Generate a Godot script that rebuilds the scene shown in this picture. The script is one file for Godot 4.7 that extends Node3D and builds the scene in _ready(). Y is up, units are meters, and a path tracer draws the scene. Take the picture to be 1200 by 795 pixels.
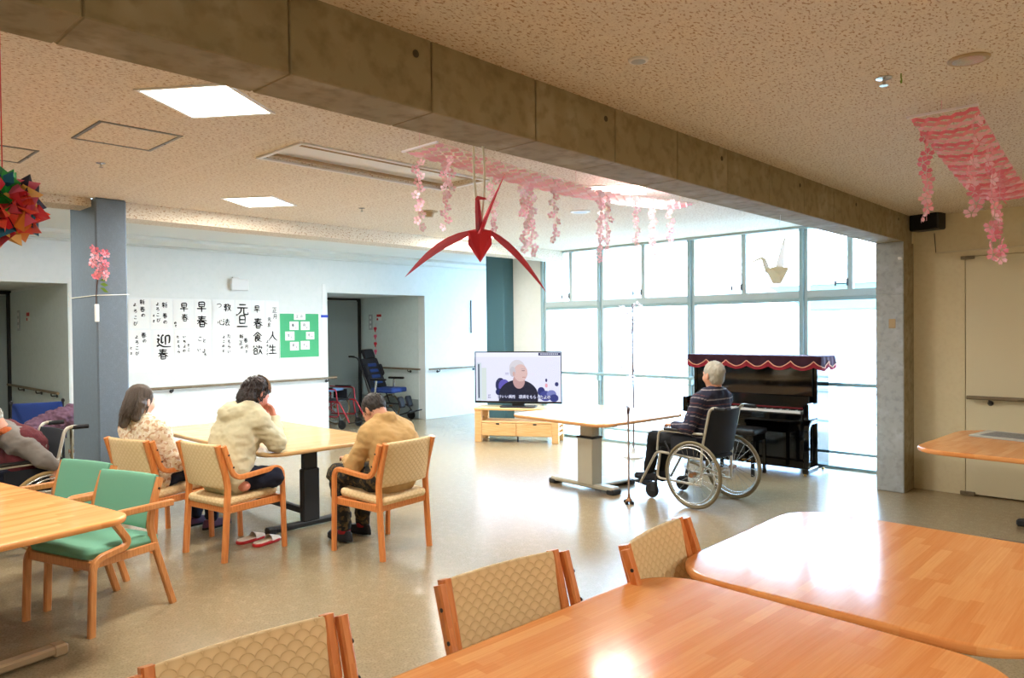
extends Node3D

const H_CAM := 1.6
const SKY_ENERGY := 9.0
const EXPOSURE := 3.3
const TV_GLOW := 0.35
const LAMP_ENERGY := 1.85
var M := {}
var used_names := {}
var rng := RandomNumberGenerator.new()

func _ready() -> void:
	rng.seed = 7
	set_view_and_light()
	make_materials()
	build_structure()
	build_outside()
	build_fixtures()
	build_tables()
	build_chairs()
	build_wheelchairs()
	build_piano_and_tv()
	build_people()
	build_wall_papers()
	build_decorations()
	build_small_things()

func set_view_and_light() -> void:
	var cam := Camera3D.new()
	cam.name = "camera"
	cam.fov = 2.0 * rad_to_deg(atan(397.5 / 851.98))
	cam.near = 0.05
	cam.far = 300.0
	var right := Vector3(0.68771318, -0.00998788, 0.72591378)
	var up := Vector3(0.01638798, 0.99986414, -0.0017684)
	var fwd := Vector3(0.7257975, -0.01311241, -0.68778343)
	cam.transform = Transform3D(Basis(right, up, -fwd).orthonormalized(), Vector3(0, H_CAM, 0))
	add_child(cam)
	cam.current = true
	var we := WorldEnvironment.new()
	we.name = "world_environment"
	var env := Environment.new()
	env.background_mode = Environment.BG_SKY
	var sm := ProceduralSkyMaterial.new()
	sm.sky_top_color = Color(0.70, 0.85, 1.0)
	sm.sky_horizon_color = Color(0.84, 0.93, 1.0)
	sm.ground_bottom_color = Color(0.75, 0.77, 0.78)
	sm.ground_horizon_color = Color(0.85, 0.89, 0.92)
	sm.sun_angle_max = 0.0
	sm.energy_multiplier = SKY_ENERGY
	var sky := Sky.new()
	sky.sky_material = sm
	env.sky = sky
	env.tonemap_mode = Environment.TONE_MAPPER_LINEAR
	env.tonemap_exposure = EXPOSURE
	env.sdfgi_enabled = true
	env.ssao_enabled = true
	env.ssil_enabled = true
	we.environment = env
	add_child(we)

# ------------------------------------------------------------------ geometry helpers

class Geo:
	var v := PackedVector3Array()
	var n := PackedVector3Array()
	var uv := PackedVector2Array()
	var col := PackedColorArray()
	var i := PackedInt32Array()
	var xf := Transform3D()
	var tint := Color(1, 1, 1)
	var tinted := false

	func vert(p: Vector3, nn: Vector3, t := Vector2.ZERO) -> int:
		v.append(xf * p)
		n.append((xf.basis * nn).normalized())
		uv.append(t)
		if tinted:
			col.append(tint)
		return v.size() - 1

	# flat convex polygon, turned so that it faces "out"
	func poly(pts: Array, out: Vector3, uvs: Array = []) -> void:
		var nn := Vector3.ZERO
		for k in pts.size():
			var p: Vector3 = pts[k]
			var q: Vector3 = pts[(k + 1) % pts.size()]
			nn += p.cross(q)
		if nn.length_squared() < 1e-20:
			return
		nn = nn.normalized()
		var order := range(pts.size())
		if nn.dot(out) < 0.0:
			nn = -nn
		else:
			order.reverse()
		var first := v.size()
		for k in order:
			vert(pts[k], nn, uvs[k] if uvs.size() > k else Vector2.ZERO)
		for k in range(1, pts.size() - 1):
			i.append_array([first, first + k, first + k + 1])

	func box(c: Vector3, s: Vector3, bevel := 0.0, b := Basis()) -> Geo:
		var h := s * 0.5
		bevel = minf(bevel, minf(h.x, minf(h.y, h.z)) * 0.9)
		var corner := func(sx: int, sy: int, sz: int, axis: int) -> Vector3:
			var p := Vector3(sx * (h.x - bevel), sy * (h.y - bevel), sz * (h.z - bevel))
			p[axis] = [sx, sy, sz][axis] * h[axis]
			return c + b * p
		for axis in 3:
			var a1 := (axis + 1) % 3
			var a2 := (axis + 2) % 3
			for s0 in [-1, 1]:
				var pts := []
				for d in [[-1, -1], [1, -1], [1, 1], [-1, 1]]:
					var sg := [0, 0, 0]
					sg[axis] = s0
					sg[a1] = d[0]
					sg[a2] = d[1]
					pts.append(corner.call(sg[0], sg[1], sg[2], axis))
				var o := Vector3.ZERO
				o[axis] = s0
				poly(pts, b * o, [Vector2(0, 1), Vector2(1, 1), Vector2(1, 0), Vector2(0, 0)])
		if bevel > 0.0:
			for axis in 3:
				var a1 := (axis + 1) % 3
				var a2 := (axis + 2) % 3
				for s1 in [-1, 1]:
					for s2 in [-1, 1]:
						var pts := []
						for e in [[-1, a1], [1, a1], [1, a2], [-1, a2]]:
							var sg := [0, 0, 0]
							sg[axis] = e[0]
							sg[a1] = s1
							sg[a2] = s2
							pts.append(corner.call(sg[0], sg[1], sg[2], e[1]))
						var o := Vector3.ZERO
						o[a1] = s1
						o[a2] = s2
						poly(pts, b * o)
			for sx in [-1, 1]:
				for sy in [-1, 1]:
					for sz in [-1, 1]:
						poly([corner.call(sx, sy, sz, 0), corner.call(sx, sy, sz, 1), corner.call(sx, sy, sz, 2)], b * Vector3(sx, sy, sz))
		return self

	# box given by two corners
	func span(a: Vector3, e: Vector3, bevel := 0.0) -> Geo:
		return box((a + e) * 0.5, (e - a).abs(), bevel)

	# smooth skin over rings of equal point count
	func loft(rings: Array, closed := true, cap := true, uvs: Array = []) -> Geo:
		var cols: int = rings[0].size()
		var rows := rings.size()
		var first := v.size()
		var pos := PackedVector3Array()
		for r in rings:
			for p in r:
				pos.append(p)
		var acc := PackedVector3Array()
		acc.resize(pos.size())
		var idx := PackedInt32Array()
		var vol := 0.0
		var last := cols if closed else cols - 1
		for r in rows - 1:
			var ctr := Vector3.ZERO
			for p in rings[r]:
				ctr += p
			for p in rings[r + 1]:
				ctr += p
			ctr /= cols * 2.0
			for k in last:
				var a := r * cols + k
				var b := r * cols + (k + 1) % cols
				var c := a + cols
				var d := b + cols
				var fn := (pos[d] - pos[a]).cross(pos[c] - pos[b])
				vol += fn.dot((pos[a] + pos[d]) * 0.5 - ctr)
				acc[a] += fn
				acc[b] += fn
				acc[c] += fn
				acc[d] += fn
				idx.append_array([a, b, d, a, d, c])
		var flip := vol < 0.0
		for k in pos.size():
			var nn := acc[k]
			if nn.length_squared() < 1e-18:
				nn = Vector3.UP
			if flip:
				nn = -nn
			vert(pos[k], nn, uvs[k] if uvs.size() > k else Vector2.ZERO)
		for k in range(0, idx.size(), 3):
			if flip:
				i.append_array([first + idx[k], first + idx[k + 1], first + idx[k + 2]])
			else:
				i.append_array([first + idx[k], first + idx[k + 2], first + idx[k + 1]])
		if cap and closed:
			for e in [[0, 1], [rows - 1, rows - 2]]:
				var a := Vector3.ZERO
				var b := Vector3.ZERO
				for p in rings[e[0]]:
					a += p
				for p in rings[e[1]]:
					b += p
				var pts := []
				for p in rings[e[0]]:
					pts.append(p)
				poly(pts, a - b)
		return self

	func frames(path: Array) -> Array:
		var out := []
		var prev := Vector3.ZERO
		for k in path.size():
			var t: Vector3 = (path[mini(k + 1, path.size() - 1)] - path[maxi(k - 1, 0)]).normalized()
			var s: Vector3
			if k == 0:
				s = t.cross(Vector3.UP if absf(t.y) < 0.9 else Vector3.RIGHT).normalized()
			else:
				s = (prev - t * prev.dot(t)).normalized()
			prev = s
			out.append([s, s.cross(t).normalized(), t])
		return out

	func tube(path: Array, radius, sides := 8, cap := true) -> Geo:
		var fr := frames(path)
		var rings := []
		for k in path.size():
			var ring := PackedVector3Array()
			var r: float = radius[k] if radius is Array else radius
			for j in sides:
				var a := TAU * j / sides
				ring.append(path[k] + (fr[k][0] * cos(a) + fr[k][1] * sin(a)) * r)
			rings.append(ring)
		return loft(rings, true, cap)

	func cyl(a: Vector3, b: Vector3, r: float, sides := 12) -> Geo:
		return tube([a, b], r, sides)

	# flat sided bar of profile (along side, across) swept along a plane curve whose plane has the normal "side"
	func sweep(path: Array, prof: Array, side: Vector3, cap := true) -> Geo:
		var fr := []
		for k in path.size():
			var t: Vector3 = (path[mini(k + 1, path.size() - 1)] - path[maxi(k - 1, 0)]).normalized()
			fr.append(side.cross(t).normalized())
		var ctr2 := Vector2.ZERO
		for q in prof:
			ctr2 += q
		ctr2 /= prof.size()
		for j in prof.size():
			var p: Vector2 = prof[j]
			var q: Vector2 = prof[(j + 1) % prof.size()]
			var m := (p + q) * 0.5 - ctr2
			var nd := Vector2((q - p).y, -(q - p).x)
			if nd.dot(m) < 0.0:
				nd = -nd
			nd = nd.normalized()
			var first := v.size()
			for k in path.size():
				var nn: Vector3 = side * nd.x + fr[k] * nd.y
				vert(path[k] + side * p.x + fr[k] * p.y, nn)
				vert(path[k] + side * q.x + fr[k] * q.y, nn)
			for k in path.size() - 1:
				var a := first + k * 2
				var f: Vector3 = (v[a + 3] - v[a]).cross(v[a + 2] - v[a + 1])
				if f.dot(n[a]) < 0.0:
					i.append_array([a, a + 1, a + 3, a, a + 3, a + 2])
				else:
					i.append_array([a, a + 3, a + 1, a, a + 2, a + 3])
		if cap:
			for e in [[0, 1], [path.size() - 1, path.size() - 2]]:
				var pts := []
				for q in prof:
					pts.append(path[e[0]] + side * q.x + fr[e[0]] * q.y)
				poly(pts, path[e[0]] - path[e[1]])
		return self

	func lathe(c: Vector3, prof: Array, sides := 16, smooth := false) -> Geo:
		var rings := []
		for q in prof:
			var ring := PackedVector3Array()
			for j in sides:
				var a := TAU * j / sides
				ring.append(c + Vector3(cos(a) * maxf(q.x, 0.0002), q.y, sin(a) * maxf(q.x, 0.0002)))
			rings.append(ring)
		if smooth:
			return loft(rings)
		for k in rings.size() - 1:
			loft([rings[k], rings[k + 1]], true, false)
		for e in [[0, -1], [rings.size() - 1, 1]]:
			var pts := []
			for p in rings[e[0]]:
				pts.append(p)
			var up: float = prof[-1].y - prof[0].y
			poly(pts, Vector3.UP * e[1] * (1.0 if up >= 0.0 else -1.0))
		return self

	func ball(c: Vector3, r: Vector3, sides := 12, rows := 8, b := Basis()) -> Geo:
		var rings := []
		for k in rows + 1:
			var a := PI * (float(k) / rows - 0.5)
			var ring := PackedVector3Array()
			var cr := maxf(cos(a), 0.01)
			for j in sides:
				var w := TAU * j / sides
				ring.append(c + b * Vector3(cos(w) * cr * r.x, sin(a) * r.y, sin(w) * cr * r.z))
			rings.append(ring)
		return loft(rings)

	# slab with rounded corners and a rounded edge; outline w x d, top at y1
	func slab(w: float, d: float, r: float, y0: float, y1: float, e: float, seg := 8, exp_long := 0.0) -> Geo:
		var rings := []
		var prof := [[e * 0.8, y0], [e * 0.25, y0 + e * 0.25], [0.0, y0 + e * 0.9], [0.0, y1 - e * 0.9], [e * 0.12, y1 - e * 0.4], [e * 0.4, y1 - e * 0.12], [e, y1]]
		for q in prof:
			rings.append(rrect(w - 2.0 * q[0], d - 2.0 * q[0], maxf(r - q[0], 0.002), q[1], seg, exp_long))
		loft(rings)
		return self

	static func rrect(w: float, d: float, r: float, y: float, seg := 8, bow := 0.0) -> PackedVector3Array:
		var out := PackedVector3Array()
		var ctr := [[1, 1, 0.0], [-1, 1, PI / 2], [-1, -1, PI], [1, -1, 1.5 * PI]]
		for c in ctr:
			for k in seg + 1:
				var a: float = c[2] + PI / 2 * k / seg
				var p := Vector3(c[0] * (w / 2 - r) + cos(a) * r, y, c[1] * (d / 2 - r) + sin(a) * r)
				out.append(p)
		return out

	func done() -> ArrayMesh:
		var arr := []
		arr.resize(Mesh.ARRAY_MAX)
		arr[Mesh.ARRAY_VERTEX] = v
		arr[Mesh.ARRAY_NORMAL] = n
		arr[Mesh.ARRAY_TEX_UV] = uv
		if tinted:
			arr[Mesh.ARRAY_COLOR] = col
		arr[Mesh.ARRAY_INDEX] = i
		var m := ArrayMesh.new()
		m.add_surface_from_arrays(Mesh.PRIMITIVE_TRIANGLES, arr)
		return m

static func curve(pts: Array, per := 6) -> Array:
	var out := []
	for k in pts.size() - 1:
		var p0: Vector3 = pts[maxi(k - 1, 0)]
		var p1: Vector3 = pts[k]
		var p2: Vector3 = pts[k + 1]
		var p3: Vector3 = pts[mini(k + 2, pts.size() - 1)]
		for s in per:
			var t := float(s) / per
			out.append(0.5 * (2.0 * p1 + (p2 - p0) * t + (2.0 * p0 - 5.0 * p1 + 4.0 * p2 - p3) * t * t + (3.0 * p1 - p0 - 3.0 * p2 + p3) * t * t * t))
	out.append(pts[-1])
	return out

# straight runs joined by round bends of radius r
static func bent(pts: Array, r: float, seg := 6) -> Array:
	var out := [pts[0]]
	for k in range(1, pts.size() - 1):
		var p: Vector3 = pts[k]
		var a: Vector3 = (pts[k - 1] - p)
		var b: Vector3 = (pts[k + 1] - p)
		var cut := minf(r, minf(a.length(), b.length()) * 0.49)
		var s := p + a.normalized() * cut
		var e := p + b.normalized() * cut
		for j in seg + 1:
			var t := float(j) / seg
			out.append(s.lerp(p, t).lerp(p.lerp(e, t), t))
	out.append(pts[-1])
	return out

static func rect(w: float, h: float, c := 0.003) -> Array:
	w *= 0.5
	h *= 0.5
	return [Vector2(w - c, -h), Vector2(w, -h + c), Vector2(w, h - c), Vector2(w - c, h), Vector2(-w + c, h), Vector2(-w, h - c), Vector2(-w, -h + c), Vector2(-w + c, -h)]

# ------------------------------------------------------------------ object helpers

func numbered(called: String) -> String:
	if not used_names.has(called):
		used_names[called] = 0
		return called
	used_names[called] += 1
	return "%s_%03d" % [called, used_names[called]]

func thing(called: String, label: String, category: String, at := Vector3.ZERO, turn := 0.0, group := "") -> Node3D:
	var o := Node3D.new()
	o.name = numbered(called)
	add_child(o)
	o.position = at
	o.rotation.y = turn
	tag(o, label, category, group)
	return o

func tag(o: Node, label: String, category: String, group := "") -> Node:
	o.set_meta("label", label)
	o.set_meta("category", category)
	if group:
		o.set_meta("group", group)
	return o

func part(g: Geo, called: String, m: Material, parent: Node) -> MeshInstance3D:
	return part_mesh(g.done(), called, m, parent)

func part_mesh(mesh: Mesh, called: String, m: Material, parent: Node) -> MeshInstance3D:
	var o := MeshInstance3D.new()
	o.name = called
	o.mesh = mesh
	o.material_override = m
	parent.add_child(o, true)
	return o

func solo(g: Geo, called: String, m: Material, label: String, category: String, at := Vector3.ZERO, turn := 0.0, group := "") -> MeshInstance3D:
	var o := part_mesh(g.done(), numbered(called), m, self)
	o.position = at
	o.rotation.y = turn
	tag(o, label, category, group)
	return o

func struct(g: Geo, called: String, m: Material) -> MeshInstance3D:
	var o := part_mesh(g.done(), numbered(called), m, self)
	o.set_meta("kind", "structure")
	return o

func copy(o: Node3D, at: Vector3, turn: float, label: String) -> Node3D:
	var c: Node3D = o.duplicate()
	var base := String(o.name)
	if base.length() > 4 and base.substr(base.length() - 3).is_valid_int():
		base = base.substr(0, base.length() - 4)
	c.name = numbered(base)
	add_child(c)
	c.position = at
	c.rotation.y = turn
	c.set_meta("label", label)
	return c

static func facing(d: Vector2) -> float:
	return atan2(-d.x, -d.y)

# ------------------------------------------------------------------ materials

func mat(c: Color, rough := 0.6, metal := 0.0) -> StandardMaterial3D:
	var m := StandardMaterial3D.new()
	m.albedo_color = c
	m.roughness = rough
	m.metallic = metal
	m.cull_mode = BaseMaterial3D.CULL_DISABLED
	return m

func tri(m: StandardMaterial3D, t: Texture2D, size: float, world := false) -> StandardMaterial3D:
	m.albedo_texture = t
	m.uv1_triplanar = true
	m.uv1_world_triplanar = world
	m.uv1_scale = Vector3.ONE / size
	m.uv1_triplanar_sharpness = 8.0
	return m

func noise(freq: float, sd: int, octaves := 3, kind := FastNoiseLite.TYPE_SIMPLEX_SMOOTH) -> FastNoiseLite:
	var f := FastNoiseLite.new()
	f.seed = sd
	f.frequency = freq
	f.noise_type = kind
	f.fractal_type = FastNoiseLite.FRACTAL_FBM if octaves > 1 else FastNoiseLite.FRACTAL_NONE
	f.fractal_octaves = octaves
	return f

# tileable grey pictures of noise as bytes
func grey(n: int, f: FastNoiseLite) -> PackedByteArray:
	var im := f.get_seamless_image(n, n)
	im.convert(Image.FORMAT_L8)
	return im.get_data()

func picture(w: int, h: int, data: PackedByteArray) -> ImageTexture:
	return ImageTexture.create_from_image(Image.create_from_data(w, h, false, Image.FORMAT_RGB8, data))

# mottled texture: base colour pulled to two others by noises
func mottle(n: int, base: Color, a: Color, b: Color, fa: float, fb: float, sa: float, sb: float, sd: int) -> ImageTexture:
	var na := grey(n, noise(fa, sd, 3))
	var nb := grey(n, noise(fb, sd + 1, 4))
	var data := PackedByteArray()
	data.resize(n * n * 3)
	for k in n * n:
		var c := base.lerp(a, clampf((na[k] / 255.0 - 0.5) * 2.0, 0, 1) * sa).lerp(b, clampf((nb[k] / 255.0 - 0.45) * 2.0, 0, 1) * sb)
		data[k * 3] = int(c.r * 255)
		data[k * 3 + 1] = int(c.g * 255)
		data[k * 3 + 2] = int(c.b * 255)
	return picture(n, n, data)

# boards of glued strips, grain along x
func strips(n: int, rows: int, c1: Color, c2: Color, sd: int, grain := 0.5) -> ImageTexture:
	var r := RandomNumberGenerator.new()
	r.seed = sd
	var gn := grey(n, noise(0.02, sd, 4))
	var data := PackedByteArray()
	data.resize(n * n * 3)
	var rh := n / rows
	for row in rows:
		var x := 0
		var start := r.randi_range(0, n / 4)
		var tones := []
		var cuts := []
		while x < n:
			cuts.append(x)
			tones.append(r.randf())
			x += r.randi_range(n / 4, n / 2)
		for yy in rh:
			var y := row * rh + yy
			for px in n:
				var q := (px + start) % n
				var t: float = tones[0]
				for k in cuts.size():
					if q >= cuts[k]:
						t = tones[k]
				var g := gn[((y * 7) % n) * n + (px / 3 + row * 61) % n] / 255.0
				var f := clampf(t * 0.75 + (g - 0.5) * grain + 0.12, 0, 1)
				var c := c1.lerp(c2, f)
				var k3 := (y * n + px) * 3
				data[k3] = int(c.r * 255)
				data[k3 + 1] = int(c.g * 255)
				data[k3 + 2] = int(c.b * 255)
	return picture(n, n, data)

func grain_tex(n: int, c1: Color, c2: Color, sd: int, upright := false) -> ImageTexture:
	var gn := grey(n, noise(0.015, sd, 4))
	var data := PackedByteArray()
	data.resize(n * n * 3)
	for y in n:
		for x in n:
			var g := gn[((y * 5) % n) * n + (x / 2) % n] / 255.0
			if upright:
				g = gn[((x * 5) % n) * n + (y / 2) % n] / 255.0
			var c := c1.lerp(c2, clampf((g - 0.25) * 2.0, 0, 1))
			var k := (y * n + x) * 3
			data[k] = int(c.r * 255)
			data[k + 1] = int(c.g * 255)
			data[k + 2] = int(c.b * 255)
	return picture(n, n, data)

# rock-wool board: pale with short brown worm marks
func worm_tex(n: int, base: Color, mark: Color, thr: float, sd: int) -> ImageTexture:
	var a := grey(n, noise(0.055, sd, 2))
	var b := grey(n, noise(0.02, sd + 3, 3))
	var d := grey(n, noise(0.2, sd + 5, 2))
	var data := PackedByteArray()
	data.resize(n * n * 3)
	for y in n:
		for x in n:
			# marks run along x: squeeze the noise across
			var q := a[((y * 2) % n) * n + x] / 255.0
			var w := d[y * n + x] / 255.0
			var f := clampf((q - thr) * 9.0, 0.0, 1.0) * 0.8
			f += clampf((w - 0.62) * 2.0, 0.0, 0.3)
			var c := base.lerp(mark, clampf(f, 0, 1)).lerp(base * 0.93, (b[y * n + x] / 255.0 - 0.4) * 0.6)
			var k := (y * n + x) * 3
			data[k] = clampi(int(c.r * 255), 0, 255)
			data[k + 1] = clampi(int(c.g * 255), 0, 255)
			data[k + 2] = clampi(int(c.b * 255), 0, 255)
	return picture(n, n, data)

# fish-scale weave: overlapping round scales, drawn in colour and as a height
func scale_tex(n: int, cells: int, lo: Color, hi: Color, height: bool) -> ImageTexture:
	var data := PackedByteArray()
	data.resize(n * n * 3)
	var s := float(n) / cells
	var rr := s * 0.56
	for y in n:
		for x in n:
			var val := 0.0
			# rows of scales, each half a step aside, later rows cover earlier ones
			var row0 := int(floor(y / (s * 0.5)))
			for dr in [1, 0, -1]:
				var row: int = row0 + dr
				var cy: float = (row + 0.5) * s * 0.5 + s * 0.1
				var off := 0.5 * (row & 1)
				var cx: float = (floor(x / s - off) + 0.5 + off) * s
				var dx := x - cx
				var dy := y - cy
				var d := sqrt(dx * dx + dy * dy)
				if d < rr and dy < s * 0.42:
					var e := d / rr
					val = 1.0 - e * e * 0.75
					if e > 0.88:
						val = 0.15 if height else 0.3
					break
			var c := lo.lerp(hi, val)
			if height:
				c = Color(val, val, val)
			var k := (y * n + x) * 3
			data[k] = int(c.r * 255)
			data[k + 1] = int(c.g * 255)
			data[k + 2] = int(c.b * 255)
	return picture(n, n, data)

func make_materials() -> void:
	var fine := noise(0.12, 21, 3)
	# setting
	var m := tri(mat(Color.WHITE, 0.95), worm_tex(512, Color(0.87, 0.835, 0.76), Color(0.62, 0.49, 0.35), 0.65, 3), 0.85, true)
	M.ceiling = m
	M.ceiling_far = mat(Color(0.86, 0.87, 0.84), 0.9)
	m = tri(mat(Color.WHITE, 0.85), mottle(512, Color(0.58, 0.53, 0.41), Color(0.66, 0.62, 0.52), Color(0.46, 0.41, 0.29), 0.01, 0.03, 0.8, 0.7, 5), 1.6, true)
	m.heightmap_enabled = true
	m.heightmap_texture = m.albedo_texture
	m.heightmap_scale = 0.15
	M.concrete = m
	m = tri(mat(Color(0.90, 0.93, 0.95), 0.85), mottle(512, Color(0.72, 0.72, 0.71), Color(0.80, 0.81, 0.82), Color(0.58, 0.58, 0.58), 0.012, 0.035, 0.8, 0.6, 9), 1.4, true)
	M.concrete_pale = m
	M.wall_white = tri(mat(Color.WHITE, 0.8), mottle(256, Color(0.87, 0.885, 0.87), Color(0.885, 0.895, 0.885), Color(0.84, 0.86, 0.845), 0.02, 0.06, 0.6, 0.5, 11), 1.5, true)
	M.wall_tan = tri(mat(Color.WHITE, 0.85), mottle(256, Color(0.85, 0.80, 0.66), Color(0.87, 0.82, 0.69), Color(0.82, 0.765, 0.62), 0.02, 0.08, 0.6, 0.6, 13), 1.2, true)
	M.wall_recess = tri(mat(Color.WHITE, 0.75), mottle(256, Color(0.82, 0.86, 0.84), Color(0.84, 0.88, 0.86), Color(0.79, 0.83, 0.81), 0.02, 0.06, 0.6, 0.6, 15), 1.5, true)
	M.door_grey = mat(Color(0.58, 0.63, 0.63), 0.5)
	M.door_tan = mat(Color(0.85, 0.81, 0.68), 0.6)
	m = tri(mat(Color.WHITE, 0.24), mottle(512, Color(0.59, 0.525, 0.405), Color(0.67, 0.605, 0.485), Color(0.465, 0.40, 0.295), 0.02, 0.11, 0.6, 0.75, 17), 0.9, true)
	m.metallic_specular = 0.6
	M.floor = m
	m = tri(mat(Color(0.44, 0.50, 0.55), 0.7), mottle(256, Color(0.92, 0.92, 0.92), Color(1, 1, 1), Color(0.8, 0.8, 0.8), 0.03, 0.2, 0.6, 0.7, 23), 0.5, true)
	M.column = m
	M.column_teal = mat(Color(0.27, 0.42, 0.46), 0.7)
	M.frame = mat(Color(0.58, 0.69, 0.71), 0.4)
	M.frame_white = mat(Color(0.70, 0.77, 0.78), 0.5)
	M.rail = tri(mat(Color(1, 1, 1), 0.5), grain_tex(256, Color(0.42, 0.36, 0.27), Color(0.52, 0.46, 0.36), 31), 0.4)
	M.bracket = mat(Color(0.25, 0.25, 0.25), 0.4, 0.6)
	var glass := mat(Color(0.95, 0.98, 1.0, 0.04), 0.02)
	glass.transparency = BaseMaterial3D.TRANSPARENCY_ALPHA
	M.glass = glass
	M.white = mat(Color(0.88, 0.88, 0.87), 0.5)
	M.white_gloss = mat(Color(0.88, 0.88, 0.87), 0.2)
	M.black = mat(Color(0.03, 0.03, 0.035), 0.4)
	M.rubber = mat(Color(0.05, 0.05, 0.055), 0.8)
	M.grey = mat(Color(0.35, 0.36, 0.37), 0.6)
	M.dark_grey = mat(Color(0.13, 0.14, 0.15), 0.55)
	M.steel = mat(Color(0.80, 0.81, 0.80), 0.25, 0.9)
	M.silver = mat(Color(0.76, 0.74, 0.68), 0.35, 0.5)
	# wood
	m = tri(mat(Color.WHITE, 0.14), strips(512, 16, Color(0.89, 0.56, 0.31), Color(0.97, 0.70, 0.44), 41), 0.72)
	m.uv1_scale = Vector3(0.85, 1.4, 1.5)
	m.metallic_specular = 0.29
	M.table_top = m
	m = tri(mat(Color.WHITE, 0.16), strips(512, 16, Color(0.80, 0.62, 0.40), Color(0.87, 0.71, 0.50), 43), 0.72)
	m.metallic_specular = 0.6
	M.table_pale = m
	M.chair_wood = tri(mat(Color.WHITE, 0.35), grain_tex(256, Color(0.84, 0.50, 0.26), Color(0.89, 0.57, 0.32), 45, true), 0.35)
	M.chair_wood_dull = tri(mat(Color.WHITE, 0.4), grain_tex(256, Color(0.76, 0.49, 0.27), Color(0.82, 0.56, 0.33), 46, true), 0.35)
	M.tv_wood = tri(mat(Color.WHITE, 0.4), grain_tex(256, Color(0.85, 0.66, 0.42), Color(0.91, 0.74, 0.52), 47), 0.5)
	# cloth
	m = tri(mat(Color.WHITE, 0.9), scale_tex(512, 10, Color(0.84, 0.71, 0.51), Color(0.92, 0.81, 0.62), false), 0.42)
	m.heightmap_enabled = true
	m.heightmap_texture = scale_tex(512, 10, Color.BLACK, Color.WHITE, true)
	m.heightmap_scale = 0.18
	M.fabric_beige = m
	var weave := mottle(256, Color(0.85, 0.85, 0.85), Color(1, 1, 1), Color(0.75, 0.75, 0.75), 0.2, 0.35, 0.8, 0.6, 51)
	M.weave = weave
	M.fabric_green = tri(mat(Color(0.50, 0.76, 0.63), 0.9), weave, 0.12)
	M.fabric_navy = tri(mat(Color(0.10, 0.12, 0.16), 0.85), weave, 0.12)
	M.fabric_blue = tri(mat(Color(0.12, 0.25, 0.55), 0.8), weave, 0.12)
	M.paper = mat(Color(0.91, 0.915, 0.90), 0.9)
	M.ink = mat(Color(0.07, 0.07, 0.08), 0.9)
	M.lacquer = mat(Color(0.012, 0.013, 0.016), 0.06)
	M.lacquer.metallic_specular = 0.5
	M.dark_concrete = mat(Color(0.30, 0.27, 0.20), 0.9)
	M.vent_bar = mat(Color(0.62, 0.52, 0.38), 0.6)
	M.terrace = mat(Color(0.80, 0.82, 0.83), 0.9)
	M.house = mat(Color(0.88, 0.90, 0.92), 0.8)
	M.house_glass = mat(Color(0.62, 0.76, 0.92), 0.2)
	M.awning = mat(Color(0.55, 0.78, 0.74), 0.8)
	M.lamp_glow = mat(Color(0.95, 0.95, 0.92), 0.6)
	M.lamp_glow.emission_enabled = true
	M.lamp_glow.emission = Color(1.0, 0.97, 0.91)
	M.lamp_glow.emission_energy_multiplier = 2.5
	more_materials()
	M.brass = mat(Color(0.75, 0.58, 0.25), 0.3, 0.8)

func cloth(c: Color, size := 0.12) -> StandardMaterial3D:
	var m := tri(mat(c, 0.95), M.weave, size)
	return m

func camo_tex(n: int, cols: Array, sd: int) -> ImageTexture:
	var a := grey(n, noise(0.02, sd, 2))
	var b := grey(n, noise(0.025, sd + 9, 2))
	var data := PackedByteArray()
	data.resize(n * n * 3)
	for k in n * n:
		var c: Color = cols[0]
		if a[k] > 150:
			c = cols[1]
		if b[k] > 160:
			c = cols[2]
		data[k * 3] = int(c.r * 255)
		data[k * 3 + 1] = int(c.g * 255)
		data[k * 3 + 2] = int(c.b * 255)
	return picture(n, n, data)

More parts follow.
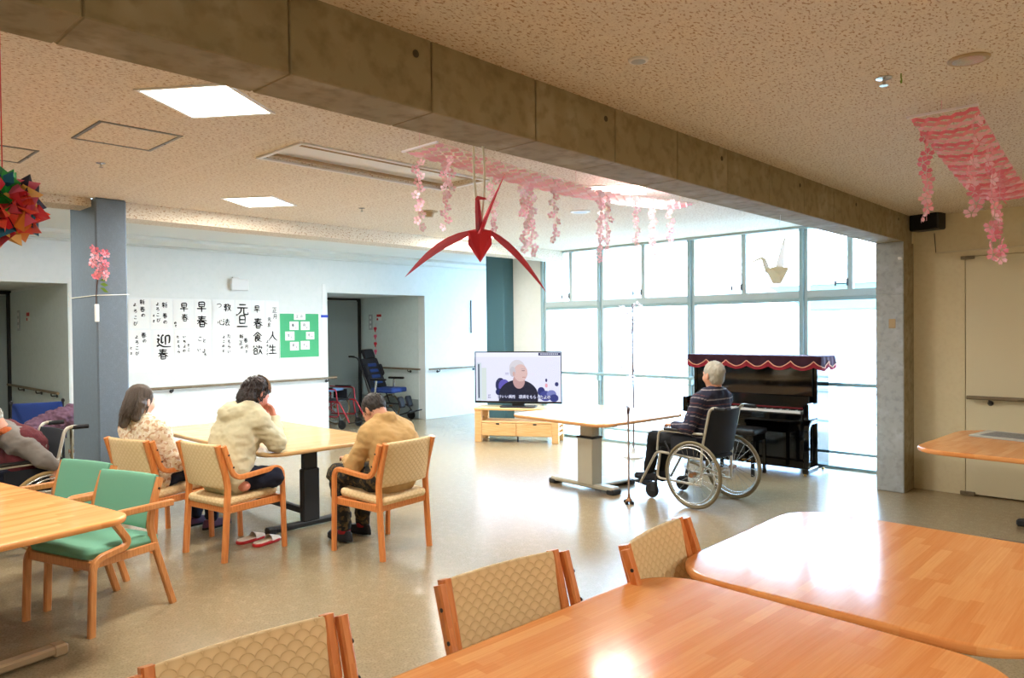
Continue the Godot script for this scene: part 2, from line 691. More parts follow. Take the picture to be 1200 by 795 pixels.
func more_materials() -> void:
	M.foot_beige = mat(Color(0.66, 0.56, 0.42), 0.5)
	M.pedestal = mat(Color(0.74, 0.72, 0.64), 0.4)
	M.table_pale_edge = tri(mat(Color.WHITE, 0.2), strips(512, 16, Color(0.82, 0.58, 0.36), Color(0.88, 0.67, 0.45), 44), 0.72)
	M.tyre_grey = mat(Color(0.43, 0.39, 0.29), 0.8)
	M.tyre_tan = mat(Color(0.62, 0.52, 0.34), 0.8)
	M.red_metal = mat(Color(0.62, 0.08, 0.14), 0.35, 0.3)
	M.brass_dull = mat(Color(0.55, 0.38, 0.24), 0.45, 0.5)
	M.fabric_blue_grey = cloth(Color(0.42, 0.55, 0.70))
	M.velvet = cloth(Color(0.22, 0.03, 0.14))
	M.velvet.rim_enabled = true
	M.velvet.rim = 0.6
	M.fringe = cloth(Color(0.62, 0.12, 0.20), 0.05)
	M.red_velvet = cloth(Color(0.45, 0.05, 0.08))
	M.cord = mat(Color(0.85, 0.62, 0.52), 0.7)
	M.tv_bezel = mat(Color(0.04, 0.05, 0.06), 0.3)
	var ts := mat(Color(0.02, 0.02, 0.02), 0.25)
	ts.emission_enabled = true
	ts.emission_texture = screen_picture()
	ts.emission_operator = BaseMaterial3D.EMISSION_OP_MULTIPLY
	ts.emission = Color.WHITE
	ts.emission_energy_multiplier = TV_GLOW
	M.tv_screen = ts
	# people
	M.skin = mat(Color(0.78, 0.56, 0.44), 0.6)
	M.skin_pink = mat(Color(0.84, 0.55, 0.46), 0.6)
	M.skin_pale = mat(Color(0.86, 0.68, 0.58), 0.6)
	M.eye = mat(Color(0.12, 0.10, 0.10), 0.2)
	M.fleece_tan = cloth(Color(0.88, 0.71, 0.46), 0.06)
	M.camo = tri(mat(Color.WHITE, 0.95), camo_tex(256, [Color(0.12, 0.12, 0.11), Color(0.36, 0.29, 0.17), Color(0.22, 0.20, 0.14)], 61), 0.35)
	M.parka = cloth(Color(0.93, 0.89, 0.74), 0.1)
	M.trousers_navy = cloth(Color(0.09, 0.11, 0.20))
	M.trousers_black = cloth(Color(0.07, 0.08, 0.09))
	M.cardigan = tri(mat(Color.WHITE, 0.95), camo_tex(256, [Color(0.91, 0.84, 0.72), Color(0.80, 0.64, 0.50), Color(0.95, 0.90, 0.82)], 67), 0.22)
	M.tinted_cloth = mat(Color.WHITE, 0.95)
	M.tinted_cloth.vertex_color_use_as_albedo = true
	M.sleeve_grey = cloth(Color(0.56, 0.53, 0.50))
	M.vest_red = tri(mat(Color.WHITE, 0.95), mottle(256, Color(0.36, 0.10, 0.12), Color(0.42, 0.14, 0.15), Color(0.16, 0.06, 0.10), 0.05, 0.12, 0.6, 0.8, 71), 0.2)
	M.scarf_orange = cloth(Color(0.86, 0.45, 0.25))
	M.hair_man = mat(Color(0.16, 0.13, 0.11), 0.6)
	M.hair_dark = mat(Color(0.15, 0.10, 0.08), 0.5)
	M.hair_highlight = mat(Color(0.52, 0.37, 0.22), 0.5)  # paler brown stands for the highlight on the dark hair
	M.hair_grey_brown = mat(Color(0.33, 0.28, 0.24), 0.5)
	M.hair_white = mat(Color(0.62, 0.60, 0.54), 0.6)
	M.shoe_dark = mat(Color(0.07, 0.07, 0.10), 0.6)
	M.shoe_purple = mat(Color(0.30, 0.14, 0.26), 0.6)
	M.sock_red = cloth(Color(0.65, 0.12, 0.16))
	M.mauve = cloth(Color(0.47, 0.34, 0.42))
	# papers and hanging things
	M.paper_back = mat(Color(0.89, 0.905, 0.90), 0.9)
	M.ink_grey = mat(Color(0.35, 0.35, 0.37), 0.9)
	M.board_green = cloth(Color(0.36, 0.80, 0.56), 0.1)
	M.tape_blue = mat(Color(0.12, 0.25, 0.75), 0.5)
	for q in [["pink_a", Color(0.94, 0.42, 0.50)], ["pink_b", Color(0.95, 0.56, 0.60)], ["pink_c", Color(0.97, 0.73, 0.77)], ["pink_d", Color(0.98, 0.71, 0.79)], ["pink_e", Color(0.99, 0.84, 0.89)], ["pink_pale", Color(0.95, 0.90, 0.92)]]:
		var m := mat(q[1], 0.85)
		m.backlight_enabled = true
		m.backlight = Color(0.5, 0.5, 0.5)
		M[q[0]] = m
	M.thread_pink = mat(Color(0.93, 0.70, 0.74), 0.9)
	M.bar_white = mat(Color(0.92, 0.90, 0.93), 0.4)
	for q in [["paper_red", Color(0.82, 0.13, 0.20)], ["paper_orange", Color(0.92, 0.55, 0.18)], ["paper_pink", Color(0.93, 0.40, 0.52)], ["paper_teal", Color(0.05, 0.40, 0.52)], ["paper_green", Color(0.10, 0.62, 0.22)], ["paper_navy", Color(0.07, 0.09, 0.25)], ["paper_yellow", Color(0.90, 0.70, 0.32)], ["paper_coral", Color(0.95, 0.36, 0.26)]]:
		var m := mat(q[1], 0.7)
		m.backlight_enabled = true
		m.backlight = Color(0.25, 0.25, 0.25)
		M[q[0]] = m
	M.paper_cream = mat(Color(0.93, 0.93, 0.79), 0.8)
	M.paper_cream.backlight_enabled = true
	M.paper_cream.backlight = Color(0.9, 0.9, 0.9)
	M.cord_white = mat(Color(0.90, 0.89, 0.82), 0.9)
	M.stem = mat(Color(0.30, 0.18, 0.12), 0.8)
	M.stem_grey = mat(Color(0.45, 0.40, 0.40), 0.8)
	M.leaf = mat(Color(0.42, 0.55, 0.18), 0.7)
	M.cane_shaft = mat(Color(0.62, 0.55, 0.50), 0.35, 0.3)
	M.cane_handle = mat(Color(0.24, 0.12, 0.08), 0.4)
	M.slipper_red = mat(Color(0.72, 0.10, 0.10), 0.6)
	M.slipper_white = mat(Color(0.86, 0.80, 0.72), 0.7)
	M.newsprint = mat(Color(0.80, 0.79, 0.74), 0.95)
	M.speaker_cloth = mat(Color(0.035, 0.04, 0.055), 0.9)
	M.trunking = mat(Color(0.83, 0.79, 0.68), 0.6)
	M.plate_tan = mat(Color(0.68, 0.60, 0.46), 0.6)
	M.plate_grey = mat(Color(0.66, 0.68, 0.68), 0.5)
	M.sign_red = mat(Color(0.75, 0.20, 0.18), 0.7)
	M.grey_alu = mat(Color(0.50, 0.51, 0.50), 0.4, 0.4)

# ------------------------------------------------------------------ room

const CEIL_NEAR := 2.66
const CEIL_MAIN := 2.76
const X_WIN := 8.45
const Z_BACK := -10.1

func build_structure() -> void:
	# floor
	var g := Geo.new()
	g.span(Vector3(-4.2, -0.15, -13.2), Vector3(11.2, 0.0, 4.2))
	struct(g, "floor", M.floor)
	# ceilings
	g = Geo.new()
	g.span(Vector3(-4.2, CEIL_NEAR, -2.06), Vector3(8.1, CEIL_NEAR + 0.25, 4.2))
	struct(g, "ceiling", M.ceiling)
	build_main_ceiling()
	# walls behind the camera and on the left
	g = Geo.new()
	g.span(Vector3(-4.2, 0, 4.0), Vector3(8.1, 2.9, 4.2))
	struct(g, "wall_behind", M.wall_tan)
	g = Geo.new()
	g.span(Vector3(-4.2, 0, -13.2), Vector3(-4.0, 2.9, 4.0))
	struct(g, "wall_left", M.wall_white)
	# right wall with the flush door panel
	g = Geo.new()
	g.span(Vector3(7.89, 0, -2.06), Vector3(8.1, 2.9, -1.61))
	g.span(Vector3(7.89, 2.245, -1.61), Vector3(8.1, 2.9, -0.2))
	g.span(Vector3(7.98, 0, -1.61), Vector3(8.1, 2.245, -0.2))
	g.span(Vector3(7.89, 0, -0.2), Vector3(8.1, 2.9, 4.2))
	struct(g, "wall_right", M.wall_tan)
	g = Geo.new()
	g.span(Vector3(7.895, 0.012, -1.605), Vector3(7.96, 2.24, -0.206), 0.002)
	var d := struct(g, "door_1", M.door_tan)
	g = Geo.new()
	g.span(Vector3(7.865, 2.215, -1.64), Vector3(7.9, 2.245, -1.53), 0.004)
	part(g, "pivot_hinge", M.rail, d)
	g = Geo.new()
	g.span(Vector3(7.87, 0.0, -1.65), Vector3(7.9, 0.035, -1.53), 0.004)
	part(g, "floor_guide", M.rail, d)
	handrail(Vector3(7.82, 0.925, -1.585), Vector3(7.82, 0.925, -0.25), Vector3(1, 0, 0), [0.18, 1.0], "dark wooden handrail fixed across the tan door panel")
	# concrete pilaster and beam
	var p := Node3D.new()
	p.name = "wall_pilaster"
	add_child(p)
	p.set_meta("kind", "structure")
	g = Geo.new()
	g.span(Vector3(7.573, 0, -2.297), Vector3(8.6, 1.9, -2.05), 0.006)
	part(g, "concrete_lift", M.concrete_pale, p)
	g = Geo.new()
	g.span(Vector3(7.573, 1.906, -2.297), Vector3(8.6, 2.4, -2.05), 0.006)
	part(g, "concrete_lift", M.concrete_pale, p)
	g = Geo.new()
	g.span(Vector3(7.578, 1.89, -2.29), Vector3(8.55, 1.92, -2.056))
	part(g, "joint", M.concrete_pale, p)
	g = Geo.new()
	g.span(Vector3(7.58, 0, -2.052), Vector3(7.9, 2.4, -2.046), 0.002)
	part(g, "warm_lit_face", M.concrete, p)  # thin browner plate: the warm light on this side is put into its colour
	g = Geo.new()
	g.span(Vector3(7.85, 0, -2.052), Vector3(8.1, 2.66, -2.0475), 0.001)
	part(g, "corner_render", M.wall_tan, p)
	var b := Node3D.new()
	b.name = "trim_beam"
	add_child(b)
	b.set_meta("kind", "structure")
	g = Geo.new()
	g.span(Vector3(-4.2, 2.403, -2.292), Vector3(8.6, 2.9, -2.058))
	part(g, "beam_core", M.concrete, b)
	var x0 := 1.175 - 0.575 * 9
	for k in 22:
		var a := x0 + 0.575 * k
		if a > 8.5:
			break
		g = Geo.new()
		g.span(Vector3(maxf(a, -4.1) + 0.0025, 2.40, -2.30), Vector3(minf(a + 0.5725, 8.59), 2.9, -2.05), 0.004)
		var pc := part(g, "concrete_panel", M.concrete, b)
		if k % 2 == 1:
			g = Geo.new()
			g.xf = Transform3D(Basis(Vector3.RIGHT, PI / 2), Vector3(a + 0.5, 2.595, -2.0515))
			g.lathe(Vector3.ZERO, [Vector2(0.014, -0.002), Vector2(0.014, 0.003)], 14)
			part(g, "tie_hole_plug", M.dark_concrete, pc)
	# back wall (calligraphy wall) with two recesses
	g = Geo.new()
	g.span(Vector3(-4.2, 2.22, Z_BACK - 0.18), Vector3(2.75, 2.9, Z_BACK))
	g.span(Vector3(2.75, 0, -13.0), Vector3(2.93, 2.9, Z_BACK))
	g.span(Vector3(2.93, 0, Z_BACK - 0.18), Vector3(6.39, 2.9, Z_BACK))
	g.span(Vector3(6.39, 2.218, Z_BACK - 0.18), Vector3(8.39, 2.9, Z_BACK))
	g.span(Vector3(8.39, 0, Z_BACK - 0.18), Vector3(11.0, 2.9, Z_BACK))
	struct(g, "wall_back", M.wall_white)
	g = Geo.new()
	g.span(Vector3(-4.2, 0, -13.2), Vector3(11.2, 2.9, -13.0))
	struct(g, "wall_recess_end", M.wall_recess)
	# right recess: side wall, end wall with door
	g = Geo.new()
	g.span(Vector3(8.385, 0, -12.1), Vector3(8.55, 2.5, Z_BACK - 0.18))
	struct(g, "wall_recess_right", M.wall_recess)
	g = Geo.new()
	g.span(Vector3(6.2, 0, -12.25), Vector3(6.39, 2.5, Z_BACK - 0.18))
	struct(g, "wall_recess_near", M.wall_recess)
	g = Geo.new()
	g.span(Vector3(6.2, 2.24, -12.25), Vector3(8.55, 2.5, -10.28))
	struct(g, "ceiling_recess", M.wall_white)
	g = Geo.new()
	g.span(Vector3(6.39, 0, -12.2), Vector3(8.39, 2.24, -12.1))
	struct(g, "wall_recess_back", M.wall_recess)
	door_leaf(Vector3(7.82, 0, -12.09), 0.98, 2.2, "door_2", M.door_grey)
	# left recess
	g = Geo.new()
	g.span(Vector3(2.735, 0, -12.95), Vector3(2.752, 2.22, Z_BACK - 0.002))
	struct(g, "wall_recess_left", M.wall_recess)
	g = Geo.new()
	g.span(Vector3(0.2, 2.26, -13.0), Vector3(2.76, 2.5, -10.28))
	struct(g, "ceiling_recess_left", M.wall_white)
	door_leaf(Vector3(2.2, 0, -12.97), 0.98, 2.2, "door_3", M.door_grey)
	# baseboards
	g = Geo.new()
	g.span(Vector3(2.93, 0, Z_BACK), Vector3(6.39, 0.07, Z_BACK + 0.012), 0.003)
	struct(g, "baseboard_back", M.frame_white)
	g = Geo.new()
	g.span(Vector3(8.37, 0, -12.1), Vector3(8.386, 0.35, Z_BACK - 0.18), 0.003)
	struct(g, "baseboard_recess", M.door_grey)
	# end of the passage beside the windows
	g = Geo.new()
	g.span(Vector3(11.0, 0, -13.0), Vector3(11.2, 2.9, -10.0))
	g.span(Vector3(11.0, 0, -8.1), Vector3(11.2, 2.9, -7.3))
	g.span(Vector3(11.0, 2.6, -10.0), Vector3(11.2, 2.9, -8.1))
	g.span(Vector3(11.0, 0, -10.0), Vector3(11.2, 0.1, -8.1))
	struct(g, "wall_passage_end", M.wall_white)
	var pw := Node3D.new()
	pw.name = "window_5"  # unseen window, added to bring daylight onto the back wall
	add_child(pw)
	pw.set_meta("kind", "structure")
	g = Geo.new()
	g.span(Vector3(11.08, 0.1, -9.99), Vector3(11.085, 2.6, -8.11))
	part(g, "pane", M.glass, pw)
	for z in [-9.98, -9.06, -8.14]:
		g = Geo.new()
		g.span(Vector3(11.05, 0.1, z - 0.02), Vector3(11.12, 2.6, z + 0.02), 0.004)
		part(g, "stile", M.frame, pw)
	g = Geo.new()
	g.span(Vector3(8.425, 0, -7.95), Vector3(11.0, 2.9, -7.31))
	struct(g, "wall_window_end", M.wall_white)
	# columns
	g = Geo.new()
	g.span(Vector3(2.06, 0, -7.5), Vector3(2.31, CEIL_MAIN, -6.81), 0.012)
	struct(g, "wall_column", M.column)
	g = Geo.new()
	g.span(Vector3(8.2, 0, -8.34), Vector3(8.43, 2.8, -7.94), 0.012)
	struct(g, "wall_column", M.column_teal)
	# handrails on the back wall
	handrail(Vector3(3.0, 0.86, Z_BACK + 0.07), Vector3(6.5, 0.86, Z_BACK + 0.07), Vector3(0, 0, -1), [0.95, 2.2, 3.35], "grey wooden handrail below the calligraphy sheets")
	handrail(Vector3(8.42, 0.90, Z_BACK + 0.07), Vector3(10.9, 0.90, Z_BACK + 0.07), Vector3(0, 0, -1), [0.25, 1.15, 2.2], "grey handrail on white wall between recess and dark column")
	handrail(Vector3(8.315, 0.90, -10.16), Vector3(8.315, 0.90, -11.9), Vector3(1, 0, 0), [0.35, 1.3], "grey handrail inside the recess behind the tilt wheelchair")
	handrail(Vector3(2.665, 0.86, -10.3), Vector3(2.665, 0.86, -12.8), Vector3(1, 0, 0), [0.3, 1.0, 1.9], "grey handrail on recess wall behind the left column")
	build_windows()

func handrail(a: Vector3, b: Vector3, to_wall: Vector3, at: Array, label: String) -> void:
	var t := thing("handrail", label, "handrail", a)
	var d := b - a
	var u := d.normalized()
	var g := Geo.new()
	g.tube([Vector3.ZERO, u * 0.004, d - u * 0.004, d], [0.013, 0.018, 0.018, 0.013], 12)
	part(g, "rail", M.rail, t)
	for s in at:
		g = Geo.new()
		g.tube(bent([u * s + Vector3(0, -0.016, 0), u * s + Vector3(0, -0.05, 0), u * s + Vector3(0, -0.05, 0) + to_wall * 0.07], 0.02, 4), 0.008, 8)
		g.cyl(u * s + Vector3(0, -0.05, 0) + to_wall * 0.06, u * s + Vector3(0, -0.05, 0) + to_wall * 0.07, 0.024, 14)
		part(g, "bracket", M.bracket, t)

func door_leaf(c: Vector3, w: float, h: float, called: String, m: Material) -> void:
	var g := Geo.new()
	g.span(c + Vector3(-w / 2, 0.01, 0), c + Vector3(w / 2, h - 0.02, 0.04), 0.004)
	var d := struct(g, called, m)
	g = Geo.new()
	g.span(c + Vector3(-w / 2 - 0.06, 0, -0.01), c + Vector3(-w / 2 - 0.006, h + 0.05, 0.06), 0.004)
	g.span(c + Vector3(w / 2 + 0.006, 0, -0.01), c + Vector3(w / 2 + 0.06, h + 0.05, 0.06), 0.004)
	g.span(c + Vector3(-w / 2 - 0.06, h, -0.01), c + Vector3(w / 2 + 0.06, h + 0.05, 0.06), 0.004)
	part(g, "door_frame", M.dark_grey, d)
	g = Geo.new()
	g.tube([c + Vector3(-w / 2 + 0.1, 0.75, 0.09), c + Vector3(-w / 2 + 0.1, 1.75, 0.09)], 0.014, 10)
	for y in [0.8, 1.7]:
		g.cyl(c + Vector3(-w / 2 + 0.1, y, 0.03), c + Vector3(-w / 2 + 0.1, y, 0.09), 0.008, 8)
	part(g, "pull_handle", M.bracket, d)

func build_main_ceiling() -> void:
	# holes: air grille X 2.38..3.95, Z -4.52..-4.02
	var x0 := 2.38
	var x1 := 3.95
	var z0 := -4.52
	var z1 := -4.02
	var y0 := CEIL_MAIN
	var y1 := CEIL_MAIN + 0.14
	var g := Geo.new()
	g.span(Vector3(-4.2, y0, -6.9), Vector3(x0, y1, -2.29))
	g.span(Vector3(x1, y0, -6.9), Vector3(8.7, y1, -2.29))
	g.span(Vector3(x0, y0, z1), Vector3(x1, y1, -2.29))
	g.span(Vector3(x0, y0, -6.9), Vector3(x1, y1, z0))
	struct(g, "ceiling_main", M.ceiling)
	# lowered bulkheads on the column line
	g = Geo.new()
	g.span(Vector3(-4.2, 2.69, -7.2), Vector3(2.06, 2.9, -6.9))
	struct(g, "trim_bulkhead", M.ceiling)
	g = Geo.new()
	g.span(Vector3(2.31, 2.62, -7.2), Vector3(8.43, 2.9, -6.9))
	struct(g, "trim_bulkhead", M.ceiling)
	g = Geo.new()
	g.span(Vector3(-4.2, 2.80, -13.2), Vector3(11.2, 2.95, -7.2))
	struct(g, "ceiling_far", M.ceiling_far)
	g = Geo.new()
	g.span(Vector3(-4.2, 2.755, -10.0), Vector3(11.0, 2.80, -9.45), 0.004)
	struct(g, "trim_ceiling_edge", M.ceiling_far)
	g = Geo.new()
	g.span(Vector3(-4.2, 2.735, -10.12), Vector3(11.0, 2.80, -10.03), 0.004)
	struct(g, "trim_ceiling_edge", M.ceiling_far)
	# air return opening with its bars
	var t := thing("ceiling_vent", "long white rectangular air opening with two bars in the ceiling", "vent", Vector3(x0, y0, z0))
	var w := x1 - x0
	var d := z1 - z0
	g = Geo.new()
	g.span(Vector3(-0.03, -0.012, -0.03), Vector3(w + 0.03, 0.004, 0.0), 0.003)
	g.span(Vector3(-0.03, -0.012, d), Vector3(w + 0.03, 0.004, d + 0.03), 0.003)
	g.span(Vector3(-0.03, -0.012, 0.0), Vector3(0.0, 0.004, d), 0.003)
	g.span(Vector3(w, -0.012, 0.0), Vector3(w + 0.03, 0.004, d), 0.003)
	part(g, "frame", M.white, t)
	g = Geo.new()
	g.span(Vector3(0.0, 0.03, 0.0), Vector3(w * 0.42, 0.06, d))
	part(g, "back_plate", M.white, t)
	g = Geo.new()
	g.span(Vector3(w * 0.42, 0.036, 0.0), Vector3(w, 0.06, d))
	part(g, "back_plate", M.white, t)
	for z in [0.07, d - 0.07]:
		g = Geo.new()
		g.span(Vector3(0.0, 0.0, z - 0.012), Vector3(w, 0.02, z + 0.012), 0.003)
		part(g, "bar", M.vent_bar, t)

func build_windows() -> void:
	var zs := [-7.31, -6.24, -4.79, -3.34, -2.30]
	var yh := 2.73
	var yt := 1.93
	# head, sill
	var g := Geo.new()
	g.span(Vector3(X_WIN - 0.07, yh, -7.31), Vector3(X_WIN + 0.12, 2.9, -2.29), 0.004)
	struct(g, "trim_window_head", M.frame_white)
	g = Geo.new()
	g.span(Vector3(X_WIN - 0.05, -0.05, -7.31), Vector3(X_WIN + 0.12, 0.03, -2.29), 0.004)
	struct(g, "trim_window_sill", M.frame)
	for k in 4:
		var za: float = zs[k]
		var zb: float = zs[k + 1]
		var t := Node3D.new()
		t.name = "window_%d" % (k + 1)
		add_child(t)
		t.set_meta("kind", "structure")
		t.position = Vector3(X_WIN, 0, za)
		var w := zb - za
		# mullion on the left of each bay: two members with a groove
		g = Geo.new()
		g.span(Vector3(-0.05, 0.03, -0.04), Vector3(0.06, yh, 0.01), 0.004)
		part(g, "mullion", M.frame, t)
		g = Geo.new()
		g.span(Vector3(-0.02, 0.03, 0.012), Vector3(0.06, yh, 0.05), 0.004)
		part(g, "mullion", M.frame_white, t)
		# transom
		g = Geo.new()
		g.span(Vector3(-0.03, yt - 0.04, 0.05), Vector3(0.06, yt, w - 0.04), 0.004)
		part(g, "transom", M.frame, t)
		g = Geo.new()
		g.span(Vector3(-0.03, yt + 0.001, 0.05), Vector3(0.05, yt + 0.085, w - 0.04), 0.004)
		part(g, "sash_rail", M.frame_white, t)
		# upper sliding sashes
		var mid := w * 0.5
		g = Geo.new()
		g.span(Vector3(-0.03, yt + 0.085, mid - 0.03), Vector3(0.03, yh, mid + 0.03), 0.004)
		part(g, "sash_stile", M.frame_white, t)
		g = Geo.new()
		g.span(Vector3(-0.012, yt + 0.085, 0.05), Vector3(-0.008, yh, mid - 0.03))
		part(g, "pane", M.glass, t)
		g = Geo.new()
		g.span(Vector3(0.012, yt + 0.085, mid + 0.03), Vector3(0.016, yh, w - 0.04))
		part(g, "pane", M.glass, t)
		g = Geo.new()
		g.span(Vector3(-0.05, yt + 0.12, mid - 0.035), Vector3(-0.03, yt + 0.2, mid - 0.015), 0.004)
		g.cyl(Vector3(-0.045, yt + 0.15, mid - 0.035), Vector3(-0.045, yt + 0.15, mid - 0.14), 0.006, 6)
		g.span(Vector3(-0.055, yt + 0.12, mid - 0.16), Vector3(-0.035, yt + 0.18, mid - 0.14), 0.003)
		part(g, "latch", M.grey, t)
		# lower fixed light with a low bar
		g = Geo.new()
		g.span(Vector3(0.004, 0.03, 0.05), Vector3(0.008, yt - 0.04, w - 0.04))
		part(g, "pane", M.glass, t)
		g = Geo.new()
		g.span(Vector3(-0.02, 0.165, 0.05), Vector3(0.04, 0.195, w - 0.04), 0.003)
		part(g, "low_bar", M.frame, t)
	# rail in front of the glass
	var t2 := thing("window_handrail", "pale metal handrail running along the whole window wall", "handrail", Vector3(X_WIN - 0.075, 0.95, -7.25))
	g = Geo.new()
	g.span(Vector3(-0.018, -0.022, 0), Vector3(0.018, 0.022, 4.92), 0.008)
	part(g, "rail", M.frame, t2)
	for z in [1.0, 2.47, 3.92, 4.8]:
		g = Geo.new()
		g.span(Vector3(-0.012, -0.09, z - 0.025), Vector3(0.05, -0.02, z + 0.025), 0.005)
		part(g, "bracket", M.frame, t2)

func build_outside() -> void:
	# terrace, railing and pale houses beyond the glass
	var g := Geo.new()
	g.span(Vector3(8.6, -0.3, -40), Vector3(60, -0.02, 30))
	struct(g, "terrace_ground", M.terrace)
	var t := thing("terrace_railing", "white metal railing with bars on the terrace outside the windows", "railing", Vector3(11.4, -0.02, -6.0))
	g = Geo.new()
	g.span(Vector3(-0.03, 1.05, -7), Vector3(0.03, 1.1, 9), 0.005)
	part(g, "top_rail", M.frame_white, t)
	for y in [0.15, 0.6, 0.83]:
		g = Geo.new()
		g.span(Vector3(-0.015, y, -7), Vector3(0.015, y + 0.03, 9), 0.004)
		part(g, "mid_rail", M.frame_white, t)
	for k in 17:
		g = Geo.new()
		g.span(Vector3(-0.02, 0, -7.0 + k), Vector3(0.02, 1.06, -6.95 + k), 0.004)
		part(g, "post", M.frame_white, t)
	var hh := thing("neighbour_house", "pale white house with rows of blue windows beyond the terrace", "building", Vector3(19, -0.02, -9))
	g = Geo.new()
	g.span(Vector3(0, 0, -13), Vector3(8, 3.1, 14), 0.02)
	part(g, "wall", M.house, hh)
	g = Geo.new()
	g.span(Vector3(-0.4, 3.1, -13.4), Vector3(8.4, 3.35, 14.4), 0.03)
	part(g, "eaves", M.white, hh)
	for k in 8:
		g = Geo.new()
		g.span(Vector3(-0.03, 0.6, -11.6 + k * 3.1), Vector3(0.05, 2.3, -10.0 + k * 3.1), 0.01)
		var wf := part(g, "window_frame", M.frame_white, hh)
		g = Geo.new()
		g.span(Vector3(-0.045, 0.7, -11.5 + k * 3.1), Vector3(-0.02, 2.2, -10.85 + k * 3.1))
		g.span(Vector3(-0.045, 0.7, -10.75 + k * 3.1), Vector3(-0.02, 2.2, -10.1 + k * 3.1))
		part(g, "window_pane", M.house_glass, wf)
	# pale green awning strip seen under the transom beside the piano
	t = thing("terrace_awning", "pale green awning outside the window beside the pilaster", "awning", Vector3(9.0, 1.86, -3.4))
	g = Geo.new()
	g.poly([Vector3(0, 0.25, -0.6), Vector3(0, 0.25, 1.6), Vector3(1.3, -0.02, 1.6), Vector3(1.3, -0.02, -0.6)], Vector3.UP)
	g.poly([Vector3(0, 0.24, -0.6), Vector3(0, 0.24, 1.6), Vector3(1.3, -0.03, 1.6), Vector3(1.3, -0.03, -0.6)], Vector3.DOWN)
	part(g, "cloth", M.awning, t)
	g = Geo.new()
	g.cyl(Vector3(1.3, -0.03, -0.6), Vector3(1.3, -0.03, 1.6), 0.02, 8)
	g.cyl(Vector3(-0.45, 0.25, -0.6), Vector3(1.3, -0.03, -0.6), 0.014, 8)
	g.cyl(Vector3(-0.45, 0.25, 1.6), Vector3(1.3, -0.03, 1.6), 0.014, 8)
	part(g, "frame", M.frame_white, t)

# ------------------------------------------------------------------ lamps and ceiling fittings

func panel_lamp(at: Vector3, turn: float, size: float, label: String, power := 1.0) -> void:
	var t := thing("ceiling_light", label, "ceiling light", at, turn, "square ceiling lights")
	var g := Geo.new()
	var h := size / 2
	g.span(Vector3(-h - 0.02, -0.006, -h - 0.02), Vector3(h + 0.02, 0.01, -h), 0.002)
	g.span(Vector3(-h - 0.02, -0.006, h), Vector3(h + 0.02, 0.01, h + 0.02), 0.002)
	g.span(Vector3(-h - 0.02, -0.006, -h), Vector3(-h, 0.01, h), 0.002)
	g.span(Vector3(h, -0.006, -h), Vector3(h + 0.02, 0.01, h), 0.002)
	part(g, "frame", M.white, t)
	g = Geo.new()
	g.span(Vector3(-h, -0.004, -h), Vector3(h, 0.004, h))
	part(g, "light_diffuser", M.lamp_glow, t)
	var l := AreaLight3D.new()
	l.name = "lamp_light"
	l.area_size = Vector2(size, size)
	l.light_energy = LAMP_ENERGY * power
	l.light_color = Color(1.0, 0.985, 0.955)
	l.shadow_enabled = true
	l.area_range = 30.0
	l.area_attenuation = 2.0
	l.rotation.x = -PI / 2
	l.position.y = -0.012
	t.add_child(l)

func build_fixtures() -> void:
	var turn := deg_to_rad(35.0)
	panel_lamp(Vector3(1.62, CEIL_MAIN - 0.001, -3.62), turn, 0.44, "bright square ceiling light beside the concrete beam, by the long air opening")
	panel_lamp(Vector3(3.17, CEIL_MAIN - 0.001, -6.08), turn, 0.44, "bright square ceiling light above the table with three people")
	panel_lamp(Vector3(5.06, CEIL_MAIN - 0.001, -3.55), turn, 0.44, "bright square ceiling light beside the beam at the pink garland")
	panel_lamp(Vector3(6.25, CEIL_MAIN - 0.001, -6.5), turn, 0.44, "square ceiling light behind the hanging red paper crane")
	panel_lamp(Vector3(-0.6, CEIL_MAIN - 0.001, -5.6), turn, 0.44, "square ceiling light over the table with green chairs")
	panel_lamp(Vector3(0.8, 2.799, -7.62), 0.0, 0.44, "square ceiling light above the passage on the wheelchair side of the blue-grey column")
	panel_lamp(Vector3(3.6, 2.799, -7.62), 0.0, 0.44, "square ceiling light above the passage before the calligraphy sheets", 0.4)
	panel_lamp(Vector3(6.3, 2.799, -7.6), 0.0, 0.44, "square ceiling light above the passage before the recess", 1.0)
	panel_lamp(Vector3(0.3, CEIL_NEAR - 0.001, 1.9), turn, 0.44, "square ceiling light over the near end of the room", 1.5)
	panel_lamp(Vector3(4.2, CEIL_NEAR - 0.001, 2.2), turn, 0.44, "square ceiling light over the near tables", 1.5)

# ------------------------------------------------------------------ tables

func t_leg(t: Node3D, x: float, length: float, top: float, m: Material, wide: float, foot_m: Material, z := 0.0) -> void:
	var g := Geo.new()
	g.span(Vector3(x - wide / 2, 0.05, z - 0.035), Vector3(x + wide / 2, top * 0.72, z + 0.035), 0.008)
	part(g, "column", m, t)
	g = Geo.new()
	g.span(Vector3(x - wide * 0.42, top * 0.72, z - 0.026), Vector3(x + wide * 0.42, top, z + 0.026), 0.006)
	part(g, "inner_column", m, t)
	g = Geo.new()
	g.span(Vector3(x - length / 2, 0.012, z - 0.035), Vector3(x + length / 2, 0.055, z + 0.035), 0.01)
	var f := part(g, "foot", foot_m, t)
	for s in [-1, 1]:
		g = Geo.new()
		g.span(Vector3(x + s * (length / 2 - 0.03) - 0.035, 0.0, z - 0.038), Vector3(x + s * (length / 2 - 0.03) + 0.035, 0.058, z + 0.038), 0.01)
		part(g, "end_cap", M.dark_grey if foot_m == M.dark_grey else foot_m, f)
	g = Geo.new()
	g.span(Vector3(x - length * 0.42, top - 0.03, z - 0.03), Vector3(x + length * 0.42, top, z + 0.03), 0.006)
	part(g, "bearer", M.dark_grey, t)

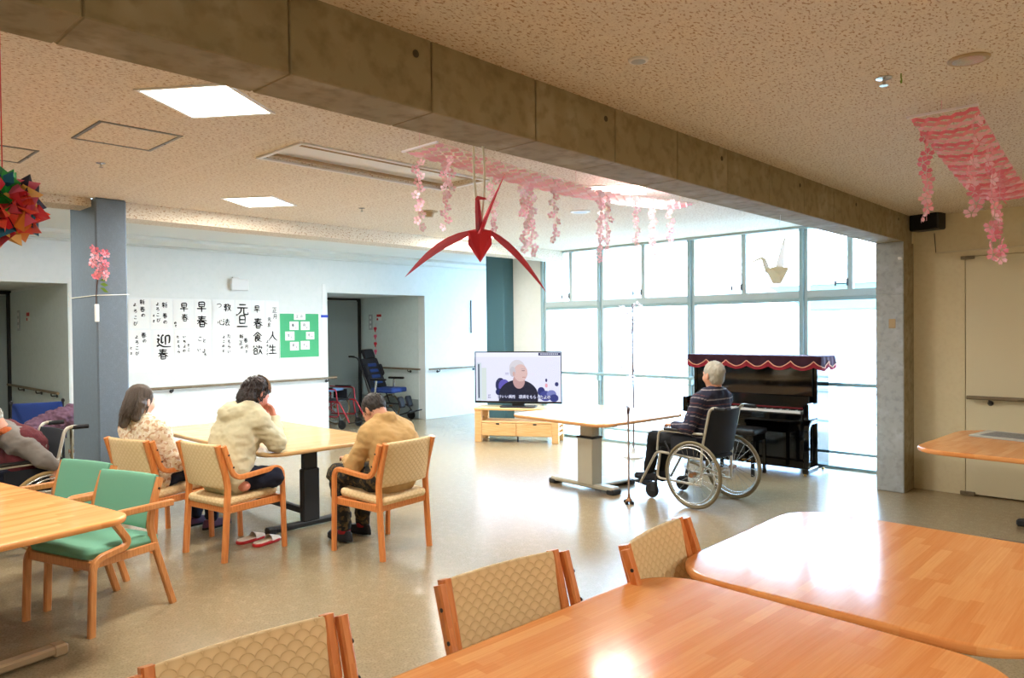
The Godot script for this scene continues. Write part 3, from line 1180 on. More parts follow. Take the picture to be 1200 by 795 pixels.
func dining_table(label: String, c: Vector3, turn: float, w: float, d: float, r: float, top_m: Material, leg_m: Material, foot_m: Material, along_x: bool, height := 0.70, leg_z := 0.0) -> Node3D:
	var t := thing("dining_table", label, "table", c, turn)
	var g := Geo.new()
	g.slab(w, d, r, height - 0.034, height, 0.014, 10)
	part(g, "table_top", top_m, t)
	if along_x:
		# legs at both ends of z, feet along x
		for s in [-1, 1]:
			t_leg(t, 0, w * 0.69, height - 0.034, leg_m, 0.15, foot_m, s * (d / 2 - 0.35))
		g = Geo.new()
		g.span(Vector3(-0.025, 0.09, -d / 2 + 0.38), Vector3(0.025, 0.14, d / 2 - 0.38), 0.006)
		part(g, "stretcher", leg_m, t)
	else:
		for s in [-1, 1]:
			var sub := Geo.new()
			var x: float = s * (w / 2 - 0.32)
			sub.span(Vector3(x - 0.035, 0.05, leg_z - 0.075), Vector3(x + 0.035, height - 0.034, leg_z + 0.075), 0.008)
			part(sub, "column", leg_m, t)
			sub = Geo.new()
			sub.span(Vector3(x - 0.04, 0.0, leg_z - d * 0.33), Vector3(x + 0.04, 0.055, leg_z + d * 0.33), 0.012)
			part(sub, "foot", foot_m, t)
			sub = Geo.new()
			sub.span(Vector3(x - 0.03, height - 0.064, -d * 0.38), Vector3(x + 0.03, height - 0.034, d * 0.38), 0.006)
			part(sub, "bearer", M.dark_grey, t)
	return t

func build_tables() -> void:
	dining_table("glossy orange wooden table with beige chairs pushed in, holding the lamp glint", Vector3(1.42, 0, -0.93), deg_to_rad(-3.0), 1.78, 1.17, 0.2, M.table_top, M.foot_beige, M.foot_beige, false)
	dining_table("glossy orange wooden table mirroring the windows, standing against the long near table", Vector3(2.98, 0, -0.88), 0.0, 1.26, 1.18, 0.24, M.table_top, M.foot_beige, M.foot_beige, true)
	var t := dining_table("orange wooden table with a newspaper on it beside the tan door", Vector3(6.55, 0, -0.86), deg_to_rad(-3.0), 1.42, 1.34, 0.25, M.table_top, M.dark_grey, M.dark_grey, false, 0.70, 0.22)
	dining_table("orange wooden table with two green chairs along its side", Vector3(0.57, 0, -4.66), deg_to_rad(9.8), 1.2, 1.9, 0.13, M.table_top, M.foot_beige, M.foot_beige, true)
	dining_table("pale wooden table on dark steel legs with three people seated", Vector3(3.17, 0, -6.06), 0.0, 1.1, 2.2, 0.16, M.table_pale, M.dark_grey, M.dark_grey, true)
	# height-adjustable table beside the wheelchair
	t = thing("adjustable_table", "pale topped table on a boxy cream pedestal beside the walking cane", "table", Vector3(6.08, 0, -4.55), deg_to_rad(-5.0))
	var g := Geo.new()
	g.slab(1.34, 1.3, 0.16, 0.686, 0.72, 0.014, 10)
	part(g, "table_top", M.table_pale_edge, t)
	for x in [-0.3]:
		g = Geo.new()
		g.span(Vector3(x - 0.075, 0.06, 0.06), Vector3(x + 0.075, 0.52, 0.26), 0.006)
		part(g, "pedestal", M.pedestal, t)
		g = Geo.new()
		g.span(Vector3(x - 0.08, 0.515, 0.055), Vector3(x + 0.08, 0.535, 0.265), 0.004)
		part(g, "collar", M.dark_grey, t)
		g = Geo.new()
		g.span(Vector3(x - 0.055, 0.535, 0.08), Vector3(x + 0.055, 0.688, 0.24), 0.005)
		part(g, "inner_column", M.pedestal, t)
		g = Geo.new()
		g.span(Vector3(x - 0.06, 0.028, -0.34), Vector3(x + 0.06, 0.07, 0.5), 0.012)
		var f := part(g, "foot", M.pedestal, t)
		g = Geo.new()
		g.span(Vector3(x + 0.05, 0.03, 0.0), Vector3(x + 0.5, 0.065, 0.3), 0.012)
		part(g, "base_plate", M.pedestal, t)
		g = Geo.new()
		g.span(Vector3(x + 0.44, 0.0, -0.02), Vector3(x + 0.52, 0.05, 0.32), 0.01)
		part(g, "base_foot", M.dark_grey, t)
		for z in [-0.32, 0.47]:
			g = Geo.new()
			g.span(Vector3(x - 0.065, 0.0, z - 0.045), Vector3(x + 0.065, 0.05, z + 0.045), 0.01)
			part(g, "end_cap", M.dark_grey, f)
		g = Geo.new()
		g.span(Vector3(x - 0.03, 0.65, -0.5), Vector3(x + 0.03, 0.687, 0.5), 0.006)
		part(g, "bearer", M.dark_grey, t)

# ------------------------------------------------------------------ chairs

# padded panel between two heights that leans back; curved across
func pad(w: float, y0: float, z0: float, y1: float, z1: float, thick: float, bow: float) -> Geo:
	var g := Geo.new()
	var rings := []
	var dir := Vector2(z1 - z0, y1 - y0)
	var L := dir.length()
	dir /= L
	var nor := Vector2(dir.y, -dir.x)
	var nx := 12
	for k in nx + 1:
		var f := float(k) / nx * 2.0 - 1.0
		var x := f * w / 2
		var edge := 1.0 - 0.35 * pow(absf(f), 8.0)
		var ring := PackedVector3Array()
		for a in 24:
			var q := TAU * a / 24
			var cu := signf(cos(q)) * pow(absf(cos(q)), 0.25)
			var cv := signf(sin(q)) * pow(absf(sin(q)), 0.5)
			var p := Vector2(z0, y0) + dir * (L / 2 + cu * L / 2) + nor * (cv * thick / 2 * edge)
			ring.append(Vector3(x, p.y, p.x + bow * (1.0 - f * f)))
		rings.append(ring)
	g.loft(rings)
	return g

func beige_chair(label: String, at: Vector2, face: Vector2) -> Node3D:
	var t := thing("dining_chair", label, "chair", Vector3(at.x, 0, at.y), facing(face), "beige fabric armchairs")
	var g: Geo
	for s in [-1, 1]:
		g = Geo.new()
		var x: float = s * 0.262
		g.sweep(bent([Vector3(x, 0, -0.235), Vector3(x, 0.605, -0.22), Vector3(x, 0.575, 0.185), Vector3(x, 0.815, 0.268)], 0.075, 7), rect(0.03, 0.036, 0.006), Vector3.RIGHT)
		part(g, "arm_and_front_leg", M.chair_wood, t)
		g = Geo.new()
		x = s * 0.229
		g.sweep(curve([Vector3(x, 0, 0.25), Vector3(x, 0.40, 0.222), Vector3(x, 0.56, 0.222), Vector3(x, 0.82, 0.292)], 5), rect(0.032, 0.042, 0.006), Vector3.RIGHT)
		part(g, "rear_leg", M.chair_wood, t)
		for y in [0.66, 0.75]:
			g = Geo.new()
			g.cyl(Vector3(s * 0.276, y, 0.2 + (y - 0.66) * 0.4), Vector3(s * 0.279, y, 0.2 + (y - 0.66) * 0.4), 0.007, 8)
			part(g, "screw", M.bracket, t)
		g = Geo.new()
		g.span(Vector3(s * 0.232 - 0.012, 0.335, -0.22), Vector3(s * 0.232 + 0.012, 0.385, 0.21), 0.004)
		part(g, "side_rail", M.chair_wood, t)
	for z in [-0.215, 0.215]:
		g = Geo.new()
		g.span(Vector3(-0.245, 0.335, z - 0.012), Vector3(0.245, 0.39, z + 0.012), 0.004)
		part(g, "seat_rail", M.chair_wood, t)
	g = Geo.new()
	g.xf = Transform3D(Basis(Vector3.RIGHT, 0.05), Vector3(0, 0.0, -0.01))
	g.slab(0.46, 0.47, 0.05, 0.385, 0.445, 0.03, 6)
	part(g, "seat", M.fabric_beige, t)
	part(pad(0.43, 0.505, 0.222, 0.822, 0.282, 0.036, 0.018), "backrest", M.fabric_beige, t)
	return t

func green_chair(label: String, at: Vector2, face: Vector2) -> Node3D:
	var t := thing("dining_chair", label, "chair", Vector3(at.x, 0, at.y), facing(face), "green fabric armchairs")
	var g: Geo
	for s in [-1, 1]:
		g = Geo.new()
		var x: float = s * 0.278
		g.sweep(bent([Vector3(x, 0, -0.24), Vector3(x, 0.40, -0.225), Vector3(x, 0.43, 0.0), Vector3(x, 0.615, -0.13), Vector3(x, 0.605, 0.27)], 0.07, 7), rect(0.03, 0.038, 0.006), Vector3.RIGHT)
		part(g, "arm_and_front_leg", M.chair_wood_dull, t)
		g = Geo.new()
		x = s * 0.248
		g.sweep(curve([Vector3(x, 0, 0.29), Vector3(x, 0.40, 0.165), Vector3(x, 0.55, 0.15), Vector3(x, 0.76, 0.215)], 5), rect(0.028, 0.04, 0.006), Vector3.RIGHT)
		part(g, "rear_leg", M.chair_wood_dull, t)
		g = Geo.new()
		g.cyl(Vector3(s * 0.262, 0.70, 0.195), Vector3(s * 0.265, 0.70, 0.195), 0.007, 8)
		part(g, "screw", M.bracket, t)
		g = Geo.new()
		g.span(Vector3(s * 0.255 - 0.012, 0.35, -0.22), Vector3(s * 0.255 + 0.012, 0.395, 0.17), 0.004)
		part(g, "side_rail", M.chair_wood_dull, t)
	for z in [-0.215, 0.17]:
		g = Geo.new()
		g.span(Vector3(-0.265, 0.34, z - 0.012), Vector3(0.265, 0.39, z + 0.012), 0.004)
		part(g, "seat_rail", M.chair_wood_dull, t)
	g = Geo.new()
	g.xf = Transform3D(Basis(Vector3.RIGHT, 0.06), Vector3(0, 0.0, -0.04))
	g.slab(0.51, 0.46, 0.05, 0.385, 0.45, 0.032, 6)
	part(g, "seat", M.fabric_green, t)
	part(pad(0.47, 0.475, 0.135, 0.775, 0.205, 0.05, 0.02), "backrest", M.fabric_green, t)
	return t

func build_chairs() -> void:
	beige_chair("beige scale-patterned chair at the far end of the near table, only its back showing", Vector2(0.835, -1.48), Vector2(-0.093, 0.996))
	beige_chair("beige scale-patterned chair pushed under the middle of the near table", Vector2(1.684, -1.40), Vector2(-0.127, 0.99))
	beige_chair("beige scale-patterned chair pushed in at the gap between the two near tables", Vector2(2.43, -1.245), Vector2(0.118, 0.993))
	beige_chair("beige armchair holding the woman with long grey hair", Vector2(2.2, -5.82), Vector2(0.965, -0.26))
	beige_chair("beige armchair holding the woman in the cream hooded jacket", Vector2(2.47, -5.18), Vector2(0.985, -0.17))
	beige_chair("beige armchair holding the man in the tan fleece", Vector2(3.22, -4.385), Vector2(-0.1, -0.995))
	green_chair("empty green fabric armchair at the corner of the orange table", Vector2(1.37, -4.57), Vector2(-0.95, 0.31))
	green_chair("empty green fabric armchair between the other green chair and the wheelchair", Vector2(1.32, -5.18), Vector2(-0.95, 0.31))

# ------------------------------------------------------------------ wheelchairs

func wheel(t: Node3D, x: float, z: float, r: float, out: float, tyre_m: Material) -> void:
	var c := Vector3(x, r, z)
	var g := Geo.new()
	var ring := func(rad: float, thick: float, dx: float, sides: int) -> Geo:
		var gg := Geo.new()
		var rings := []
		for k in 41:
			var a := TAU * k / 40
			var u := Vector3(0, cos(a), sin(a))
			var loop := PackedVector3Array()
			for j in sides:
				var b := TAU * j / sides
				loop.append(c + Vector3(dx, 0, 0) + u * (rad + cos(b) * thick) + Vector3(sin(b) * thick, 0, 0))
			rings.append(loop)
		gg.loft(rings, true, false)
		return gg
	var w := part(ring.call(r - 0.014, 0.014, 0.0, 8), "wheel_tyre", tyre_m, t)
	part(ring.call(r - 0.034, 0.009, 0.0, 6), "rim", M.steel, w)
	part(ring.call(r - 0.055, 0.007, out * 0.03, 6), "hand_rim", M.steel, w)
	g.cyl(c + Vector3(-0.03, 0, 0), c + Vector3(0.03, 0, 0), 0.022, 12)
	part(g, "hub", M.brass_dull, w)
	g = Geo.new()
	for k in 24:
		var a := TAU * k / 24
		var side := 0.022 if k % 2 == 0 else -0.022
		var twist := 0.5 if (k / 2) % 2 == 0 else -0.5
		g.tube([c + Vector3(side, cos(a + twist) * 0.02, sin(a + twist) * 0.02), c + Vector3(0, cos(a) * (r - 0.036), sin(a) * (r - 0.036))], 0.0016, 4, false)
	part(g, "spokes", M.steel, w)

func wheelchair(label: String, at: Vector2, face: Vector2, frame_m: Material, cloth_m: Material, tyre_m: Material, low := false) -> Node3D:
	var t := thing("wheelchair", label, "wheelchair", Vector3(at.x, 0, at.y), facing(face))
	var hw := 0.23
	var r := 0.30
	for s in [-1, 1]:
		wheel(t, s * 0.305, 0.1, r, s, tyre_m)
		var x: float = s * hw
		var g := Geo.new()
		# back post with push handle
		if low:
			g.tube(bent([Vector3(x, 0.22, 0.13), Vector3(x, 0.62, 0.15), Vector3(x, 0.63, 0.0)], 0.05, 6), 0.0125, 10)
			part(g, "back_post", frame_m, t)
		else:
			g.tube(bent([Vector3(x, 0.22, 0.13), Vector3(x, 0.5, 0.14), Vector3(x, 0.90, 0.23), Vector3(x, 0.89, 0.36)], 0.06, 6), 0.0125, 10)
			part(g, "back_post", frame_m, t)
			g = Geo.new()
			g.tube([Vector3(x, 0.89, 0.28), Vector3(x, 0.888, 0.39)], 0.017, 10)
			part(g, "push_grip", M.rubber, t)
		# seat rail, front drop and lower rail in one loop
		g = Geo.new()
		g.tube(bent([Vector3(x, 0.43, 0.14), Vector3(x, 0.45, -0.36), Vector3(x, 0.12, -0.56)], 0.06, 6), 0.0125, 10)
		g.tube(bent([Vector3(x, 0.45, -0.32), Vector3(x, 0.2, -0.36), Vector3(x, 0.2, 0.13)], 0.05, 5), 0.0115, 10)
		part(g, "side_frame", frame_m, t)
		# arm
		g = Geo.new()
		g.tube(bent([Vector3(x * 1.08, 0.66, 0.17), Vector3(x * 1.08, 0.65, -0.32), Vector3(x * 1.08, 0.46, -0.34)], 0.05, 5), 0.011, 10)
		part(g, "arm_tube", frame_m, t)
		g = Geo.new()
		g.box(Vector3(x * 1.08, 0.672, -0.1), Vector3(0.045, 0.026, 0.32), 0.01)
		part(g, "arm_pad", M.black, t)
		g = Geo.new()
		g.span(Vector3(x * 1.08 - 0.004, 0.46, -0.18), Vector3(x * 1.08 + 0.004, 0.62, 0.1), 0.003)
		part(g, "skirt_guard", cloth_m, t)
		# caster
		g = Geo.new()
		g.tube([Vector3(x, 0.22, -0.36), Vector3(x, 0.14, -0.38)], 0.014, 8)
		g.span(Vector3(x - 0.024, 0.07, -0.42), Vector3(x - 0.018, 0.15, -0.37), 0.002)
		g.span(Vector3(x + 0.018, 0.07, -0.42), Vector3(x + 0.024, 0.15, -0.37), 0.002)
		var fk := part(g, "caster_fork", M.dark_grey, t)
		g = Geo.new()
		var rings := []
		for q in [[-0.016, 0.058], [-0.014, 0.07], [0.0, 0.075], [0.014, 0.07], [0.016, 0.058]]:
			var loop := PackedVector3Array()
			for k in 20:
				var a := TAU * k / 20
				loop.append(Vector3(x + q[0], 0.075 + cos(a) * q[1], -0.42 + sin(a) * q[1]))
			rings.append(loop)
		g.loft(rings)
		part(g, "caster_wheel", M.rubber, fk)
		# foot plate
		g = Geo.new()
		g.box(Vector3(x * 0.55, 0.11, -0.60), Vector3(0.15, 0.014, 0.15), 0.005, Basis(Vector3.RIGHT, 0.15))
		part(g, "foot_plate", M.rubber, t)
		# brake lever
		g = Geo.new()
		g.tube([Vector3(x * 1.12, 0.42, -0.16), Vector3(x * 1.15, 0.56, -0.24)], 0.008, 8)
		part(g, "brake_lever", M.dark_grey, t)
	var g2 := Geo.new()
	g2.cyl(Vector3(-hw, 0.40, 0.0), Vector3(hw, 0.22, 0.06), 0.01, 8)
	g2.cyl(Vector3(hw, 0.40, 0.0), Vector3(-hw, 0.22, 0.06), 0.01, 8)
	part(g2, "cross_brace", frame_m, t)
	g2 = Geo.new()
	g2.xf = Transform3D(Basis(Vector3.RIGHT, 0.04), Vector3(0, 0, -0.06))
	g2.slab(0.45, 0.42, 0.03, 0.43, 0.46, 0.012, 4)
	part(g2, "seat", cloth_m, t)
	if low:
		g2 = Geo.new()
		g2.slab(0.44, 0.3, 0.03, 0.6, 0.64, 0.014, 4)
		part(g2, "folded_back", M.fabric_blue_grey, t)
	else:
		part(pad(0.46, 0.47, 0.145, 0.87, 0.225, 0.022, 0.035), "backrest", cloth_m, t)
	return t

func build_wheelchairs() -> void:
	wheelchair("silver wheelchair with navy back beside the piano, occupied by grey-haired man", Vector2(6.04, -3.31), Vector2(0.12, -0.99), M.silver, M.fabric_navy, M.tyre_grey)
	wheelchair("wheelchair holding the slumped person behind the green chairs", Vector2(1.40, -6.42), Vector2(-0.97, 0.1), M.silver, M.fabric_navy, M.tyre_tan)
	wheelchair("empty wheelchair with blue backrest parked behind the slumped person", Vector2(2.2, -9.25), Vector2(0.25, -0.97), M.dark_grey, M.fabric_blue, M.tyre_grey)
	wheelchair("red-framed wheelchair with its back folded down, parked at the recess door", Vector2(6.72, -10.6), Vector2(0.35, 0.93), M.red_metal, M.fabric_navy, M.tyre_grey, true)
	tilt_wheelchair()

func tilt_wheelchair() -> void:
	var t := thing("tilt_wheelchair", "large black and blue reclining wheelchair parked inside the recess", "wheelchair", Vector3(7.9, 0, -10.6), facing(Vector2(0.3, 0.95)))
	var g: Geo
	for s in [-1, 1]:
		wheel(t, s * 0.29, 0.12, 0.22, s, M.tyre_grey)
		var x: float = s * 0.24
		g = Geo.new()
		g.tube(bent([Vector3(x, 0.1, -0.42), Vector3(x, 0.26, -0.3), Vector3(x, 0.28, 0.3)], 0.06, 5), 0.014, 8)
		g.tube(bent([Vector3(x, 0.28, 0.1), Vector3(x, 0.5, 0.2), Vector3(x, 1.12, 0.44), Vector3(x, 1.14, 0.62)], 0.06, 5), 0.014, 8)
		part(g, "side_frame", M.dark_grey, t)
		g = Geo.new()
		g.tube([Vector3(x, 1.14, 0.52), Vector3(x, 1.14, 0.64)], 0.018, 8)
		part(g, "push_grip", M.rubber, t)
		g = Geo.new()
		g.box(Vector3(x * 1.15, 0.74, -0.02), Vector3(0.06, 0.04, 0.34), 0.014)
		part(g, "arm_pad", M.black, t)
		g = Geo.new()
		g.tube([Vector3(x * 1.15, 0.72, 0.02), Vector3(x * 1.15, 0.40, 0.05)], 0.02, 10)
		part(g, "arm_post", M.steel, t)
		g = Geo.new()
		g.box(Vector3(x * 0.9, 0.88, 0.28), Vector3(0.06, 0.22, 0.12), 0.03, Basis(Vector3.RIGHT, 0.36))
		part(g, "side_cushion", M.fabric_navy, t)
		g = Geo.new()
		var rings := []
		for q in [[-0.02, 0.07], [0.0, 0.085], [0.02, 0.07]]:
			var loop := PackedVector3Array()
			for k in 18:
				var a := TAU * k / 18
				loop.append(Vector3(x + q[0], 0.085 + cos(a) * q[1], -0.36 + sin(a) * q[1]))
			rings.append(loop)
		g.loft(rings)
		part(g, "caster_wheel", M.rubber, t)
		g = Geo.new()
		g.box(Vector3(x * 0.5, 0.16, -0.52), Vector3(0.17, 0.02, 0.22), 0.006, Basis(Vector3.RIGHT, 0.3))
		part(g, "foot_plate", M.rubber, t)
		g = Geo.new()
		g.box(Vector3(x * 0.5, 0.34, -0.40), Vector3(0.16, 0.2, 0.05), 0.02, Basis(Vector3.RIGHT, 0.3))
		part(g, "calf_pad", M.fabric_navy, t)
	g = Geo.new()
	g.slab(0.46, 0.5, 0.05, 0.50, 0.585, 0.03, 5)
	var seat := part(g, "seat", M.fabric_blue, t)
	seat.position.z = -0.05
	part(pad(0.46, 0.56, 0.17, 1.1, 0.40, 0.08, 0.0), "backrest", M.fabric_navy, t)
	for k in 4:
		var y := 0.68 + 0.1 * k
		g = Geo.new()
		g.box(Vector3(0, y, 0.205 + (y - 0.6) * 0.43 - 0.05), Vector3(0.26, 0.075, 0.05), 0.02, Basis(Vector3.RIGHT, 0.4))
		part(g, "back_cushion", M.fabric_blue, t)
	part(pad(0.28, 1.1, 0.36, 1.26, 0.43, 0.09, 0.0), "head_rest", M.fabric_navy, t)

# ------------------------------------------------------------------ piano, television

func build_piano_and_tv() -> void:
	piano()
	television()

func piano() -> void:
	# local: keys towards -X, width along Z
	var t := thing("upright_piano", "black glossy upright piano with its keys open before the windows", "piano", Vector3(7.97, 0, -3.755))
	var hw := 0.755
	var g := Geo.new()
	g.span(Vector3(0.03, 0.09, -hw + 0.03), Vector3(0.30, 1.24, hw - 0.03), 0.004)
	part(g, "case", M.lacquer, t)
	for s in [-1, 1]:
		g = Geo.new()
		g.span(Vector3(0.0, 0.05, s * (hw - 0.03) - 0.018), Vector3(0.34, 1.25, s * (hw - 0.03) + 0.018), 0.006)
		part(g, "side_panel", M.lacquer, t)
		# cheek block at the end of the keys
		g = Geo.new()
		g.span(Vector3(-0.27, 0.60, s * (hw - 0.035) - 0.03), Vector3(0.0, 0.78, s * (hw - 0.035) + 0.03), 0.012)
		part(g, "key_block", M.lacquer, t)
		# curved console leg
		g = Geo.new()
		g.sweep(bent([Vector3(0.0, 0.57, s * (hw - 0.04)), Vector3(-0.22, 0.57, s * (hw - 0.04)), Vector3(-0.225, 0.03, s * (hw - 0.04))], 0.1, 8), rect(0.06, 0.05, 0.008), Vector3(0, 0, 1))
		part(g, "console_leg", M.lacquer, t)
		g = Geo.new()
		g.span(Vector3(-0.27, 0.03, s * (hw - 0.04) - 0.035), Vector3(0.02, 0.09, s * (hw - 0.04) + 0.035), 0.012)
		part(g, "toe_block", M.lacquer, t)
		for x in [-0.22, 0.28]:
			g = Geo.new()
			g.ball(Vector3(x, 0.017, s * (hw - 0.06)), Vector3(0.017, 0.017, 0.017), 10, 8)
			part(g, "caster", M.brass, t)
	g = Geo.new()
	g.span(Vector3(0.0, 0.03, -hw + 0.04), Vector3(0.08, 0.12, hw - 0.04), 0.006)
	part(g, "bottom_rail", M.lacquer, t)
	g = Geo.new()
	g.span(Vector3(0.005, 0.13, -hw + 0.06), Vector3(0.035, 0.58, hw - 0.06), 0.006)
	part(g, "lower_panel", M.lacquer, t)
	g = Geo.new()
	g.span(Vector3(-0.005, 0.83, -hw + 0.06), Vector3(0.035, 1.22, hw - 0.06), 0.006)
	part(g, "upper_panel", M.lacquer, t)
	g = Geo.new()
	g.span(Vector3(-0.01, 1.235, -hw - 0.01), Vector3(0.35, 1.262, hw + 0.01), 0.006)
	part(g, "lid", M.lacquer, t)
	g = Geo.new()
	g.span(Vector3(-0.27, 0.59, -hw + 0.06), Vector3(0.03, 0.665, hw - 0.06), 0.008)
	part(g, "key_bed", M.lacquer, t)
	# open fall board leaning back over the keys
	g = Geo.new()
	g.box(Vector3(-0.045, 0.76, 0), Vector3(0.02, 0.16, 2 * hw - 0.16), 0.006, Basis(Vector3(0, 0, 1), -0.16))
	part(g, "fall_board", M.lacquer, t)
	g = Geo.new()
	g.box(Vector3(-0.068, 0.705, 0), Vector3(0.006, 0.02, 2 * hw - 0.2), 0.002)
	part(g, "felt_strip", M.red_velvet, t)
	var n := 52
	var kw := (2.0 * hw - 0.2) / n
	var kg := Geo.new()
	kg.span(Vector3(-0.235, 0.667, 0.0006), Vector3(-0.07, 0.69, kw - 0.0006), 0.0015)
	var km := kg.done()
	var bg := Geo.new()
	bg.span(Vector3(-0.165, 0.69, -0.005), Vector3(-0.07, 0.702, 0.005), 0.002)
	var bm := bg.done()
	for k in n:
		var o := part_mesh(km, "white_key", M.white_gloss, t)
		o.position.z = -hw + 0.1 + kw * k
		if (k % 7) in [0, 1, 3, 4, 5] and k < n - 1:
			var q := part_mesh(bm, "black_key", M.lacquer, t)
			q.position.z = -hw + 0.1 + kw * (k + 1)
	for k in 3:
		g = Geo.new()
		g.span(Vector3(-0.06, 0.06, -0.1 + k * 0.08), Vector3(0.01, 0.075, -0.07 + k * 0.08), 0.005)
		part(g, "pedal", M.brass, t)
	# velvet cover with scalloped fringed edge
	var c := thing("piano_cover", "purple velvet piano top cover with scalloped gold cord and red fringe", "cloth cover", Vector3(7.97, 1.263, -3.755))
	g = Geo.new()
	var zw := hw + 0.045
	g.span(Vector3(-0.045, 0.0, -zw), Vector3(0.37, 0.014, zw), 0.006)
	part(g, "top_cloth", M.velvet, c)
	# valance: velvet with wavy lower edge, then cord, then fringe
	var path := []
	var run := 0.0
	var pts := [Vector3(0.37, 0, -zw), Vector3(-0.045, 0, -zw), Vector3(-0.045, 0, zw), Vector3(0.37, 0, zw)]
	for k in 3:
		var a: Vector3 = pts[k]
		var b: Vector3 = pts[k + 1]
		var nseg := int(a.distance_to(b) / 0.012)
		for j in nseg:
			path.append([a.lerp(b, float(j) / nseg), run + a.distance_to(b) * j / nseg, k])
		run += a.distance_to(b)
	path.append([pts[3], run, 2])
	var top_ring := PackedVector3Array()
	var low_ring := PackedVector3Array()
	var mid_ring := PackedVector3Array()
	var fr_ring := PackedVector3Array()
	var cord := []
	for e in path:
		var ph: float = fposmod((e[1] - 0.415) / 0.255, 1.0)
		var drop := 0.042 + 0.068 * (1.0 - pow(absf(ph * 2.0 - 1.0), 1.8))
		var out := Vector3(-1, 0, 0) if e[2] == 1 else Vector3(0, 0, -1 if e[2] == 0 else 1)
		var fold := 0.006 * sin(e[1] * 55.0) + 0.008
		top_ring.append(e[0] + Vector3(0, 0.012, 0))
		mid_ring.append(e[0] + Vector3(0, -0.03, 0) + out * fold * 0.6)
		low_ring.append(e[0] + Vector3(0, -drop, 0) + out * fold)
		fr_ring.append(e[0] + Vector3(0, -drop * 0.55 - 0.085, 0) + out * (fold + 0.003))
		cord.append(e[0] + Vector3(0, -drop, 0) + out * (fold + 0.004))
	g = Geo.new()
	g.loft([top_ring, mid_ring, low_ring], false)
	part(g, "valance", M.velvet, c)
	g = Geo.new()
	g.loft([low_ring, fr_ring], false)
	part(g, "fringe", M.fringe, c)
	g = Geo.new()
	g.tube(cord, 0.006, 5)
	part(g, "gold_cord", M.cord, c)
	# bench
	var b2 := thing("piano_bench", "low black piano bench tucked before the piano keys", "bench", Vector3(7.52, 0, -3.72))
	g = Geo.new()
	g.slab(0.34, 0.56, 0.03, 0.44, 0.50, 0.02, 5)
	part(g, "seat", M.black, b2)
	g = Geo.new()
	g.span(Vector3(-0.15, 0.37, -0.26), Vector3(0.15, 0.44, 0.26), 0.004)
	part(g, "apron", M.lacquer, b2)
	for sx in [-1, 1]:
		for sz in [-1, 1]:
			g = Geo.new()
			g.span(Vector3(sx * 0.14 - 0.017, 0, sz * 0.25 - 0.017), Vector3(sx * 0.14 + 0.017, 0.38, sz * 0.25 + 0.017), 0.004)
			part(g, "leg", M.lacquer, b2)

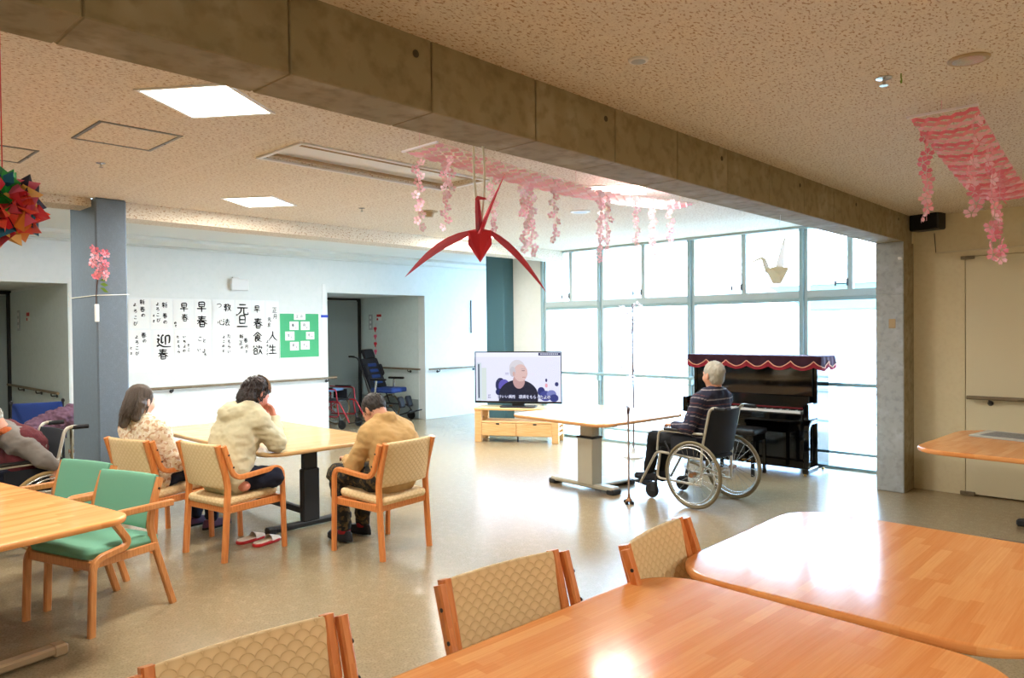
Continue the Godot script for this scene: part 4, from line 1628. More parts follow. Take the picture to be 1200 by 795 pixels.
func television() -> void:
	# stand front runs from (7.147,-7.532) to (7.741,-6.459)
	var a := Vector2(7.15, -7.53)
	var b := Vector2(7.735, -6.46)
	var mid := (a + b) / 2
	var face := Vector2(-(b - a).y, (b - a).x).normalized()
	var turn := facing(face)
	var L := (b - a).length()
	var c := mid - face * 0.21
	var t := thing("television_stand", "light wooden television stand with open shelf and two drawers", "television stand", Vector3(c.x, 0, c.y), turn)
	var w := L
	var g := Geo.new()
	g.span(Vector3(-w / 2 - 0.01, 0.455, -0.215), Vector3(w / 2 + 0.01, 0.49, 0.2), 0.006)
	part(g, "top", M.tv_wood, t)
	for s in [-1, 1]:
		for z in [-0.175, 0.165]:
			g = Geo.new()
			g.span(Vector3(s * (w / 2 - 0.05) - 0.05, 0, z - 0.03), Vector3(s * (w / 2 - 0.05) + 0.05, 0.455, z + 0.03), 0.005)
			part(g, "leg", M.tv_wood, t)
		for y in [0.1, 0.17, 0.24, 0.31]:
			g = Geo.new()
			g.span(Vector3(s * (w / 2 - 0.02) - 0.012, y, -0.15), Vector3(s * (w / 2 - 0.02) + 0.012, y + 0.035, 0.14), 0.003)
			part(g, "side_slat", M.tv_wood, t)
	g = Geo.new()
	g.span(Vector3(-w / 2 + 0.1, 0.275, -0.2), Vector3(w / 2 - 0.1, 0.30, 0.18), 0.004)
	part(g, "shelf", M.tv_wood, t)
	g = Geo.new()
	g.span(Vector3(-w / 2 + 0.1, 0.09, -0.18), Vector3(w / 2 - 0.1, 0.275, 0.18), 0.002)
	part(g, "drawer_case", M.tv_wood, t)
	for s in [-1, 1]:
		g = Geo.new()
		g.span(Vector3(s * (w / 4 - 0.05) - (w / 4 - 0.053), 0.095, -0.2), Vector3(s * (w / 4 - 0.05) + (w / 4 - 0.053), 0.268, -0.18), 0.004)
		var d := part(g, "drawer", M.tv_wood, t)
		g = Geo.new()
		g.span(Vector3(s * 0.27 - 0.025, 0.253, -0.205), Vector3(s * 0.27 + 0.025, 0.272, -0.198), 0.003)
		part(g, "finger_notch", M.dark_grey, d)
	g = Geo.new()
	g.cyl(Vector3(0, 0, -0.1), Vector3(0, 0.09, -0.1), 0.012, 8)
	part(g, "centre_foot", M.bracket, t)
	# television
	t = thing("television", "large flat television showing an interview with a white-haired man", "television", Vector3(c.x, 0.49, c.y) + Vector3(-face.x, 0, -face.y) * -0.05, turn)
	g = Geo.new()
	g.slab(0.52, 0.26, 0.06, 0.0, 0.018, 0.006, 6)
	part(g, "stand_base", M.black, t)
	g = Geo.new()
	g.span(Vector3(-0.09, 0.015, -0.02), Vector3(0.09, 0.09, 0.03), 0.006)
	part(g, "stand_neck", M.black, t)
	g = Geo.new()
	g.span(Vector3(-0.635, 0.06, -0.02), Vector3(0.635, 0.79, 0.03), 0.006)
	part(g, "body", M.dark_grey, t)
	for q in [[Vector3(-0.64, 0.055, -0.03), Vector3(0.64, 0.085, 0.0)], [Vector3(-0.64, 0.782, -0.03), Vector3(0.64, 0.797, 0.0)], [Vector3(-0.64, 0.085, -0.03), Vector3(-0.625, 0.782, 0.0)], [Vector3(0.625, 0.085, -0.03), Vector3(0.64, 0.782, 0.0)]]:
		g = Geo.new()
		g.span(q[0], q[1], 0.002)
		part(g, "bezel", M.tv_bezel, t)
	g = Geo.new()
	# seen from the front (-Z) the picture's left is at +X
	g.poly([Vector3(0.625, 0.085, -0.022), Vector3(-0.625, 0.085, -0.022), Vector3(-0.625, 0.782, -0.022), Vector3(0.625, 0.782, -0.022)], Vector3(0, 0, -1), [Vector2(0, 1), Vector2(1, 1), Vector2(1, 0), Vector2(0, 0)])
	part(g, "screen", M.tv_screen, t)
	var l := AreaLight3D.new()
	l.name = "screen_light"
	l.area_size = Vector2(1.25, 0.69)
	l.light_energy = 0.35
	l.light_color = Color(0.85, 0.9, 1.0)
	l.shadow_enabled = true
	l.area_range = 20.0
	l.area_attenuation = 2.0
	l.position = Vector3(0, 0.43, -0.035)
	t.add_child(l)

func screen_picture() -> ImageTexture:
	var im := Image.create_empty(512, 284, false, Image.FORMAT_RGB8)
	im.fill(Color(0.86, 0.87, 0.95))
	im.fill_rect(Rect2i(0, 0, 512, 26), Color(0.90, 0.91, 0.97))
	im.fill_rect(Rect2i(8, 60, 26, 224), Color(0.78, 0.83, 0.86))
	im.fill_rect(Rect2i(14, 68, 8, 200), Color(0.12, 0.16, 0.30))
	im.fill_rect(Rect2i(36, 90, 30, 190), Color(0.80, 0.85, 0.84))
	var blob := func(cx: float, cy: float, rx: float, ry: float, c: Color) -> void:
		for y in range(maxi(0, int(cy - ry)), mini(284, int(cy + ry) + 1)):
			for x in range(maxi(0, int(cx - rx)), mini(512, int(cx + rx) + 1)):
				var d := pow((x - cx) / rx, 2.0) + pow((y - cy) / ry, 2.0)
				if d < 1.0:
					im.set_pixel(x, y, c)
	# wheelchairs and shelves in the filmed room
	blob.call(150, 190, 30, 42, Color(0.13, 0.16, 0.34))
	blob.call(172, 196, 34, 40, Color(0.36, 0.33, 0.68))
	blob.call(142, 230, 22, 20, Color(0.12, 0.16, 0.36))
	blob.call(395, 225, 22, 26, Color(0.16, 0.2, 0.45))
	blob.call(420, 250, 34, 30, Color(0.25, 0.28, 0.55))
	blob.call(455, 240, 28, 24, Color(0.45, 0.48, 0.72))
	blob.call(486, 182, 11, 12, Color(0.16, 0.2, 0.42))
	blob.call(425, 190, 8, 12, Color(0.88, 0.62, 0.68))
	blob.call(425, 160, 6, 10, Color(0.2, 0.2, 0.4))
	blob.call(470, 262, 26, 22, Color(0.2, 0.24, 0.5))
	im.fill_rect(Rect2i(180, 118, 22, 3), Color(0.55, 0.55, 0.7))
	im.fill_rect(Rect2i(180, 126, 22, 3), Color(0.55, 0.55, 0.7))
	# white-haired man in a dark jumper
	blob.call(258, 250, 118, 92, Color(0.10, 0.12, 0.20))
	im.fill_rect(Rect2i(140, 250, 236, 34), Color(0.10, 0.12, 0.20))
	blob.call(262, 165, 36, 45, Color(0.72, 0.58, 0.58))
	blob.call(252, 92, 48, 50, Color(0.80, 0.79, 0.82))
	blob.call(272, 118, 42, 50, Color(0.82, 0.70, 0.69))
	blob.call(306, 122, 9, 12, Color(0.82, 0.70, 0.69))
	blob.call(225, 112, 18, 30, Color(0.74, 0.73, 0.77))
	blob.call(232, 124, 8, 14, Color(0.78, 0.64, 0.63))
	im.fill_rect(Rect2i(280, 104, 18, 4), Color(0.45, 0.38, 0.42))
	im.fill_rect(Rect2i(282, 142, 20, 3), Color(0.62, 0.42, 0.44))
	im.fill_rect(Rect2i(276, 94, 24, 3), Color(0.66, 0.62, 0.66))
	# caption box and subtitles
	im.fill_rect(Rect2i(380, 2, 130, 16), Color(0.16, 0.19, 0.36))
	for k in 9:
		im.fill_rect(Rect2i(392 + k * 12, 6, 8, 7), Color(0.85, 0.87, 0.93))
	return ImageTexture.create_from_image(subtitle(im))

# one line of white outlined subtitle characters drawn from strokes
func subtitle(im: Image) -> Image:
	var text := ["こ", "れ", "だ", "け", "い", "い", "場", "所", " ", "現", "場", "を", "も", "ら", "っ", "た", "よ", "の"]
	var x := 72.0
	for ch in text:
		if ch != " " and STROKES.has(ch):
			for pass_no in 2:
				for st in STROKES[ch]:
					for k in range(0, st.size() - 3, 2):
						var p := Vector2(st[k], st[k + 1])
						var q := Vector2(st[k + 2], st[k + 3])
						for j in 9:
							var r := p.lerp(q, j / 8.0)
							var px := int(x + r.x * 0.2)
							var py := int(246 + r.y * 0.22)
							if pass_no == 0:
								im.fill_rect(Rect2i(clampi(px - 2, 0, 506), clampi(py - 2, 0, 278), 5, 5), Color(0.16, 0.2, 0.45))
							else:
								im.fill_rect(Rect2i(clampi(px, 0, 509), clampi(py, 0, 281), 2, 2), Color(0.98, 0.98, 1.0))
		x += 21.0
	return im

# ------------------------------------------------------------------ figures: smooth skins over jointed limbs

class Field:
	var o: Vector3
	var s: float
	var nx: int
	var ny: int
	var nz: int
	var d := PackedFloat32Array()

	func _init(lo: Vector3, hi: Vector3, cell: float) -> void:
		o = lo
		s = cell
		nx = int((hi.x - lo.x) / cell) + 2
		ny = int((hi.y - lo.y) / cell) + 2
		nz = int((hi.z - lo.z) / cell) + 2
		d.resize(nx * ny * nz)
		d.fill(0.2)

	func cap(a: Vector3, b: Vector3, ra: float, rb: float, k := 0.03) -> void:
		var m := maxf(ra, rb) + k + s * 2.5
		var lo := (a.min(b) - Vector3(m, m, m) - o) / s
		var hi := (a.max(b) + Vector3(m, m, m) - o) / s
		var ba := b - a
		var bb := maxf(ba.dot(ba), 1e-9)
		var ik := 0.25 / k
		for z in range(maxi(0, int(lo.z)), mini(nz, int(hi.z) + 1)):
			for y in range(maxi(0, int(lo.y)), mini(ny, int(hi.y) + 1)):
				var row := (z * ny + y) * nx
				for x in range(maxi(0, int(lo.x)), mini(nx, int(hi.x) + 1)):
					var pa := o + Vector3(x, y, z) * s - a
					var t := clampf(pa.dot(ba) / bb, 0.0, 1.0)
					var q := (pa - ba * t).length() - ra - (rb - ra) * t
					var e := d[row + x]
					var h := k - absf(q - e)
					if h > 0.0:
						d[row + x] = minf(q, e) - h * h * ik
					elif q < e:
						d[row + x] = q

	func ell(c: Vector3, r: Vector3, k := 0.03, b := Basis(), cut := false) -> void:
		var big := maxf(r.x, maxf(r.y, r.z)) + k + s * 2.5
		var lo := (c - Vector3(big, big, big) - o) / s
		var hi := (c + Vector3(big, big, big) - o) / s
		var inv := b.transposed()
		var ik := 0.25 / k
		for z in range(maxi(0, int(lo.z)), mini(nz, int(hi.z) + 1)):
			for y in range(maxi(0, int(lo.y)), mini(ny, int(hi.y) + 1)):
				var row := (z * ny + y) * nx
				for x in range(maxi(0, int(lo.x)), mini(nx, int(hi.x) + 1)):
					var p := inv * (o + Vector3(x, y, z) * s - c)
					var q0 := (p / r).length()
					var q1 := (p / (r * r)).length()
					var q := q0 * (q0 - 1.0) / maxf(q1, 1e-6)
					var e := d[row + x]
					if cut:
						q = -q
						var hc := k - absf(q - e)
						if hc > 0.0:
							d[row + x] = maxf(q, e) + hc * hc * ik
						elif q > e:
							d[row + x] = q
						continue
					var h := k - absf(q - e)
					if h > 0.0:
						d[row + x] = minf(q, e) - h * h * ik
					elif q < e:
						d[row + x] = q

	# surface nets; wrinkle(p) moves each point along its normal, paint(p) gives its colour
	func skin(g: Geo, xf := Transform3D(), wrinkle = null, paint = null) -> void:
		var at := PackedInt32Array()
		at.resize(nx * ny * nz)
		at.fill(-1)
		var pos := PackedVector3Array()
		var sx := 1
		var sy := nx
		var sz := nx * ny
		for z in nz - 1:
			for y in ny - 1:
				var row := (z * ny + y) * nx
				for x in nx - 1:
					var k := row + x
					var a := d[k]
					var b := d[k + 1]
					var c := d[k + sy]
					var e := d[k + sy + 1]
					var f := d[k + sz]
					var h := d[k + sz + 1]
					var m := d[k + sz + sy]
					var w := d[k + sz + sy + 1]
					var cnt := int(a < 0.0) + int(b < 0.0) + int(c < 0.0) + int(e < 0.0) + int(f < 0.0) + int(h < 0.0) + int(m < 0.0) + int(w < 0.0)
					if cnt == 0 or cnt == 8:
						continue
					var sum := Vector3.ZERO
					var num := 0
					var v := [a, b, c, e, f, h, m, w]
					for ed in EDGES:
						var p: float = v[ed[0]]
						var q: float = v[ed[1]]
						if (p < 0.0) != (q < 0.0):
							var t := p / (p - q)
							sum += Vector3(ed[0] & 1, (ed[0] >> 1) & 1, ed[0] >> 2).lerp(Vector3(ed[1] & 1, (ed[1] >> 1) & 1, ed[1] >> 2), t)
							num += 1
					at[k] = pos.size()
					pos.append(o + (Vector3(x, y, z) + sum / num) * s)
		var quads := PackedInt32Array()
		for z in range(1, nz - 1):
			for y in range(1, ny - 1):
				var row := (z * ny + y) * nx
				for x in range(1, nx - 1):
					var k := row + x
					var inside := d[k] < 0.0
					if inside != (d[k + sx] < 0.0):
						var q := [at[k], at[k - sy], at[k - sy - sz], at[k - sz]]
						if not inside:
							q.reverse()
						quads.append_array(q)
					if inside != (d[k + sy] < 0.0):
						var q := [at[k], at[k - sz], at[k - sz - sx], at[k - sx]]
						if not inside:
							q.reverse()
						quads.append_array(q)
					if inside != (d[k + sz] < 0.0):
						var q := [at[k], at[k - sx], at[k - sx - sy], at[k - sy]]
						if not inside:
							q.reverse()
						quads.append_array(q)
		for pass_no in (2 if wrinkle != null else 1):
			var acc := PackedVector3Array()
			acc.resize(pos.size())
			for k in range(0, quads.size(), 4):
				var i0 := quads[k]
				var i1 := quads[k + 1]
				var i2 := quads[k + 2]
				var i3 := quads[k + 3]
				if i0 < 0 or i1 < 0 or i2 < 0 or i3 < 0:
					continue
				var fn := (pos[i2] - pos[i0]).cross(pos[i3] - pos[i1])
				acc[i0] += fn
				acc[i1] += fn
				acc[i2] += fn
				acc[i3] += fn
			if wrinkle != null and pass_no == 0:
				for k in pos.size():
					pos[k] += acc[k].normalized() * float(wrinkle.call(pos[k]))
				continue
			var first := g.v.size()
			for k in pos.size():
				if paint != null:
					g.tint = paint.call(pos[k])
				g.vert(xf * pos[k], xf.basis * acc[k])
			for k in range(0, quads.size(), 4):
				var i0 := quads[k]
				var i1 := quads[k + 1]
				var i2 := quads[k + 2]
				var i3 := quads[k + 3]
				if i0 < 0 or i1 < 0 or i2 < 0 or i3 < 0:
					continue
				g.i.append_array([first + i0, first + i2, first + i1, first + i0, first + i3, first + i2])

const EDGES := [[0, 1], [2, 3], [4, 5], [6, 7], [0, 2], [1, 3], [4, 6], [5, 7], [0, 4], [1, 5], [2, 6], [3, 7]]

func limits(pts: Array, m: float) -> Array:
	var lo: Vector3 = pts[0]
	var hi: Vector3 = pts[0]
	for p in pts:
		lo = lo.min(p)
		hi = hi.max(p)
	return [lo - Vector3(m, m, m), hi + Vector3(m, m, m)]

# head in its own axes: face towards -Z
func add_head(g: Geo, xf: Transform3D, neck_base: Vector3) -> void:
	var nb := xf.affine_inverse() * neck_base
	var f := Field.new(Vector3(-0.105, minf(-0.15, nb.y - 0.05), minf(-0.135, nb.z - 0.07)), Vector3(0.105, 0.145, maxf(0.13, nb.z + 0.075)), 0.0045)
	f.ell(Vector3(0, 0.03, 0.012), Vector3(0.076, 0.092, 0.096), 0.02)
	f.ell(Vector3(0, -0.035, -0.022), Vector3(0.062, 0.075, 0.068), 0.03)
	f.ell(Vector3(0, -0.093, -0.056), Vector3(0.026, 0.022, 0.024), 0.03)
	f.cap(Vector3(-0.036, 0.02, -0.078), Vector3(0.036, 0.02, -0.078), 0.011, 0.011, 0.018)
	for s in [-1, 1]:
		f.ell(Vector3(s * 0.04, -0.03, -0.06), Vector3(0.024, 0.024, 0.022), 0.025)
		f.ell(Vector3(s * 0.031, 0.003, -0.092), Vector3(0.018, 0.011, 0.014), 0.008, Basis(), true)
		f.ell(Vector3(s * 0.079, -0.004, 0.014), Vector3(0.010, 0.032, 0.021), 0.008, Basis(Vector3.UP, s * 0.35))
		f.ell(Vector3(s * 0.088, -0.002, 0.010), Vector3(0.006, 0.018, 0.010), 0.005, Basis(Vector3.UP, s * 0.35), true)
		f.ell(Vector3(s * 0.012, -0.034, -0.094), Vector3(0.008, 0.007, 0.009), 0.008)
	f.cap(Vector3(0, 0.004, -0.086), Vector3(0, -0.03, -0.104), 0.008, 0.012, 0.012)
	f.cap(Vector3(-0.02, -0.058, -0.082), Vector3(0.02, -0.058, -0.082), 0.006, 0.006, 0.008)
	f.cap(Vector3(-0.018, -0.069, -0.081), Vector3(0.018, -0.069, -0.081), 0.0065, 0.0065, 0.008)
	f.cap(Vector3(0, -0.05, 0.025), nb, 0.053, 0.058, 0.03)
	f.skin(g, xf)

func add_eyes(t: Node, xf: Transform3D, at: Node) -> void:
	for s in [-1, 1]:
		var g := Geo.new()
		g.ball(xf * Vector3(s * 0.031, 0.003, -0.077), Vector3(0.0115, 0.0115, 0.0115), 10, 8)
		part(g, "eye", M.eye, at)

# open or curled hand: u along the fingers, n out of the palm, thumb on the side given by thumb
func add_hand(g: Geo, wrist: Vector3, u: Vector3, n: Vector3, thumb: float, curl: float) -> void:
	u = u.normalized()
	n = (n - u * n.dot(u)).normalized()
	var s := u.cross(n)
	var xf := Transform3D(Basis(s, u, n), wrist)
	var f := Field.new(Vector3(-0.075, -0.04, -0.04), Vector3(0.075, 0.19, 0.11), 0.0035)
	f.cap(Vector3(0, -0.03, 0), Vector3(0, 0.015, 0), 0.026, 0.024, 0.015)
	var lens := [0.066, 0.076, 0.071, 0.055]
	for k in 4:
		var x := (k - 1.5) * 0.0195 * thumb * -1.0
		var kn := Vector3(x, 0.085 - absf(k - 1.2) * 0.005, 0.0)
		f.cap(Vector3(x * 0.6, 0.01, 0), kn, 0.014, 0.0105, 0.014)
		var p := kn
		var a := curl * 0.5
		for j in 3:
			var L: float = lens[k] * [0.46, 0.30, 0.24][j]
			var q := p + Vector3(0, cos(a), sin(a)) * L
			f.cap(p, q, 0.0092 - j * 0.0008, 0.0086 - j * 0.0009, 0.004)
			p = q
			a += curl
	var tb := Vector3(thumb * 0.022, 0.02, 0.008)
	var t1 := tb + Vector3(thumb * 0.030, 0.030, 0.012)
	var t2 := t1 + Vector3(thumb * 0.012, 0.030, 0.008 + curl * 0.008)
	var t3 := t2 + Vector3(-thumb * 0.002, 0.024, 0.006 + curl * 0.01)
	f.cap(tb, t1, 0.0135, 0.011, 0.012)
	f.cap(t1, t2, 0.0105, 0.0095, 0.004)
	f.cap(t2, t3, 0.0095, 0.0078, 0.003)
	f.skin(g, xf)

func shoe(t: Node, called: String, ankle: Vector3, dir: Vector3, m: Material, sole_m: Material, size := 1.0) -> void:
	dir.y = 0.0
	dir = dir.normalized()
	var side := dir.cross(Vector3.UP)
	var b := Basis(side, Vector3.UP, -dir)
	var base := Vector3(ankle.x, 0.0, ankle.z)
	var low := ankle.y - 0.085
	var g := Geo.new()
	var rings := []
	# outline of the sole, heel at +z
	var prof := [[0.0, 0.86], [0.012, 1.0], [0.03, 1.02], [0.055, 0.9], [0.075, 0.72]]
	for q in prof:
		var ring := PackedVector3Array()
		for k in 24:
			var a := TAU * k / 24
			var z := -sin(a)
			var w := 0.045 + 0.008 * sin(a) 
			var x := cos(a) * w
			var len := 0.135
			var zz := z * len - 0.045
			var f: float = q[1]
			var lift: float = q[0]
			if q[0] > 0.04 and z < 0.1:
				lift = lerpf(lift, 0.05, clampf((0.1 - z), 0, 1) * 0.9)
			ring.append(base + b * Vector3(x * f * size, low + lift * size + 0.002, (zz * f if z < 0 else zz * lerpf(f, 1.0, 0.4)) * size))
		rings.append(ring)
	g.loft(rings)
	var o := part(g, called, m, t)
	g = Geo.new()
	rings = []
	for q in [[0.0, 1.0], [0.018, 1.04]]:
		var ring := PackedVector3Array()
		for k in 24:
			var a := TAU * k / 24
			var z := -sin(a)
			ring.append(base + b * Vector3(cos(a) * (0.045 + 0.008 * sin(a)) * q[1] * size, low + q[0] + 0.001, (z * 0.137 - 0.045) * size))
		rings.append(ring)
	g.loft(rings)
	part(g, "sole", sole_m, o)

# one seated person; j holds the joints in the chair's axes (facing -Z)
func person(label: String, at: Vector2, face: Vector2, j: Dictionary, w: Dictionary) -> Node3D:
	var t := thing("person", label, "person", Vector3(at.x, 0, at.y), facing(face))
	var fold := noise(3.0, w.get("seed", 5), 3)
	var deep: float = w.get("fold", 0.008)
	var wr := func(p: Vector3) -> float:
		return fold.get_noise_3d(p.x * 3.0, p.y * 5.0, p.z * 3.0) * deep
	# body: slim figure under the clothes, with head and hands
	var body := Geo.new()
	var lim := limits([j.hip, j.chest, j.neck, j.sl, j.sr, j.el, j.er, j.wl, j.wr, j.kl, j.kr, j.al, j.ar], 0.14)
	var f := Field.new(lim[0], lim[1], 0.016)
	f.cap(j.hip, j.chest, 0.075, 0.06, 0.04)
	f.cap(j.chest, j.neck, 0.05, 0.045, 0.03)
	for q in [[j.sl, j.el, j.wl, j.hl, j.kl, j.al], [j.sr, j.er, j.wr, j.hr, j.kr, j.ar]]:
		f.cap(j.chest.lerp(j.neck, 0.4), q[0], 0.035, 0.03, 0.03)
		f.cap(q[0], q[1], 0.038, 0.032, 0.03)
		f.cap(q[1], q[2], 0.032, 0.024, 0.02)
		f.cap(j.hip, q[3], 0.07, 0.06, 0.04)
		f.cap(q[3], q[4], 0.06, 0.045, 0.03)
		f.cap(q[4], q[5], 0.042, 0.03, 0.03)
	f.skin(body)
	var hx := Transform3D(j.head_turn, j.head)
	add_head(body, hx, j.neck)
	for q in [[j.el, j.wl, j.get("pl", Vector3.DOWN), -1.0, j.get("ul", null)], [j.er, j.wr, j.get("pr", Vector3.DOWN), 1.0, j.get("ur", null)]]:
		var u: Vector3 = q[4] if q[4] != null else (q[1] - q[0])
		var n: Vector3 = q[2]
		# the thumb lies on the inner side when the palm looks down
		var s := u.normalized().cross((n - u.normalized() * n.dot(u.normalized())).normalized())
		var inward := Vector3(-q[3], 0, 0)
		if absf(inward.dot(s)) < 0.3:
			inward = Vector3(0, 1, 0)
		add_hand(body, q[1], u, n, 1.0 if s.dot(inward) > 0.0 else -1.0, w.get("curl", 0.5))
	var bm := part(body, "body", w.skin, t)
	add_eyes(t, hx, bm)
	# upper garment
	var g := Geo.new()
	lim = limits([j.hip, j.chest, j.neck, j.sl, j.sr, j.el, j.er, j.wl, j.wr], 0.24)
	f = Field.new(lim[0], lim[1], w.get("cell", 0.0105))
	var th: float = w.get("bulk", 0.0)
	var bw: float = w.get("width", 1.0)
	var spread := Vector3(0.075 * bw, 0, 0)
	f.cap(j.hip - spread + Vector3(0, w.get("hem", 0.0), 0), j.chest - spread, 0.115 + th, 0.105 + th, 0.08)
	f.cap(j.hip + spread + Vector3(0, w.get("hem", 0.0), 0), j.chest + spread, 0.115 + th, 0.105 + th, 0.08)
	f.cap(j.chest - spread, (j.sl + j.neck) * 0.5, 0.10 + th, 0.07 + th, 0.06)
	f.cap(j.chest + spread, (j.sr + j.neck) * 0.5, 0.10 + th, 0.07 + th, 0.06)
	f.cap(j.sl, j.sr, 0.062 + th, 0.062 + th, 0.06)
	f.cap((j.sl + j.sr) * 0.5, j.neck, 0.075 + th, 0.06 + th * 0.5, 0.05)
	for q in [[j.sl, j.el, j.wl], [j.sr, j.er, j.wr]]:
		f.cap(q[0], q[1], 0.062 + th, 0.052 + th, 0.035)
		f.cap(q[1], q[1].lerp(q[2], 0.92), 0.052 + th, 0.036 + th * 0.7, 0.025)
	if w.has("collar"):
		for k in 10:
			var a := TAU * k / 10
			var p: Vector3 = j.neck + Vector3(cos(a) * 0.06, w.collar, sin(a) * 0.06)
			f.ell(p, Vector3(0.026, 0.03, 0.026), 0.02)
	if w.has("hood"):
		for e in w.hood:
			f.ell(e[0], e[1], 0.03)
	for e in w.get("extra", []):
		f.ell(e[0], e[1], 0.05)
	g.tinted = w.has("paint")
	f.skin(g, Transform3D(), wr, w.get("paint"))
	part(g, w.top_name, w.top, t)
	# trousers
	g = Geo.new()
	lim = limits([j.hip, j.hl, j.hr, j.kl, j.kr, j.al, j.ar], 0.17)
	f = Field.new(lim[0], lim[1], 0.0115)
	f.cap(j.hl, j.hr, 0.112, 0.112, 0.06)
	for q in [[j.hl, j.kl, j.al], [j.hr, j.kr, j.ar]]:
		f.cap(q[0], q[1], 0.092, 0.070, 0.04)
		f.cap(q[1], q[2] + Vector3(0, 0.02, 0), 0.068, 0.056, 0.03)
	f.skin(g, Transform3D(), wr)
	part(g, "trousers", w.trousers, t)
	if w.has("shoes"):
		shoe(t, "shoe", j.al, j.get("fl", Vector3(0, 0, -1)), w.shoes, w.get("sole", M.rubber))
		shoe(t, "shoe", j.ar, j.get("fr", Vector3(0, 0, -1)), w.shoes, w.get("sole", M.rubber))
		if w.has("socks"):
			for a in [j.al, j.ar]:
				g = Geo.new()
				g.lathe(a + Vector3(0, -0.03, 0), [Vector2(0.046, 0.0), Vector2(0.05, 0.015), Vector2(0.05, 0.03), Vector2(0.045, 0.045)], 14, true)
				part(g, "sock_band", w.socks, t)
	elif w.has("feet"):
		for q in [[j.al, j.get("fl", Vector3(0, 0, -1))], [j.ar, j.get("fr", Vector3(0, 0, -1))]]:
			g = Geo.new()
			f = Field.new(q[0] - Vector3(0.2, 0.09, 0.2), q[0] + Vector3(0.2, 0.09, 0.2), 0.008)
			var dn: Vector3 = q[1].normalized()
			f.cap(q[0], q[0] + dn * 0.15, 0.042, 0.032, 0.02)
			f.ell(q[0] + dn * 0.14, Vector3(0.042, 0.03, 0.042), 0.02)
			f.skin(g)
			part(g, "sock_foot", w.feet, t)
	return t

